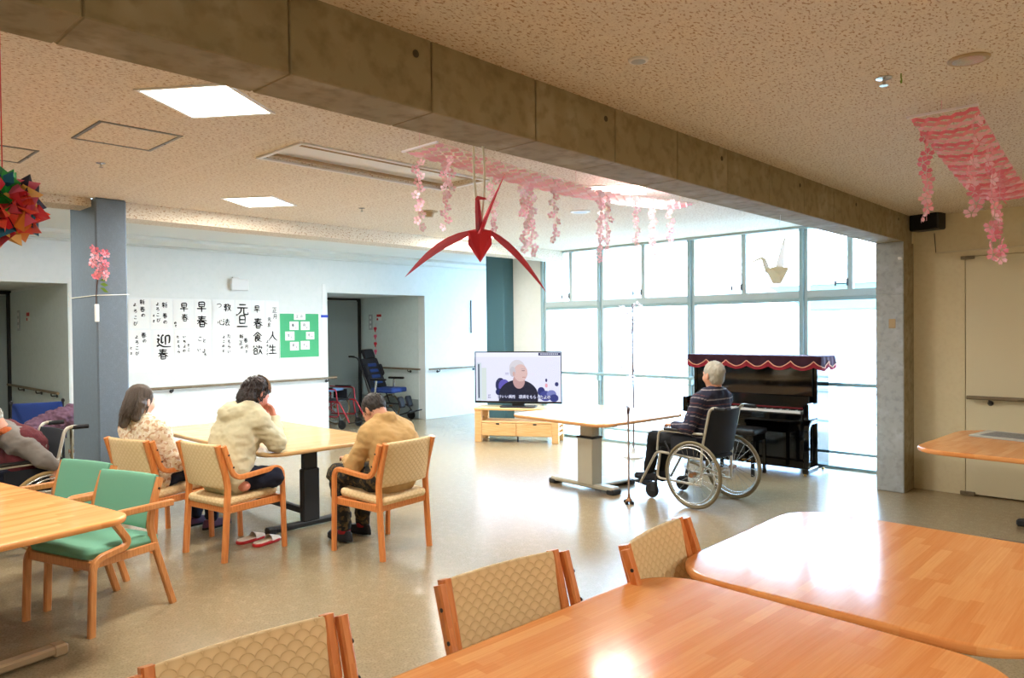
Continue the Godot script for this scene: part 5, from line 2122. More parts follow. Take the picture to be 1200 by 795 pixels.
func build_people() -> void:
	var straight := Basis()
	# man in tan fleece, bent over the table
	var j := {
		"hip": Vector3(0.02, 0.545, 0.09), "chest": Vector3(0.01, 0.79, 0.12), "neck": Vector3(0.0, 0.94, 0.04),
		"sl": Vector3(-0.155, 0.855, 0.04), "sr": Vector3(0.175, 0.855, 0.05), "el": Vector3(-0.185, 0.62, -0.10), "er": Vector3(0.22, 0.62, -0.10),
		"wl": Vector3(-0.07, 0.63, -0.31), "wr": Vector3(0.10, 0.615, -0.31), "hl": Vector3(-0.085, 0.525, 0.05), "hr": Vector3(0.085, 0.525, 0.05),
		"kl": Vector3(-0.12, 0.53, -0.37), "kr": Vector3(0.13, 0.53, -0.37), "al": Vector3(-0.085, 0.10, -0.34), "ar": Vector3(0.125, 0.10, -0.37),
		"head": Vector3(0.0, 1.005, -0.075), "head_turn": Basis(Vector3.RIGHT, -0.75), "pl": Vector3(0, -1, 0), "pr": Vector3(0, -1, 0)}
	var man := person("man in a tan fleece bent over the table edge in camouflage trousers", Vector2(3.22, -4.385), Vector2(-0.1, -0.995), j, {
		"skin": M.skin, "top": M.fleece_tan, "top_name": "fleece_jacket", "trousers": M.camo, "shoes": M.shoe_dark, "socks": M.sock_red, "bulk": 0.008, "hem": -0.02, "collar": 0.03, "fold": 0.012, "seed": 5, "width": 0.95})
	var g := Geo.new()
	var hx := Transform3D(j.head_turn, j.head)
	var f := Field.new(Vector3(-0.12, -0.1, -0.13), Vector3(0.12, 0.15, 0.14), 0.005)
	f.ell(Vector3(0, 0.034, 0.018), Vector3(0.081, 0.096, 0.10), 0.01)
	f.ell(Vector3(0, -0.045, -0.07), Vector3(0.10, 0.085, 0.095), 0.012, Basis(), true)
	f.ell(Vector3(0, 0.03, -0.11), Vector3(0.07, 0.06, 0.05), 0.012, Basis(), true)
	f.ell(Vector3(0, -0.12, 0.03), Vector3(0.12, 0.06, 0.12), 0.012, Basis(), true)
	f.skin(g, hx, rough_hair(3, 0.004))
	hair_tufts(g, hx, 420, 0.018, 0.0014, 3, func(p: Vector3) -> bool: return p.z > -0.035 and p.y > -0.045)
	part(g, "hair", M.hair_man, man)

	# woman in cream hooded jacket, cross-legged on the chair, elbow on the table
	j = {
		"hip": Vector3(0.0, 0.555, 0.07), "chest": Vector3(0.0, 0.83, -0.01), "neck": Vector3(0.0, 1.035, -0.12),
		"sl": Vector3(-0.17, 0.945, -0.09), "sr": Vector3(0.175, 0.945, -0.08), "el": Vector3(-0.19, 0.772, -0.26), "er": Vector3(0.215, 0.772, -0.21),
		"wl": Vector3(-0.05, 0.93, -0.33), "wr": Vector3(0.085, 0.93, -0.30), "hl": Vector3(-0.085, 0.54, 0.06), "hr": Vector3(0.085, 0.54, 0.06),
		"kl": Vector3(-0.25, 0.53, -0.17), "kr": Vector3(0.25, 0.53, -0.15), "al": Vector3(0.09, 0.50, -0.02), "ar": Vector3(-0.07, 0.52, -0.13),
		"fl": Vector3(0.8, -0.03, 0.6), "fr": Vector3(-1, -0.05, -0.1),
		"head": Vector3(0.01, 1.125, -0.195), "head_turn": Basis(Vector3.UP, 0.1) * Basis(Vector3.RIGHT, -0.5), "pl": Vector3(0, 0.2, 1), "pr": Vector3(-0.3, 0.2, 1), "ul": Vector3(0.2, 1, 0.25), "ur": Vector3(-0.25, 1, 0.15)}
	var woman := person("woman in a cream hooded jacket leaning on the table with face in her hand", Vector2(2.47, -5.18), Vector2(0.985, -0.17), j, {
		"skin": M.skin_pink, "top": M.parka, "top_name": "hooded_jacket", "trousers": M.trousers_navy, "feet": M.skin_pink, "bulk": 0.018, "hem": -0.01, "fold": 0.014, "seed": 9, "curl": 0.5,
		"hood": [[Vector3(0, 1.0, 0.0), Vector3(0.13, 0.075, 0.09)], [Vector3(-0.08, 1.03, -0.06), Vector3(0.06, 0.055, 0.09)], [Vector3(0.08, 1.03, -0.06), Vector3(0.06, 0.055, 0.09)]]})
	g = Geo.new()
	hx = Transform3D(j.head_turn, j.head)
	f = Field.new(Vector3(-0.14, -0.15, -0.13), Vector3(0.14, 0.16, 0.17), 0.005)
	f.ell(Vector3(0, 0.036, 0.02), Vector3(0.086, 0.098, 0.104), 0.01)
	f.ell(Vector3(0, -0.05, 0.075), Vector3(0.085, 0.075, 0.06), 0.03)
	f.ell(Vector3(0, -0.04, -0.085), Vector3(0.105, 0.085, 0.085), 0.012, Basis(), true)
	f.skin(g, hx, rough_hair(11, 0.012))
	curls(g, hx, 120, 17)
	part(g, "hair", M.hair_dark, woman)
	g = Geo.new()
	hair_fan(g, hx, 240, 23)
	part(g, "highlight_strands", M.hair_highlight, woman)

	# woman with long grey hair in a patterned cardigan, back to the camera
	j = {
		"hip": Vector3(0.0, 0.55, 0.10), "chest": Vector3(0.0, 0.78, 0.13), "neck": Vector3(0.0, 0.955, 0.175),
		"sl": Vector3(-0.165, 0.875, 0.15), "sr": Vector3(0.165, 0.87, 0.14), "el": Vector3(-0.215, 0.64, 0.02), "er": Vector3(0.225, 0.62, 0.05),
		"wl": Vector3(-0.10, 0.60, -0.18), "wr": Vector3(0.10, 0.59, -0.17), "hl": Vector3(-0.085, 0.53, 0.06), "hr": Vector3(0.085, 0.53, 0.06),
		"kl": Vector3(-0.11, 0.53, -0.36), "kr": Vector3(0.11, 0.53, -0.36), "al": Vector3(-0.10, 0.10, -0.37), "ar": Vector3(0.10, 0.10, -0.37),
		"head": Vector3(0.0, 1.085, 0.165), "head_turn": Basis(Vector3.UP, 0.22) * Basis(Vector3.RIGHT, -0.12), "pl": Vector3(0, -1, 0), "pr": Vector3(0, -1, 0)}
	var lady := person("woman with long grey-brown hair in a cream flowered cardigan", Vector2(2.2, -5.82), Vector2(0.965, -0.26), j, {
		"skin": M.skin_pale, "top": M.cardigan, "top_name": "cardigan", "trousers": M.trousers_navy, "shoes": M.shoe_purple, "bulk": 0.012, "hem": -0.02, "fold": 0.009, "seed": 13})
	g = Geo.new()
	hx = Transform3D(j.head_turn, j.head)
	f = Field.new(Vector3(-0.14, -0.3, -0.13), Vector3(0.14, 0.15, 0.2), 0.0055)
	f.ell(Vector3(0, 0.034, 0.02), Vector3(0.085, 0.097, 0.102), 0.01)
	f.cap(Vector3(-0.04, -0.02, 0.06), Vector3(-0.05, -0.17, 0.10), 0.052, 0.03, 0.03)
	f.cap(Vector3(0.04, -0.02, 0.06), Vector3(0.035, -0.12, 0.08), 0.05, 0.03, 0.03)
	f.cap(Vector3(-0.07, -0.02, 0.03), Vector3(-0.085, -0.16, 0.075), 0.03, 0.02, 0.03)
	f.ell(Vector3(0, -0.03, -0.085), Vector3(0.1, 0.085, 0.08), 0.012, Basis(), true)
	f.skin(g, hx, rough_hair(19, 0.006))
	long_strands(g, hx, 210, 29)
	part(g, "hair", M.hair_grey_brown, lady)

	# man in wheelchair before the piano
	j = {
		"hip": Vector3(0.0, 0.56, 0.06), "chest": Vector3(0.0, 0.82, 0.10), "neck": Vector3(0.0, 1.035, 0.13),
		"sl": Vector3(-0.19, 0.945, 0.09), "sr": Vector3(0.19, 0.945, 0.09), "el": Vector3(-0.265, 0.70, 0.02), "er": Vector3(0.265, 0.70, 0.02),
		"wl": Vector3(-0.18, 0.70, -0.2), "wr": Vector3(0.18, 0.70, -0.2), "hl": Vector3(-0.085, 0.545, 0.03), "hr": Vector3(0.085, 0.545, 0.03),
		"kl": Vector3(-0.11, 0.545, -0.48), "kr": Vector3(0.11, 0.545, -0.48), "al": Vector3(-0.10, 0.215, -0.56), "ar": Vector3(0.10, 0.215, -0.56),
		"head": Vector3(0.0, 1.165, 0.105), "head_turn": Basis(Vector3.UP, -0.25), "pl": Vector3(0, -1, 0), "pr": Vector3(0, -1, 0)}
	var stripe := func(p: Vector3) -> Color:
		# bands run square to the upper arm on the sleeves and level round the body
		var q := p.y
		if absf(p.x) > 0.185:
			q = p.y + (absf(p.x) - 0.19) * -0.35
		var h := fposmod(q - 0.02, 0.085)
		if h < 0.007:
			return Color(0.30, 0.26, 0.27)
		if h > 0.034 and h < 0.040:
			return Color(0.13, 0.05, 0.05)
		return Color(0.018, 0.019, 0.036)
	var sitter := person("grey-haired man in a navy striped jumper seated in the wheelchair", Vector2(6.04, -3.31), Vector2(0.12, -0.99), j, {
		"skin": M.skin, "top": M.tinted_cloth, "top_name": "striped_jumper", "trousers": M.trousers_black, "shoes": M.shoe_dark, "bulk": 0.006, "fold": 0.007, "seed": 21, "paint": stripe, "cell": 0.008})
	g = Geo.new()
	hx = Transform3D(j.head_turn, j.head)
	f = Field.new(Vector3(-0.12, -0.12, -0.13), Vector3(0.12, 0.15, 0.14), 0.005)
	f.ell(Vector3(0, 0.036, 0.018), Vector3(0.084, 0.098, 0.103), 0.01)
	f.ell(Vector3(0, -0.03, 0.045), Vector3(0.072, 0.06, 0.06), 0.02)
	f.ell(Vector3(0, -0.045, -0.07), Vector3(0.12, 0.09, 0.095), 0.012, Basis(), true)
	f.ell(Vector3(0, 0.02, -0.12), Vector3(0.07, 0.06, 0.05), 0.012, Basis(), true)
	f.skin(g, hx, rough_hair(31, 0.005))
	hair_tufts(g, hx, 520, 0.02, 0.0013, 7, func(p: Vector3) -> bool: return p.z > -0.03 and p.y > -0.06)
	part(g, "hair", M.hair_white, sitter)

	# person slumped sideways in the wheelchair at the left
	j = {
		"hip": Vector3(0.0, 0.55, 0.0), "chest": Vector3(-0.02, 0.76, 0.02), "neck": Vector3(-0.06, 0.90, -0.13),
		"sl": Vector3(-0.20, 0.80, -0.04), "sr": Vector3(0.15, 0.88, -0.06), "el": Vector3(-0.27, 0.70, -0.02), "er": Vector3(0.24, 0.68, -0.12),
		"wl": Vector3(-0.25, 0.60, -0.02), "wr": Vector3(0.1, 0.62, -0.3), "hl": Vector3(-0.085, 0.54, -0.03), "hr": Vector3(0.085, 0.54, -0.03),
		"kl": Vector3(-0.12, 0.55, -0.47), "kr": Vector3(0.12, 0.55, -0.47), "al": Vector3(-0.11, 0.215, -0.56), "ar": Vector3(0.11, 0.215, -0.56),
		"head": Vector3(-0.09, 0.97, -0.22), "head_turn": Basis(Vector3.RIGHT, -0.7) * Basis(Vector3(0, 0, 1), -0.35), "pl": Vector3(1, 0, 0.2), "pr": Vector3(0, -1, 0), "ul": Vector3(0.1, -1, 0.15)}
	j.el = Vector3(-0.29, 0.68, 0.06)
	j.wl = Vector3(-0.31, 0.63, 0.12)
	var slump := person("person in a dark red vest over grey sleeves slumped in the wheelchair", Vector2(1.40, -6.42), Vector2(-0.97, 0.1), j, {
		"skin": M.skin, "top": M.sleeve_grey, "top_name": "grey_shirt", "trousers": M.trousers_navy, "shoes": M.shoe_dark, "bulk": 0.01, "fold": 0.009, "seed": 33, "curl": 0.35})
	g = Geo.new()
	f = Field.new(Vector3(-0.35, 0.4, -0.3), Vector3(0.35, 1.05, 0.25), 0.01)
	f.cap(Vector3(-0.08, 0.55, 0.0), Vector3(-0.1, 0.76, 0.02), 0.14, 0.132, 0.08)
	f.cap(Vector3(0.08, 0.55, 0.0), Vector3(0.06, 0.77, 0.02), 0.14, 0.132, 0.08)
	f.cap(Vector3(-0.17, 0.815, -0.02), Vector3(0.13, 0.87, -0.04), 0.092, 0.092, 0.06)
	f.ell(Vector3(-0.08, 0.86, -0.18), Vector3(0.09, 0.10, 0.09), 0.03, Basis(), true)
	var wr2 := noise(3.0, 77, 3)
	f.skin(g, Transform3D(), func(p: Vector3) -> float: return wr2.get_noise_3d(p.x * 3.0, p.y * 5.0, p.z * 3.0) * 0.012)
	part(g, "vest", M.vest_red, slump)
	g = Geo.new()
	f = Field.new(Vector3(-0.3, 0.75, -0.4), Vector3(0.2, 1.05, 0.1), 0.008)
	for k in 12:
		var a := TAU * k / 12
		f.ell(Vector3(-0.06, 0.895, -0.11) + Vector3(cos(a) * 0.085, 0.012 * sin(a * 2.0), sin(a) * 0.075), Vector3(0.036, 0.034, 0.036), 0.02)
	f.skin(g, Transform3D(), rough_hair(41, 0.006))
	part(g, "orange_scarf", M.scarf_orange, slump)
	g = Geo.new()
	hx = Transform3D(j.head_turn, j.head)
	f = Field.new(Vector3(-0.12, -0.12, -0.13), Vector3(0.12, 0.15, 0.14), 0.006)
	f.ell(Vector3(0, 0.036, 0.018), Vector3(0.084, 0.098, 0.103), 0.01)
	f.ell(Vector3(0, -0.045, -0.08), Vector3(0.12, 0.09, 0.085), 0.012, Basis(), true)
	f.skin(g, hx, rough_hair(37, 0.006))
	part(g, "hair", M.hair_white, slump)

func rough_hair(sd: int, amp: float) -> Callable:
	var n := noise(20.0, sd, 2)
	return func(p: Vector3) -> float: return n.get_noise_3d(p.x * 2.2, p.y, p.z * 2.2) * amp

# short hairs standing close to the scalp
func hair_tufts(g: Geo, xf: Transform3D, count: int, length: float, r: float, sd: int, keep: Callable) -> void:
	var q := RandomNumberGenerator.new()
	q.seed = sd
	for k in count:
		var d := Vector3(q.randfn(), q.randfn(), q.randfn()).normalized()
		var p := Vector3(0, 0.034, 0.018) + d * Vector3(0.08, 0.094, 0.098)
		if not keep.call(p):
			continue
		var down := (Vector3(0, -1, 0.35) - d * Vector3(0, -1, 0.35).dot(d)).normalized()
		var e := p + d * length * 0.45 + down * length * q.randf_range(0.6, 1.3)
		g.tube([xf * p, xf * (p.lerp(e, 0.5) + d * length * 0.18), xf * e], [r, r, r * 0.4], 4, false)

func curls(g: Geo, xf: Transform3D, count: int, sd: int) -> void:
	var q := RandomNumberGenerator.new()
	q.seed = sd
	for k in count:
		var d := Vector3(q.randf_range(-1, 1), q.randf_range(-1.0, 0.8), q.randf_range(-0.1, 1)).normalized()
		var p := Vector3(0, 0.01, 0.03) + d * Vector3(0.088, 0.105, 0.098)
		var pts := []
		var s := d.cross(Vector3.UP).normalized()
		for j in 9:
			var a := j * 0.9 + q.randf()
			pts.append(xf * (p + Vector3(0, -j * 0.0085, 0) + s * cos(a) * 0.011 + d * (0.004 + sin(a) * 0.010)))
		g.tube(pts, [0.003, 0.0045, 0.005, 0.005, 0.005, 0.0045, 0.004, 0.003, 0.0015], 5, false)

# paler strands over the crown: a highlight put into their colour
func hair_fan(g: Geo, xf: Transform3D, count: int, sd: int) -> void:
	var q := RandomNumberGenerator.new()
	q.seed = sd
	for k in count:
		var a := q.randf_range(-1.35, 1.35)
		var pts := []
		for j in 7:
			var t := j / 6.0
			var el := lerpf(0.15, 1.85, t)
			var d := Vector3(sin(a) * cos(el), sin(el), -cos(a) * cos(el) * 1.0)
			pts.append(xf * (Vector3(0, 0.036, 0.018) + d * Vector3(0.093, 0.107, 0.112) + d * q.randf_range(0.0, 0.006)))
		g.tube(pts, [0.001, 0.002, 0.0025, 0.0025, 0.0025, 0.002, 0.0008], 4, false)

func long_strands(g: Geo, xf: Transform3D, count: int, sd: int) -> void:
	var q := RandomNumberGenerator.new()
	q.seed = sd
	for k in count:
		var a := q.randf_range(-2.1, 2.1)
		var L := q.randf_range(0.6, 1.0) * (1.15 if a < 0.0 else 0.75)
		var pts := []
		for j in 5:
			var el := lerpf(1.35, 0.0, j / 4.0)
			var d := Vector3(sin(a) * cos(el), sin(el), cos(a) * cos(el))
			pts.append(xf * (Vector3(0, 0.034, 0.02) + d * Vector3(0.087, 0.1, 0.105)))
		var base := Vector3(sin(a) * 0.087, 0.034, 0.02 + cos(a) * 0.105)
		for j in range(1, 5):
			var t := j / 4.0
			pts.append(xf * (base + Vector3(q.randf_range(-0.006, 0.006) - (0.02 * t if a < 0 else 0.0) - base.x * 0.25 * t, -0.2 * L * t, 0.035 * t + q.randf_range(-0.004, 0.006))))
		g.tube(pts, [0.0015, 0.0025, 0.003, 0.0032, 0.0032, 0.003, 0.0028, 0.0022, 0.0008], 4, false)

# ------------------------------------------------------------------ papers on the wall

# brush stroke as a flat ribbon with swelling width
func brush(g: Geo, pts: Array, width: float) -> void:
	var path := pts if pts.size() < 3 else curve(pts, 4)
	if pts.size() == 2:
		path = [pts[0], pts[0].lerp(pts[1], 0.15), pts[0].lerp(pts[1], 0.5), pts[0].lerp(pts[1], 0.85), pts[1]]
	var n := path.size()
	var l := []
	var r := []
	for k in n:
		var t: Vector3 = (path[mini(k + 1, n - 1)] - path[maxi(k - 1, 0)]).normalized()
		var s := Vector3(-t.y, t.x, 0)
		var f := float(k) / (n - 1)
		var w := width * (0.75 + 0.35 * sin(PI * minf(1.0, f * 1.1 + 0.1))) * (1.0 if f < 0.85 else 0.8)
		l.append(path[k] + s * w * 0.5)
		r.append(path[k] - s * w * 0.5)
	for k in n - 1:
		g.poly([l[k], l[k + 1], r[k + 1], r[k]], Vector3(0, 0, 1))

func character(g: Geo, ch: String, c: Vector3, size: float, bold: float) -> void:
	if not STROKES.has(ch):
		return
	for st in STROKES[ch]:
		var pts := []
		for k in range(0, st.size() - 1, 2):
			pts.append(c + Vector3((st[k] - 50.0) / 100.0 * size, (50.0 - st[k + 1]) / 100.0 * size, 0))
		brush(g, pts, bold)

func build_wall_papers() -> void:
	# two long backing papers, then each sheet
	for q in [[3.42, 4.505, 1.085, 2.068, "long white backing paper nearest the column behind calligraphy sheets"], [4.53, 5.55, 1.135, 2.07, "long white backing paper nearest the green board behind calligraphy sheets"]]:
		var g := Geo.new()
		g.span(Vector3(0, 0, 0), Vector3(q[1] - q[0], q[3] - q[2], 0.0015))
		solo(g, "backing_paper", M.paper_back, q[4], "paper", Vector3(q[0], q[2], Z_BACK + 0.0005))
	for s in SHEETS:
		var w: float = s[2] - s[1]
		var h: float = s[4] - s[3]
		var t := thing("calligraphy_sheet", s[0], "calligraphy", Vector3(s[1], s[3], Z_BACK + 0.003), 0.0, "calligraphy sheets on the back wall")
		var g := Geo.new()
		# thin sheet, slightly bowed off the wall
		var rings := []
		for k in 7:
			var f := k / 6.0
			var z := 0.004 * sin(f * PI) + 0.001
			rings.append(PackedVector3Array([Vector3(0, f * h, z), Vector3(w * 0.5, f * h, z + 0.002), Vector3(w, f * h, z), Vector3(w, f * h, z - 0.001), Vector3(0, f * h, z - 0.001)]))
		g.loft(rings)
		part(g, "sheet", M.paper, t)
		for c in s[5]:
			g = Geo.new()
			character(g, c[0], Vector3(c[1] - s[1], c[2] - s[3], 0.0085), c[3] * 1.05, maxf(0.008, c[3] * (0.115 if c[3] > 0.1 else 0.1)))
			part(g, "brush_character", M.ink, t)
	# green board with note cards
	var t2 := thing("notice_board", "bright green notice board with white cards at the recess corner", "notice board", Vector3(5.556, 1.205, Z_BACK))
	var g2 := Geo.new()
	g2.span(Vector3(0, 0, 0), Vector3(0.664, 0.67, 0.012), 0.002)
	part(g2, "panel", M.board_green, t2)
	g2 = Geo.new()
	g2.span(Vector3(-0.012, -0.012, 0), Vector3(0.676, 0.0, 0.016), 0.002)
	g2.span(Vector3(-0.012, 0.67, 0), Vector3(0.676, 0.682, 0.016), 0.002)
	g2.span(Vector3(-0.012, 0.0, 0), Vector3(0.0, 0.67, 0.016), 0.002)
	g2.span(Vector3(0.664, 0.0, 0), Vector3(0.676, 0.67, 0.016), 0.002)
	part(g2, "edge", M.paper, t2)
	var notes := [[5.89, 1.832, 0.197, 0.103], [5.793, 1.69, 0.151, 0.13], [5.983, 1.689, 0.154, 0.132], [5.719, 1.535, 0.155, 0.136], [6.068, 1.536, 0.143, 0.116], [5.795, 1.378, 0.15, 0.13], [5.979, 1.388, 0.154, 0.132]]
	var where := ["heading the ring of cards at the top", "upper card beside the calligraphy side", "upper card beside the recess side", "middle card beside the calligraphy side", "middle card beside the recess side", "lower card beside the calligraphy side", "lower card beside the recess side"]
	for k in notes.size():
		var q: Array = notes[k]
		var c := thing("note_card", "white note card on the green board, " + where[k], "card", Vector3(q[0], q[1], Z_BACK + 0.0125), 0.0, "note cards on the green board")
		g2 = Geo.new()
		g2.span(Vector3(-q[2] / 2, -q[3] / 2, 0), Vector3(q[2] / 2, q[3] / 2, 0.002))
		part(g2, "card", M.paper, c)
		g2 = Geo.new()
		if k > 0:
			character(g2, ["新", "春", "月", "生", "元", "早", "人"][k], Vector3(-0.02, 0.01, 0.0028), 0.05, 0.006)
			character(g2, ["の", "こ", "よ", "と", "き", "ろ", "も"][k], Vector3(0.03, -0.02, 0.0028), 0.035, 0.004)
		else:
			character(g2, "正", Vector3(-0.04, 0, 0.0028), 0.045, 0.004)
			character(g2, "月", Vector3(0.03, 0, 0.0028), 0.045, 0.004)
		part(g2, "writing", M.ink_grey, c)
	# paper strip with blue tape beside the recess
	var ps := thing("paper_strip", "narrow white paper strip with blue tape at the recess corner", "paper", Vector3(6.30, 1.55, Z_BACK))
	g2 = Geo.new()
	g2.span(Vector3(0, 0, 0), Vector3(0.06, 0.8, 0.003))
	part(g2, "strip", M.paper, ps)
	g2 = Geo.new()
	g2.span(Vector3(-0.03, 0.27, 0.003), Vector3(0.1, 0.31, 0.005))
	part(g2, "tape", M.tape_blue, ps)

# ------------------------------------------------------------------ hanging decorations

func facet(g: Geo, a: Vector3, b: Vector3, c: Vector3) -> void:
	g.poly([a, b, c], (b - a).cross(c - a))

func blossom_mesh(r: float) -> ArrayMesh:
	var g := Geo.new()
	for k in 5:
		var a := TAU * k / 5
		var u := Vector3(cos(a), sin(a), 0)
		var s := Vector3(-sin(a), cos(a), 0)
		var z := Vector3(0, 0, 0.3 * r)
		var c := u * r * 0.12
		var p1 := u * r * 0.55 + s * r * 0.34 + z * 0.4
		var p2 := u * r * 0.95 + s * r * 0.2 + z
		var p3 := u * r * 0.84 + z * 0.8
		var p4 := u * r * 0.95 - s * r * 0.2 + z
		var p5 := u * r * 0.55 - s * r * 0.34 + z * 0.4
		for q in [[c, p1, p2], [c, p2, p3], [c, p3, p4], [c, p4, p5]]:
			g.poly(q, Vector3(0, 0, 1))
	return g.done()

func strand(t: Node3D, top: Vector3, length: float, r: float, mesh: Mesh, mats: Array, q: RandomNumberGenerator) -> void:
	var g := Geo.new()
	g.tube([top, top + Vector3(0, -length, 0)], 0.0012, 4, false)
	var s := part(g, "strand", M.thread_pink, t)
	var n := int(length / (r * 1.25))
	for k in n:
		var o := part_mesh(mesh, "blossom", mats[q.randi_range(0, mats.size() - 1)], s)
		o.position = top + Vector3((r * 0.55) * (1 if k % 2 == 0 else -1) * q.randf_range(0.6, 1.1), -length * (k + 0.5) / n, q.randf_range(-0.5, 0.5) * r)
		o.rotation = Vector3(q.randf_range(-0.5, 0.5), q.randf_range(-1.6, 0.2), q.randf() * TAU)

func garland(label: String, x0: float, x1: float, z0: float, z1: float, ys: Array, strands: Array, r: float, mats: Array, sd: int) -> void:
	var q := RandomNumberGenerator.new()
	q.seed = sd
	var t := thing("blossom_garland", label, "garland")
	var height := func(x: float) -> float:
		var f := clampf((x - x0) / (x1 - x0), 0, 1) * (ys.size() - 1)
		var k := mini(int(f), ys.size() - 2)
		return lerpf(ys[k], ys[k + 1], f - k)
	# end bar
	var g := Geo.new()
	g.span(Vector3(x0 - 0.008, ys[0] - 0.006, z0 - 0.01), Vector3(x0 + 0.008, ys[0] + 0.006, z1 + 0.01), 0.002)
	part(g, "end_bar", M.bar_white, t)
	var step := 0.058
	var n := int((x1 - x0) / step)
	for k in n:
		var xa := x0 + step * k
		var ya: float = height.call(xa)
		# one expanded row of the paper net: a zigzag band
		g = Geo.new()
		var l := []
		var h := []
		for j in 11:
			var f := j / 10.0
			var zz := lerpf(z0, z1, f)
			var off := (0.017 if (j + k) % 2 == 0 else -0.017)
			var sag := 0.018 * sin(f * PI)
			l.append(Vector3(xa + step * 0.5 + off, ya - sag, zz))
			h.append(Vector3(xa + step * 0.5 + off + 0.016, ya - sag - 0.014, zz))
		for j in 10:
			g.poly([l[j], l[j + 1], h[j + 1], h[j]], Vector3.DOWN)
		part(g, "net_row", mats[k % mats.size()], t)
	for z in [z0, (z0 + z1) / 2, z1]:
		g = Geo.new()
		var pts := []
		for k in 12:
			var x := lerpf(x0, x1, k / 11.0)
			pts.append(Vector3(x, height.call(x) + 0.002, z))
		g.tube(pts, 0.0015, 4, false)
		part(g, "net_thread", M.thread_pink, t)
	for e in [[x0, ys[0]], [x1, ys[-1]], [(x0 + x1) / 2, height.call((x0 + x1) / 2)]]:
		g = Geo.new()
		g.cyl(Vector3(e[0], e[1], (z0 + z1) / 2), Vector3(e[0], CEIL_NEAR if z0 > -2.0 else CEIL_MAIN, (z0 + z1) / 2), 0.0012, 4)
		part(g, "hanging_thread", M.thread_pink, t)
	var mesh := blossom_mesh(r)
	for s in strands:
		strand(t, Vector3(s[0], s[2], s[1]), s[3], r, mesh, mats, q)

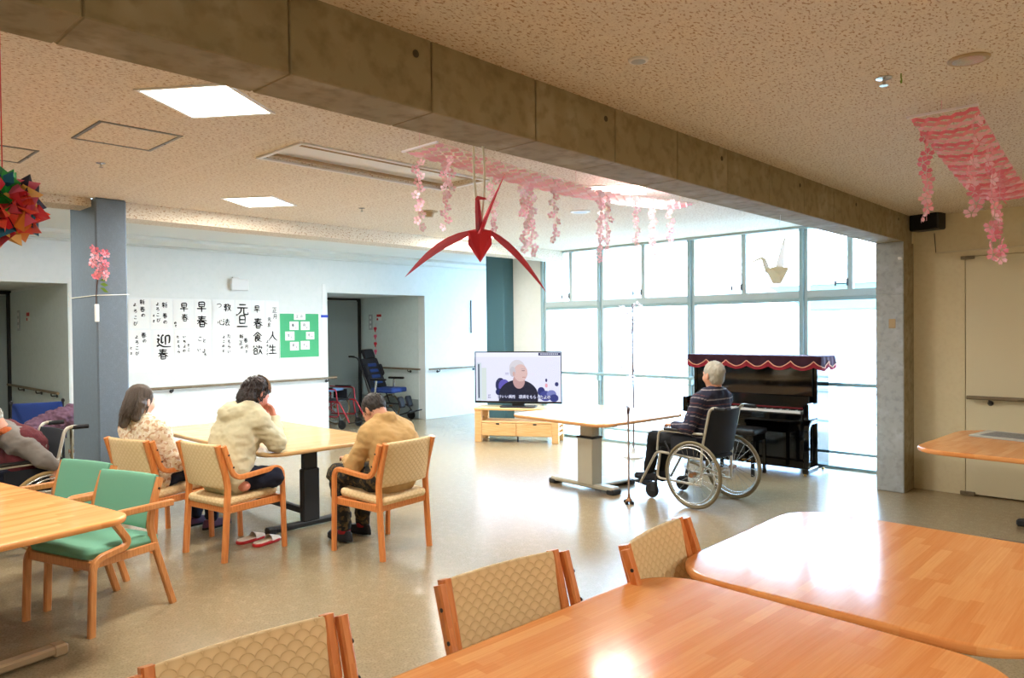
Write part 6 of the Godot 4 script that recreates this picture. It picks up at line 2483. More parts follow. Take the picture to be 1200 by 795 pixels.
func crane(label: String, pos: Vector3, turn: float, m: Material, m2: Material, k: float, wing_l: Vector3, wing_r: Vector3, neck: Array, tail: Vector3, cord_top: Vector3, cord_m: Material, cord_r: float, long := 1.0, deep := 1.0, wing_w := 0.012, wing_b := 0.016, neck_w := 0.022) -> void:
	var t := thing("paper_crane", label, "paper crane", pos, turn)
	var g := Geo.new()
	# body: folded kite shape, front at -Z
	var top_f := Vector3(0, 0.03, -0.05 * long) * k
	var top_b := Vector3(0, 0.03, 0.05 * long) * k
	var low_f := Vector3(0, -0.095 * deep, -0.018 * long) * k
	var low_b := Vector3(0, -0.095 * deep, 0.018 * long) * k
	for s in [-1, 1]:
		var sf := Vector3(s * 0.048, 0.035, -0.035 * long) * k
		var sb := Vector3(s * 0.048, 0.035, 0.035 * long) * k
		var sm := Vector3(s * 0.05, -0.02, 0) * k
		facet(g, top_f, sf, low_f)
		facet(g, top_b, sb, low_b)
		facet(g, sf, sm, low_f)
		facet(g, sb, sm, low_b)
		facet(g, sm, low_f, low_b)
		facet(g, sf, sb, sm)
		facet(g, Vector3(0, 0.05, 0) * k, sf, sb)
		facet(g, Vector3(0, 0.05, 0) * k, sf, top_f)
		facet(g, Vector3(0, 0.05, 0) * k, sb, top_b)
	part(g, "body", m2, t)
	for s in [[-1, wing_l], [1, wing_r]]:
		g = Geo.new()
		var root_f := Vector3(s[0] * 0.045, 0.03, -0.035) * k
		var root_b := Vector3(s[0] * 0.045, 0.03, 0.035) * k
		var tip: Vector3 = s[1]
		# the wing bows: out level first, then down to a fine point
		var n := 6
		var pa := []
		var pb := []
		var pm := []
		for j in n + 1:
			var f := j / float(n)
			var c := ((root_f + root_b) / 2).lerp(tip, f) + Vector3(0, 0.028 * sin(f * PI) * k, 0)
			var w := lerpf(wing_w, 0.0, f) * k + wing_b * pow(sin(f * PI), 0.8) * k
			var fold := Vector3(0, 0.85, 0.5) if absf(tip.y) < absf(tip.x) + 0.05 else Vector3(0, 0.1, 1.0)
			pa.append(c - fold * w)
			pb.append(c + fold * w)
			pm.append(c + Vector3(0, w * 0.1, -w * 0.35))
		for j in n:
			facet(g, pa[j], pa[j + 1], pm[j + 1])
			facet(g, pa[j], pm[j + 1], pm[j])
			facet(g, pb[j], pb[j + 1], pm[j + 1])
			facet(g, pb[j], pm[j + 1], pm[j])
		part(g, "wing", m, t)
	g = Geo.new()
	for e in range(neck.size() - 1):
		var a: Vector3 = neck[e]
		var b: Vector3 = neck[e + 1]
		var wa := lerpf(neck_w, 0.012, e / float(neck.size() - 1)) * k
		var wb := lerpf(neck_w, 0.009, (e + 1) / float(neck.size() - 1)) * k
		var d := (b - a).normalized()
		var sdir := d.cross(Vector3.RIGHT)
		if sdir.length() < 0.1:
			sdir = Vector3(0, 0, 1)
		sdir = sdir.normalized()
		facet(g, a + sdir * wa, b + sdir * wb, a + Vector3(wa * 0.7, 0, 0))
		facet(g, b + sdir * wb, b + Vector3(wb * 0.7, 0, 0), a + Vector3(wa * 0.7, 0, 0))
		facet(g, a + sdir * wa, b + sdir * wb, a - Vector3(wa * 0.7, 0, 0))
		facet(g, b + sdir * wb, b - Vector3(wb * 0.7, 0, 0), a - Vector3(wa * 0.7, 0, 0))
	part(g, "neck", m2, t)
	g = Geo.new()
	var base := Vector3(0, 0.02, 0.04) * k
	var prev := base
	for e in range(1, 6):
		var f := e / 5.0
		var c := base.lerp(tail, f) + Vector3(0, 0, 0.03 * sin(f * PI) * k)
		var wa := lerpf(0.024, 0.002, f - 0.2) * k
		var wb := lerpf(0.024, 0.002, f) * k
		for s in [-1, 1]:
			facet(g, prev + Vector3(s * wa * 0.5, 0, 0), c + Vector3(s * wb * 0.5, 0, 0), prev + Vector3(0, 0, wa))
			facet(g, c + Vector3(s * wb * 0.5, 0, 0), c + Vector3(0, 0, wb), prev + Vector3(0, 0, wa))
		prev = c
	part(g, "tail", m, t)
	var inv := Transform3D(Basis(Vector3.UP, turn), pos).affine_inverse()
	g = Geo.new()
	if cord_r > 0.002:
		g.tube(curve([inv * cord_top + Vector3(0.02, 0, 0), (inv * cord_top).lerp(Vector3.ZERO, 0.35) + Vector3(0.025, 0, 0), Vector3(0.004, 0.04, 0) * k], 5), cord_r, 6)
		g.tube(curve([inv * cord_top - Vector3(0.02, 0, 0), (inv * cord_top).lerp(Vector3.ZERO, 0.35) - Vector3(0.02, 0, 0), Vector3(-0.004, 0.04, 0) * k], 5), cord_r, 6)
	else:
		g.tube([inv * cord_top, Vector3(0, 0.04, 0) * k], cord_r, 5)
	part(g, "cord", cord_m, t)

func build_decorations() -> void:
	var pinks := [M.pink_a, M.pink_b, M.pink_c]
	var pales := [M.pink_d, M.pink_e, M.pink_c]
	garland("pink paper blossom garland hanging before the tan door wall", 3.9, 6.0, -1.03, -0.75, [2.61, 2.52, 2.44, 2.42, 2.55], [[4.21, -1.03, 2.6, 0.46], [3.9, -0.76, 2.56, 0.47], [4.36, -0.77, 2.5, 0.57], [4.74, -0.80, 2.44, 0.5]], 0.036, pinks, 3)
	garland("long pink paper blossom garland stretched along the beam below the main ceiling", 2.7, 5.6, -3.43, -3.13, [2.66, 2.62, 2.6, 2.62, 2.66], [
		[2.79, -3.4, 2.62, 0.42], [3.0, -3.4, 2.62, 0.40], [2.80, -3.14, 2.6, 0.24], [3.42, -3.4, 2.6, 0.38], [3.44, -3.14, 2.55, 0.46], [3.58, -3.2, 2.56, 0.48], [3.74, -3.14, 2.58, 0.40], [3.75, -3.4, 2.6, 0.30],
		[4.25, -3.14, 2.58, 0.50], [4.42, -3.2, 2.58, 0.42], [4.7, -3.14, 2.6, 0.38], [4.62, -3.4, 2.6, 0.3], [4.94, -3.14, 2.62, 0.52], [5.1, -3.25, 2.64, 0.36], [5.2, -3.14, 2.64, 0.42]], 0.03, pales, 5)
	# red crane under the beam; local axes: wings along X
	var turn := deg_to_rad(-46.5)
	crane("large red paper crane with drooping wings hanging from the beam", Vector3(2.258, 2.0, -2.33), turn, M.paper_red, M.paper_red, 1.05, Vector3(-0.335, -0.165, 0.02), Vector3(0.295, -0.24, 0.02),
		[Vector3(0.0, 0.03, 0.045), Vector3(-0.004, 0.11, 0.07), Vector3(-0.006, 0.165, 0.085), Vector3(0.03, 0.16, 0.10)], Vector3(0.115, 0.30, -0.03), Vector3(2.21, 2.40, -2.285), M.cord_white, 0.006)
	crane("cream paper crane seen side on, hanging from the beam near the piano", Vector3(5.08, 1.985, -2.2), deg_to_rad(45.0), M.paper_cream, M.paper_cream, 1.0, Vector3(-0.03, 0.29, 0.06), Vector3(0.09, -0.05, 0.03),
		[Vector3(0.0, 0.01, -0.05), Vector3(0, 0.10, -0.085), Vector3(0, 0.118, -0.11), Vector3(0, 0.075, -0.2)], Vector3(0.0, 0.02, 0.18), Vector3(5.1, 2.40, -2.18), M.cord_white, 0.001, 1.7, 0.8, 0.03, 0.0, 0.034)
	flower_ball()
	column_spray()
	blossom_tree()

func flower_ball() -> void:
	var c := Vector3(0.47, 1.935, -2.275)
	var t := thing("paper_flower_ball", "ball of folded paper flowers in rainbow colours on a red string", "paper ball", c)
	var g := Geo.new()
	g.ball(Vector3.ZERO, Vector3(0.045, 0.045, 0.045), 10, 8)
	part(g, "core", M.paper_navy, t)
	g = Geo.new()
	g.cyl(Vector3(0, 0.05, 0), Vector3(0, 2.402 - c.y, 0), 0.0016, 5)
	part(g, "string", M.paper_red, t)
	# one petal: pointed folded cone along +Y, opening upwards
	var pg := Geo.new()
	var L := 0.078
	var tip := Vector3(0, L, 0.048)
	var root := Vector3.ZERO
	var l := Vector3(-0.027, L * 0.62, 0.012)
	var r := Vector3(0.027, L * 0.62, 0.012)
	var back := Vector3(0, L * 0.6, 0.052)
	facet(pg, root, l, back)
	facet(pg, root, r, back)
	facet(pg, l, tip, back)
	facet(pg, r, tip, back)
	facet(pg, root, l, Vector3(0, L * 0.55, 0.0))
	facet(pg, root, r, Vector3(0, L * 0.55, 0.0))
	var pm := pg.done()
	var colours := [M.paper_coral, M.paper_orange, M.paper_pink, M.paper_teal, M.paper_green, M.paper_yellow, M.paper_navy, M.paper_coral, M.paper_red]
	var dirs := []
	var ph := 1.618
	for s in [-1, 1]:
		for q in [-1, 1]:
			dirs.append(Vector3(0, s, q * ph).normalized())
			dirs.append(Vector3(s, q * ph, 0).normalized())
			dirs.append(Vector3(q * ph, 0, s).normalized())
	for k in dirs.size():
		var d: Vector3 = dirs[k]
		var x := d.cross(Vector3(0.3, 1, 0.2)).normalized()
		var fl := Geo.new()
		fl.ball(d * 0.045, Vector3(0.008, 0.008, 0.008), 6, 4)
		var f := part(fl, "flower", M.paper_yellow, t)
		for j in 5:
			var a := TAU * j / 5 + k
			var side := x.rotated(d, a)
			var o := part_mesh(pm, "petal", colours[(k * 3 + j * (1 + k % 2)) % colours.size()], f)
			# petal leans out from the flower's axis
			var up := (d * 0.75 + side * 0.66).normalized()
			var zz := (side - up * side.dot(up)).normalized()
			o.transform = Transform3D(Basis(up.cross(zz), up, zz), d * 0.038)

func column_spray() -> void:
	var t := thing("blossom_spray", "pink artificial blossom spray tied to the grey-blue column", "flower spray", Vector3(2.055, 1.72, -6.80))
	var g := Geo.new()
	g.tube(curve([Vector3(0, 0.0, 0.01), Vector3(-0.004, 0.2, 0.015), Vector3(0.012, 0.38, 0.03), Vector3(0.04, 0.56, 0.04)], 4), [0.004, 0.004, 0.004, 0.004, 0.004, 0.004, 0.004, 0.004, 0.003, 0.003, 0.003, 0.002, 0.002], 6)
	part(g, "stem", M.stem, t)
	g = Geo.new()
	g.span(Vector3(-0.016, -0.02, 0.0), Vector3(0.016, 0.13, 0.022), 0.004)
	part(g, "paper_wrap", M.paper, t)
	var q := RandomNumberGenerator.new()
	q.seed = 4
	var mesh := blossom_mesh(0.038)
	for k in 16:
		var y := q.randf_range(0.33, 0.60)
		var o := part_mesh(mesh, "blossom", [M.pink_a, M.pink_b, M.pink_d][k % 3], t)
		o.position = Vector3(q.randf_range(-0.045, 0.07), y, 0.04 + q.randf_range(-0.01, 0.03))
		o.rotation = Vector3(q.randf_range(-0.6, 0.6), q.randf_range(-1.4, 0.4), q.randf() * TAU)
	for k in 3:
		g = Geo.new()
		var b := Vector3(0.02, 0.33 - 0.03 * k, 0.035)
		var e := b + Vector3(0.06, 0.02 - 0.03 * k, 0.02)
		facet(g, b, (b + e) / 2 + Vector3(0, 0.018, 0), e)
		facet(g, b, (b + e) / 2 - Vector3(0, 0.018, 0), e)
		part(g, "leaf", M.leaf, t)
	var s := thing("string", "white string tied round the grey-blue column", "string", Vector3(2.185, 1.925, -7.155))
	g = Geo.new()
	g.tube([Vector3(-0.13, 0, 0.35), Vector3(0.13, 0.015, 0.35), Vector3(0.13, 0.01, -0.35), Vector3(-0.13, 0.0, -0.35), Vector3(-0.13, 0, 0.35)], 0.004, 6)
	part(g, "loop", M.cord_white, s)
	g = Geo.new()
	g.tube([Vector3(-0.135, 0.0, -0.34), Vector3(-0.15, -0.04, -0.33), Vector3(-0.145, -0.08, -0.35)], 0.003, 5)
	g.tube([Vector3(-0.135, 0.0, -0.34), Vector3(-0.16, 0.03, -0.3), Vector3(-0.15, 0.06, -0.31)], 0.003, 5)
	part(g, "bow_end", M.cord_white, s)

func blossom_tree() -> void:
	var t := thing("blossom_tree", "thin standing decoration branch with pale pink blossoms before the windows", "decoration", Vector3(7.55, 0, -5.1))
	var g := Geo.new()
	g.lathe(Vector3.ZERO, [Vector2(0.13, 0), Vector2(0.13, 0.02), Vector2(0.03, 0.05), Vector2(0.02, 0.12)], 16)
	part(g, "base", M.white, t)
	g = Geo.new()
	var trunk := curve([Vector3(0, 0.1, 0), Vector3(0.01, 0.7, 0.0), Vector3(-0.02, 1.2, 0.01), Vector3(0.0, 1.9, 0.0)], 5)
	g.tube(trunk, 0.011, 7)
	part(g, "trunk", M.stem_grey, t)
	var q := RandomNumberGenerator.new()
	q.seed = 8
	var fl := Geo.new()
	var tips := []
	for k in 14:
		g = Geo.new()
		var y := 0.95 + 0.068 * k
		var a := q.randf() * TAU
		var L := q.randf_range(0.12, 0.26)
		var e := Vector3(cos(a) * L, y + q.randf_range(0.02, 0.14), sin(a) * L)
		g.tube([Vector3(0, y, 0), Vector3(0, y, 0).lerp(e, 0.5) + Vector3(0, 0.03, 0), e], [0.005, 0.004, 0.002], 5, false)
		part(g, "branch", M.stem_grey, t)
		for j in 12:
			tips.append(Vector3(0, y, 0).lerp(e, q.randf_range(0.35, 1.05)) + Vector3(q.randf_range(-1, 1), q.randf_range(-1, 1), q.randf_range(-1, 1)) * 0.045)
	for p in tips:
		var b := Basis.from_euler(Vector3(q.randf() * TAU, q.randf() * TAU, 0))
		for k in 5:
			var a := TAU * k / 5
			var u := b * Vector3(cos(a), sin(a), 0.25)
			var s := b * Vector3(-sin(a), cos(a), 0)
			fl.poly([p, p + u * 0.016 + s * 0.009, p + u * 0.024, p + u * 0.016 - s * 0.009], b.z)
	var o := part(fl, "blossoms", M.pink_pale, t)
	o.set_meta("kind", "stuff")

# ------------------------------------------------------------------ small things

func build_small_things() -> void:
	var g := Geo.new()
	# cane
	var t := thing("walking_cane", "wooden handled walking cane standing upright beside the adjustable table", "cane", Vector3(5.537, 0, -3.794), deg_to_rad(43.0))
	g.tube([Vector3(0, 0.03, 0), Vector3(0, 0.84, 0)], 0.0095, 10)
	part(g, "shaft", M.cane_shaft, t)
	g = Geo.new()
	g.tube(curve([Vector3(-0.06, 0.862, 0), Vector3(-0.03, 0.875, 0), Vector3(0.02, 0.872, 0), Vector3(0.07, 0.882, 0)], 4), [0.010, 0.012, 0.013, 0.014, 0.014, 0.014, 0.014, 0.014, 0.014, 0.014, 0.013, 0.012, 0.010], 10)
	g.tube([Vector3(0, 0.82, 0), Vector3(0, 0.87, 0)], 0.013, 10)
	part(g, "handle", M.cane_handle, t)
	g = Geo.new()
	g.lathe(Vector3.ZERO, [Vector2(0.035, 0.018), Vector2(0.03, 0.03), Vector2(0.014, 0.05), Vector2(0.012, 0.085)], 14)
	part(g, "ferrule", M.brass_dull, t)
	for s in [[-1, -1], [1, -1], [1, 1], [-1, 1]]:
		g = Geo.new()
		g.lathe(Vector3(s[0] * 0.045, 0, s[1] * 0.025), [Vector2(0.016, 0), Vector2(0.014, 0.02), Vector2(0.008, 0.026)], 10)
		g.tube([Vector3(s[0] * 0.045, 0.022, s[1] * 0.025), Vector3(0, 0.028, 0)], 0.006, 6)
		part(g, "tip", M.rubber, t)
	# slippers
	for k in 2:
		var s := thing("slipper", ["red and white slipper lying beside its pair below the table, heel outward", "red and white slipper touching the dark table foot"][k], "slipper", Vector3(2.69 - 0.05 * k, 0, -5.13 - 0.15 * k), deg_to_rad(-75.0 - 6 * k), "slippers below the table")
		g = Geo.new()
		g.slab(0.09, 0.24, 0.044, 0.0, 0.022, 0.006, 6)
		part(g, "sole", M.slipper_red, s)
		g = Geo.new()
		g.slab(0.08, 0.225, 0.038, 0.022, 0.03, 0.003, 6)
		part(g, "insole", M.slipper_white, s)
		g = Geo.new()
		var rings := []
		for j in 6:
			var f := j / 5.0
			var ring := PackedVector3Array()
			for e in 9:
				var a := PI * e / 8
				ring.append(Vector3(cos(a) * 0.045 * (1.0 - 0.25 * f * f), 0.016 + sin(a) * lerpf(0.05, 0.02, f), -0.02 - 0.095 * f))
			rings.append(ring)
		g.loft(rings, false)
		part(g, "strap", M.slipper_white, s)
	# newspaper on the right table
	t = thing("newspaper", "folded newspaper lying on the table beside the tan door", "newspaper", Vector3(6.92, 0.701, -1.05), deg_to_rad(-12.0))
	for k in 4:
		g = Geo.new()
		g.box(Vector3(0.006 * k, 0.002 + 0.003 * k, -0.004 * k), Vector3(0.40, 0.0025, 0.55), 0.0005, Basis(Vector3.UP, 0.02 * k))
		part(g, "page", M.newsprint, t)
	g = Geo.new()
	for k in 9:
		g.box(Vector3(-0.14 + 0.035 * k, 0.0128, -0.05), Vector3(0.018, 0.0004, 0.34))
	part(g, "print", M.ink_grey, t)
	g = Geo.new()
	g.box(Vector3(-0.08, 0.0128, 0.19), Vector3(0.16, 0.0004, 0.09))
	g.box(Vector3(0.12, 0.0128, 0.19), Vector3(0.08, 0.0004, 0.06))
	part(g, "photo_block", M.grey, t)
	# speaker under the ceiling corner with its cable trunking
	t = thing("wall_speaker", "small black loudspeaker mounted in the corner under the ceiling", "speaker", Vector3(7.80, 2.59, -1.9), deg_to_rad(-14.0))
	g = Geo.new()
	g.box(Vector3.ZERO, Vector3(0.15, 0.165, 0.27), 0.012)
	part(g, "cabinet", M.black, t)
	g = Geo.new()
	g.box(Vector3(-0.078, 0, 0), Vector3(0.008, 0.15, 0.255), 0.004)
	part(g, "grille", M.speaker_cloth, t)
	g = Geo.new()
	g.box(Vector3(-0.083, 0.0, 0.0), Vector3(0.002, 0.008, 0.04), 0.0008)
	part(g, "badge", M.grey, t)
	g = Geo.new()
	g.box(Vector3(0.08, 0.02, 0), Vector3(0.05, 0.04, 0.04), 0.004)
	part(g, "bracket", M.dark_grey, t)
	t = thing("cable_trunking", "thin pale cable cover running along the tan wall above the door", "cable cover", Vector3(7.885, 2.295, -1.85))
	g = Geo.new()
	g.tube([Vector3(0, 0.19, -0.012), Vector3(0, 0.0, 0.0)], 0.003, 6)
	part(g, "cable", M.dark_grey, t)
	g = Geo.new()
	g.box(Vector3(0, 0.008, 0.65), Vector3(0.012, 0.014, 1.3), 0.003, Basis(Vector3.RIGHT, -0.012))
	part(g, "cover", M.trunking, t)
	# fittings on pilaster
	t = thing("switch_plate", "tan blank plate on the concrete pilaster beside the windows", "wall plate", Vector3(7.572, 1.62, -2.15))
	g = Geo.new()
	g.box(Vector3.ZERO, Vector3(0.008, 0.09, 0.06), 0.002)
	part(g, "plate", M.plate_tan, t)
	t = thing("sensor", "tiny white sensor high on the concrete pilaster edge", "sensor", Vector3(7.57, 2.24, -2.075))
	g = Geo.new()
	g.box(Vector3(-0.012, 0, 0), Vector3(0.03, 0.028, 0.035), 0.004)
	part(g, "housing", M.white, t)
	# emergency unit and small wall things
	t = thing("wall_unit", "white box unit mounted high on wall above the calligraphy", "wall unit", Vector3(4.92, 2.285, Z_BACK))
	g = Geo.new()
	g.box(Vector3(0, 0, 0.03), Vector3(0.26, 0.17, 0.06), 0.01)
	part(g, "cover", M.white, t)
	g = Geo.new()
	g.box(Vector3(-0.05, 0.095, 0.02), Vector3(0.1, 0.03, 0.03), 0.004)
	part(g, "top_clip", M.white, t)
	t = thing("white_panel", "plain white panel on wall between recess and dark column", "wall panel", Vector3(9.52, 1.55, Z_BACK))
	g = Geo.new()
	g.box(Vector3(0.3, 0.3, 0.01), Vector3(0.6, 0.6, 0.02), 0.003)
	part(g, "panel", M.paper, t)
	g = Geo.new()
	g.box(Vector3(0, 0.3, 0.012), Vector3(0.012, 0.62, 0.024), 0.002)
	part(g, "edge", M.grey, t)
	for e in [[Vector3(8.384, 1.862, -11.45), Vector3(8.384, 1.77, -11.72), "recess behind the tilt wheelchair"], [Vector3(2.733, 1.85, -11.9), Vector3(2.733, 1.80, -12.4), "recess behind the left column"]]:
		t = thing("fire_sign", "small white and red sign on wall of the " + e[2], "sign", e[0])
		g = Geo.new()
		g.box(Vector3(-0.003, 0, 0), Vector3(0.006, 0.13, 0.16), 0.002)
		part(g, "plate", M.paper, t)
		g = Geo.new()
		g.box(Vector3(-0.0065, 0.03, 0), Vector3(0.002, 0.05, 0.15))
		g.box(Vector3(-0.0065, -0.04, -0.05), Vector3(0.002, 0.04, 0.05))
		part(g, "red_print", M.sign_red, t)
		t = thing("light_switch", "tall pale switch panel on wall of the " + e[2], "switch", e[1])
		g = Geo.new()
		g.box(Vector3(-0.006, 0, 0), Vector3(0.012, 0.3, 0.12), 0.003)
		part(g, "plate", M.plate_grey, t)
		for k in 3:
			g = Geo.new()
			g.box(Vector3(-0.013, -0.09 + 0.09 * k, 0), Vector3(0.006, 0.05, 0.05), 0.002)
			part(g, "rocker", M.white, t)
	# chain of red paper hearts inside the recess
	t = thing("paper_chain", "hanging chain of red paper ornaments inside the recess", "ornament", Vector3(8.37, 1.75, -11.55))
	g = Geo.new()
	g.cyl(Vector3.ZERO, Vector3(0, -0.6, 0), 0.002, 4)
	part(g, "thread", M.paper_red, t)
	for k in 4:
		g = Geo.new()
		var y := -0.12 - 0.145 * k
		g.ball(Vector3(-0.012, y + 0.015, -0.022), Vector3(0.008, 0.03, 0.03), 8, 6)
		g.ball(Vector3(-0.012, y + 0.015, 0.022), Vector3(0.008, 0.03, 0.03), 8, 6)
		g.ball(Vector3(-0.012, y - 0.02, 0), Vector3(0.008, 0.036, 0.024), 8, 6)
		part(g, "ornament", [M.paper_red, M.paper_pink][k % 2], t)
	# ceiling fittings
	ceiling_disc("recessed round downlight with glassy reflector in the near ceiling", Vector3(3.37, CEIL_NEAR, -0.673), 0.075, true)
	ceiling_disc("small round white ceiling plate near the concrete beam", Vector3(2.443, CEIL_NEAR, -1.613), 0.04, false)
	ceiling_disc("round flat ceiling speaker grille behind the long garland", Vector3(5.70, CEIL_MAIN, -4.456), 0.1, false)
	t = thing("sprinkler", "silver sprinkler head in the near ceiling beside a green hook", "sprinkler", Vector3(3.364, CEIL_NEAR, -0.984))
	g = Geo.new()
	g.lathe(Vector3(0, -0.035, 0), [Vector2(0.018, 0.0), Vector2(0.018, 0.003), Vector2(0.006, 0.006), Vector2(0.006, 0.027), Vector2(0.033, 0.031), Vector2(0.033, 0.035)], 14)
	part(g, "head", M.steel, t)
	t = thing("ceiling_hook", "tiny green hook in the near ceiling", "hook", Vector3(3.359, CEIL_NEAR, -0.916))
	g = Geo.new()
	g.tube(curve([Vector3(0, 0, 0), Vector3(0, -0.015, 0), Vector3(0.008, -0.03, 0), Vector3(0, -0.04, 0), Vector3(-0.008, -0.032, 0)], 4), 0.003, 6)
	part(g, "hook", M.leaf, t)
	t = thing("smoke_detector", "tan smoke detector on the main ceiling beside the blossom strands", "smoke detector", Vector3(4.615, CEIL_MAIN, -5.469))
	g = Geo.new()
	g.lathe(Vector3(0, -0.055, 0), [Vector2(0.035, 0.0), Vector2(0.045, 0.02), Vector2(0.055, 0.045), Vector2(0.085, 0.048), Vector2(0.085, 0.055)], 18)
	part(g, "housing", M.plate_tan, t)
	t = thing("sprinkler", "small dark sprinkler head in the main ceiling past the air opening", "sprinkler", Vector3(4.025, CEIL_MAIN, -5.749))
	g = Geo.new()
	g.lathe(Vector3(0, -0.03, 0), [Vector2(0.015, 0.0), Vector2(0.006, 0.006), Vector2(0.006, 0.024), Vector2(0.03, 0.027), Vector2(0.03, 0.03)], 12)
	part(g, "head", M.steel, t)
	t = thing("sprinkler", "small dark sprinkler head in the main ceiling beside the access hatches", "sprinkler", Vector3(1.683, CEIL_MAIN, -5.427))
	g = Geo.new()
	g.lathe(Vector3(0, -0.03, 0), [Vector2(0.015, 0.0), Vector2(0.006, 0.006), Vector2(0.006, 0.024), Vector2(0.03, 0.027), Vector2(0.03, 0.03)], 12)
	part(g, "head", M.steel, t)
	hatch("square ceiling access hatch with metal frame beside the bright light", Vector3(1.57, CEIL_MAIN, -4.60), 0.45, 0.5)
	hatch("square ceiling access hatch with metal frame above the flower ball", Vector3(1.05, CEIL_MAIN, -5.56), 0.5, 0.47)
	# mauve jacket over the parked wheelchair
	t = thing("mauve_jacket", "crumpled mauve jacket lying on the blue parked wheelchair", "jacket", Vector3(2.22, 0.0, -8.75))
	g = Geo.new()
	var f := Field.new(Vector3(-0.4, 0.4, -0.3), Vector3(0.4, 1.0, 0.3), 0.012)
	f.cap(Vector3(-0.2, 0.62, 0), Vector3(0.2, 0.74, 0.02), 0.10, 0.12, 0.06)
	f.ell(Vector3(0.1, 0.72, 0.05), Vector3(0.16, 0.1, 0.12), 0.05)
	f.cap(Vector3(-0.2, 0.62, 0.05), Vector3(-0.26, 0.5, 0.1), 0.07, 0.05, 0.04)
	var wn := noise(4.0, 91, 3)
	f.skin(g, Transform3D(), func(p: Vector3) -> float: return wn.get_noise_3d(p.x * 4, p.y * 4, p.z * 4) * 0.03)
	part(g, "cloth", M.mauve, t)

func ceiling_disc(label: String, at: Vector3, r: float, lamp: bool) -> void:
	var t := thing("ceiling_fitting", label, "ceiling fitting", at)
	var g := Geo.new()
	g.lathe(Vector3.ZERO, [Vector2(r * 0.8, -0.008), Vector2(r * 0.95, -0.007), Vector2(r, -0.003), Vector2(r, 0.0)], 24)
	part(g, "ring", M.plate_tan if lamp else M.white, t)
	g = Geo.new()
	if lamp:
		g.lathe(Vector3.ZERO, [Vector2(r * 0.2, -0.012), Vector2(r * 0.5, -0.011), Vector2(r * 0.78, -0.0085)], 20, true)
		part(g, "reflector", M.steel, t)
	else:
		g.lathe(Vector3.ZERO, [Vector2(r * 0.3, -0.011), Vector2(r * 0.7, -0.0095), Vector2(r * 0.72, -0.0085)], 20)
		part(g, "centre", M.plate_grey, t)

func hatch(label: String, at: Vector3, w: float, d: float) -> void:
	var t := thing("ceiling_hatch", label, "hatch", at)
	var g := Geo.new()
	var y0 := -0.006
	var b := 0.018
	g.span(Vector3(-w / 2, y0, -d / 2), Vector3(w / 2, 0.002, -d / 2 + b), 0.002)
	g.span(Vector3(-w / 2, y0, d / 2 - b), Vector3(w / 2, 0.002, d / 2), 0.002)
	g.span(Vector3(-w / 2, y0, -d / 2 + b), Vector3(-w / 2 + b, 0.002, d / 2 - b), 0.002)
	g.span(Vector3(w / 2 - b, y0, -d / 2 + b), Vector3(w / 2, 0.002, d / 2 - b), 0.002)
	part(g, "frame", M.grey_alu, t)
	g = Geo.new()
	g.span(Vector3(-w / 2 + b + 0.004, -0.003, -d / 2 + b + 0.004), Vector3(w / 2 - b - 0.004, 0.002, d / 2 - b - 0.004))
	part(g, "panel", M.ceiling, t)
	g = Geo.new()
	g.lathe(Vector3(w / 2 - 0.009, y0 - 0.002, 0), [Vector2(0.006, 0.0), Vector2(0.007, 0.003)], 10)
	part(g, "lock", M.dark_grey, t)

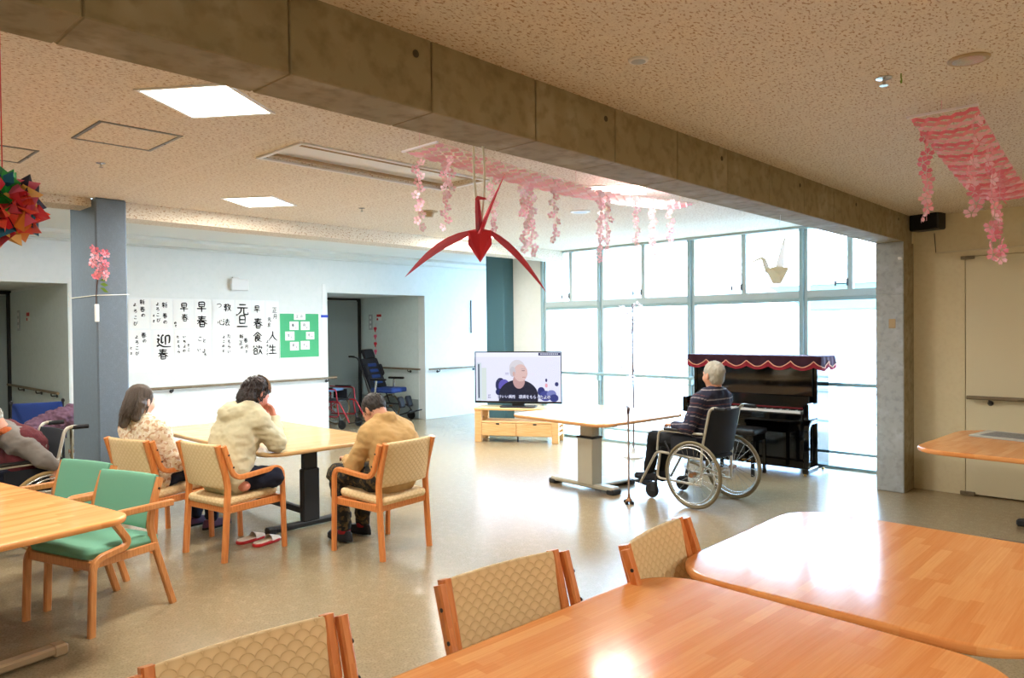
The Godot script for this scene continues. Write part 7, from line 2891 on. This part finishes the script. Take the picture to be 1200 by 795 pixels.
const STROKES := {
	"新": [[10,15,50,15],[30,5,30,15],[18,18,24,30],[44,18,38,30],[6,33,54,33],[30,33,30,98],[8,52,52,52],[28,55,8,80],[32,55,50,74],[88,8,66,18],[66,18,64,60,56,95],[66,42,96,42],[82,42,82,98]],
	"春": [[15,15,85,15],[20,30,80,30],[8,46,92,46],[50,4,44,35,10,75],[55,46,70,60,95,75],[32,60,32,98],[32,60,70,60,70,98],[32,78,70,78],[32,97,70,97]],
	"の": [[52,20,40,60,25,80,12,65,15,40,40,20,65,20,85,40,85,62,60,88]],
	"よ": [[50,8,50,75,35,90,18,82,22,68,50,70,85,88],[50,35,80,32]],
	"ろ": [[22,15,75,15,20,60,55,48,82,60,75,85,40,95]],
	"こ": [[25,20,70,18,60,28],[20,65,25,82,50,88,82,84]],
	"び": [[12,22,45,18,20,50,25,82,50,85,65,60,70,25,90,55],[78,10,84,22],[90,5,96,16]],
	"早": [[25,8,25,48],[25,8,75,8,75,48],[25,28,75,28],[25,48,75,48],[8,66,92,66],[50,48,50,98]],
	"元": [[22,15,78,15],[6,40,94,40],[38,42,34,70,8,95],[60,42,60,85,70,92,94,90,94,76]],
	"旦": [[28,8,28,70],[28,8,72,8,72,70],[28,38,72,38],[28,68,72,68],[4,94,96,94]],
	"人": [[50,5,45,45,6,95],[48,35,65,70,96,95]],
	"生": [[28,10,12,40],[20,32,84,32],[22,62,80,62],[50,5,50,94],[6,95,94,95]],
	"迎": [[12,10,22,22],[5,40,20,40,12,60,24,75],[4,90,24,80,50,92,98,92],[50,10,36,22],[36,22,36,65,50,58],[62,20,88,18,88,60,80,66],[62,20,62,80]],
	"教": [[8,22,48,22],[28,6,28,40],[4,40,54,40],[52,8,8,60],[15,55,42,55,30,68],[30,62,30,95,20,92],[6,78,52,74],[68,6,56,40],[62,26,96,26],[86,26,78,65,50,96],[62,40,76,70,98,95]],
	"法": [[10,12,22,22],[5,38,18,48],[6,92,26,60],[40,25,88,25],[62,6,62,50],[32,50,96,50],[60,50,40,88,86,84],[74,68,92,96]],
	"つ": [[10,35,55,22,88,38,80,70,45,88]],
	"心": [[12,45,6,75],[32,30,36,80,60,92,82,88,84,70],[50,25,60,42],[82,35,94,58]],
	"食": [[50,4,6,42],[50,4,94,42],[40,28,60,28],[28,42,70,42,70,68],[28,42,28,92,50,84],[28,55,70,55],[28,68,70,68],[80,66,50,80,92,96]],
	"欲": [[16,10,6,28],[38,10,50,28],[28,30,4,58],[28,30,54,56],[14,62,14,94],[14,62,44,62,44,94],[14,92,44,92],[70,6,58,38],[66,26,94,26,88,44],[78,44,70,72,52,96],[78,56,98,96]],
	"正": [[8,10,92,10],[52,10,52,90],[52,50,84,50],[24,40,24,90],[4,91,96,91]],
	"月": [[28,8,28,60,12,96],[28,8,76,8,76,92,62,90],[28,35,76,35],[28,60,76,60]],
	"い": [[18,22,20,60,34,80,42,66],[70,28,84,60]],
	"ち": [[15,28,80,25],[45,8,30,60,55,48,80,60,70,84,40,92]],
	"け": [[16,15,12,60,18,88],[40,35,92,32],[68,10,70,60,56,94]],
	"場": [[6,35,36,35],[20,10,20,75],[4,82,38,70],[48,8,48,42],[48,8,86,8,86,42],[48,25,86,25],[48,42,86,42],[40,55,96,55],[58,55,40,90],[52,66,90,66,84,95]],
	"所": [[8,14,48,14],[12,30,12,60,6,95],[12,30,44,30,44,52,12,52],[88,8,60,18],[62,18,60,60,52,95],[62,42,96,42],[80,42,80,98]],
	"現": [[6,14,40,14],[8,44,38,44],[4,80,42,74],[24,14,24,78],[52,8,52,62],[52,8,88,8,88,62],[52,26,88,26],[52,44,88,44],[52,62,88,62],[62,62,42,96],[76,62,76,90,98,90,98,78]],
	"を": [[20,18,75,16],[45,5,20,55,50,42,55,65],[82,38,35,70,45,90,82,90]],
	"も": [[45,6,38,70,55,92,80,80,82,60],[20,30,70,28],[18,52,66,50]],
	"ら": [[45,6,60,16],[28,28,24,62,60,48,82,62,70,84,36,94]],
	"っ": [[25,58,60,50,82,62,75,80,50,92]],
	"た": [[10,25,60,22],[36,6,14,92],[54,48,88,46],[52,72,60,88,92,88]],
	"と": [[32,8,42,45],[84,28,30,58,28,82,50,90,86,88]],
	"き": [[22,20,78,16],[18,38,84,34],[44,4,70,60],[26,64,36,86,76,92]],
}

# label, sheet x0 x1 y0 y1, then characters with place and size in metres
const SHEETS := [
	["white calligraphy sheet reading 新春のよろこび at the column end of upper row", 3.431, 3.682, 1.661, 2.048, [["新", 3.596, 2.008, 0.065], ["春", 3.599, 1.916, 0.069], ["の", 3.607, 1.835, 0.051], ["よ", 3.505, 1.975, 0.045], ["ろ", 3.508, 1.890, 0.050], ["こ", 3.511, 1.806, 0.046], ["び", 3.510, 1.726, 0.054]]],
	["white calligraphy sheet reading 新春のよろこび directly above the big 迎春 sheet", 3.705, 3.979, 1.652, 2.055, [["新", 3.880, 1.974, 0.076], ["春", 3.882, 1.833, 0.067], ["の", 3.886, 1.746, 0.053], ["よ", 3.790, 1.987, 0.047], ["ろ", 3.788, 1.918, 0.052], ["こ", 3.792, 1.844, 0.048], ["び", 3.798, 1.770, 0.052], ["と", 3.740, 1.832, 0.028], ["き", 3.739, 1.758, 0.033]]],
	["white calligraphy sheet with smaller 早春 and a faint signature", 3.996, 4.270, 1.657, 2.054, [["早", 4.136, 1.948, 0.120], ["春", 4.144, 1.809, 0.100], ["の", 4.019, 1.733, 0.034], ["き", 4.023, 1.696, 0.029]]],
	["white calligraphy sheet with large tall 早春 in thick strokes", 4.280, 4.513, 1.648, 2.061, [["早", 4.377, 1.957, 0.144], ["春", 4.379, 1.759, 0.155]]],
	["white calligraphy sheet with four characters 教法 and つ心", 4.545, 4.852, 1.641, 2.061, [["教", 4.745, 1.957, 0.109], ["法", 4.728, 1.746, 0.103], ["つ", 4.626, 1.982, 0.075], ["心", 4.650, 1.751, 0.096]]],
	["white calligraphy sheet with very bold 元旦", 4.866, 5.105, 1.652, 2.063, [["元", 4.973, 1.934, 0.174], ["旦", 4.965, 1.760, 0.169], ["の", 4.888, 1.848, 0.028]]],
	["tall white calligraphy sheet reading 早春食欲 downwards", 5.113, 5.316, 1.187, 2.063, [["早", 5.195, 1.937, 0.104], ["春", 5.207, 1.733, 0.150], ["食", 5.198, 1.528, 0.144], ["欲", 5.195, 1.338, 0.144]]],
	["white calligraphy sheet with small 正月元旦 above the 人生 sheet", 5.331, 5.546, 1.641, 2.056, [["正", 5.475, 1.927, 0.078], ["月", 5.480, 1.830, 0.072], ["元", 5.389, 1.788, 0.059], ["旦", 5.382, 1.705, 0.054]]],
	["white calligraphy sheet reading 春のよろこび in lower row beside the column", 3.424, 3.694, 1.227, 1.639, [["春", 3.608, 1.575, 0.070], ["の", 3.618, 1.497, 0.046], ["よ", 3.521, 1.552, 0.045], ["ろ", 3.522, 1.480, 0.050], ["こ", 3.525, 1.407, 0.050], ["び", 3.524, 1.335, 0.046], ["と", 3.450, 1.409, 0.031], ["き", 3.452, 1.337, 0.031]]],
	["white calligraphy sheet with the biggest characters 迎春", 3.736, 3.990, 1.225, 1.637, [["迎", 3.860, 1.498, 0.186], ["春", 3.850, 1.320, 0.139]]],
	["white calligraphy sheet with three columns of small loose writing", 4.004, 4.264, 1.215, 1.640, [["た", 4.048, 1.545, 0.034], ["と", 4.054, 1.482, 0.039], ["も", 4.058, 1.419, 0.039], ["ら", 4.057, 1.343, 0.044], ["い", 4.135, 1.544, 0.040], ["ち", 4.134, 1.480, 0.045], ["よ", 4.138, 1.417, 0.045], ["の", 4.132, 1.354, 0.040], ["き", 4.188, 1.428, 0.035], ["こ", 4.192, 1.365, 0.040]]],
	["white calligraphy sheet with few scattered kana below large 早春", 4.274, 4.496, 1.200, 1.632, [["こ", 4.349, 1.515, 0.067], ["と", 4.408, 1.488, 0.052], ["い", 4.334, 1.361, 0.052], ["よ", 4.406, 1.346, 0.062], ["ろ", 4.416, 1.292, 0.037]]],
	["white calligraphy sheet with two columns of small kana below 教法", 4.618, 4.840, 1.205, 1.625, [["た", 4.765, 1.545, 0.055], ["も", 4.764, 1.471, 0.055], ["ら", 4.763, 1.397, 0.054], ["い", 4.762, 1.323, 0.050], ["よ", 4.689, 1.536, 0.038], ["こ", 4.688, 1.470, 0.038], ["の", 4.682, 1.404, 0.038], ["と", 4.681, 1.338, 0.038]]],
	["white calligraphy sheet with small dense writing below bold 元旦", 4.879, 5.093, 1.209, 1.633, [["新", 4.948, 1.537, 0.061], ["春", 5.014, 1.482, 0.068], ["正", 4.941, 1.446, 0.061], ["月", 5.024, 1.391, 0.056], ["の", 4.956, 1.376, 0.039], ["き", 5.023, 1.315, 0.040]]],
	["white calligraphy sheet with bold 人生 beside the green board", 5.324, 5.539, 1.179, 1.630, [["人", 5.439, 1.539, 0.149], ["生", 5.436, 1.345, 0.143], ["よ", 5.352, 1.457, 0.039], ["ろ", 5.351, 1.394, 0.039], ["こ", 5.350, 1.333, 0.038], ["と", 5.349, 1.273, 0.036]]],
]
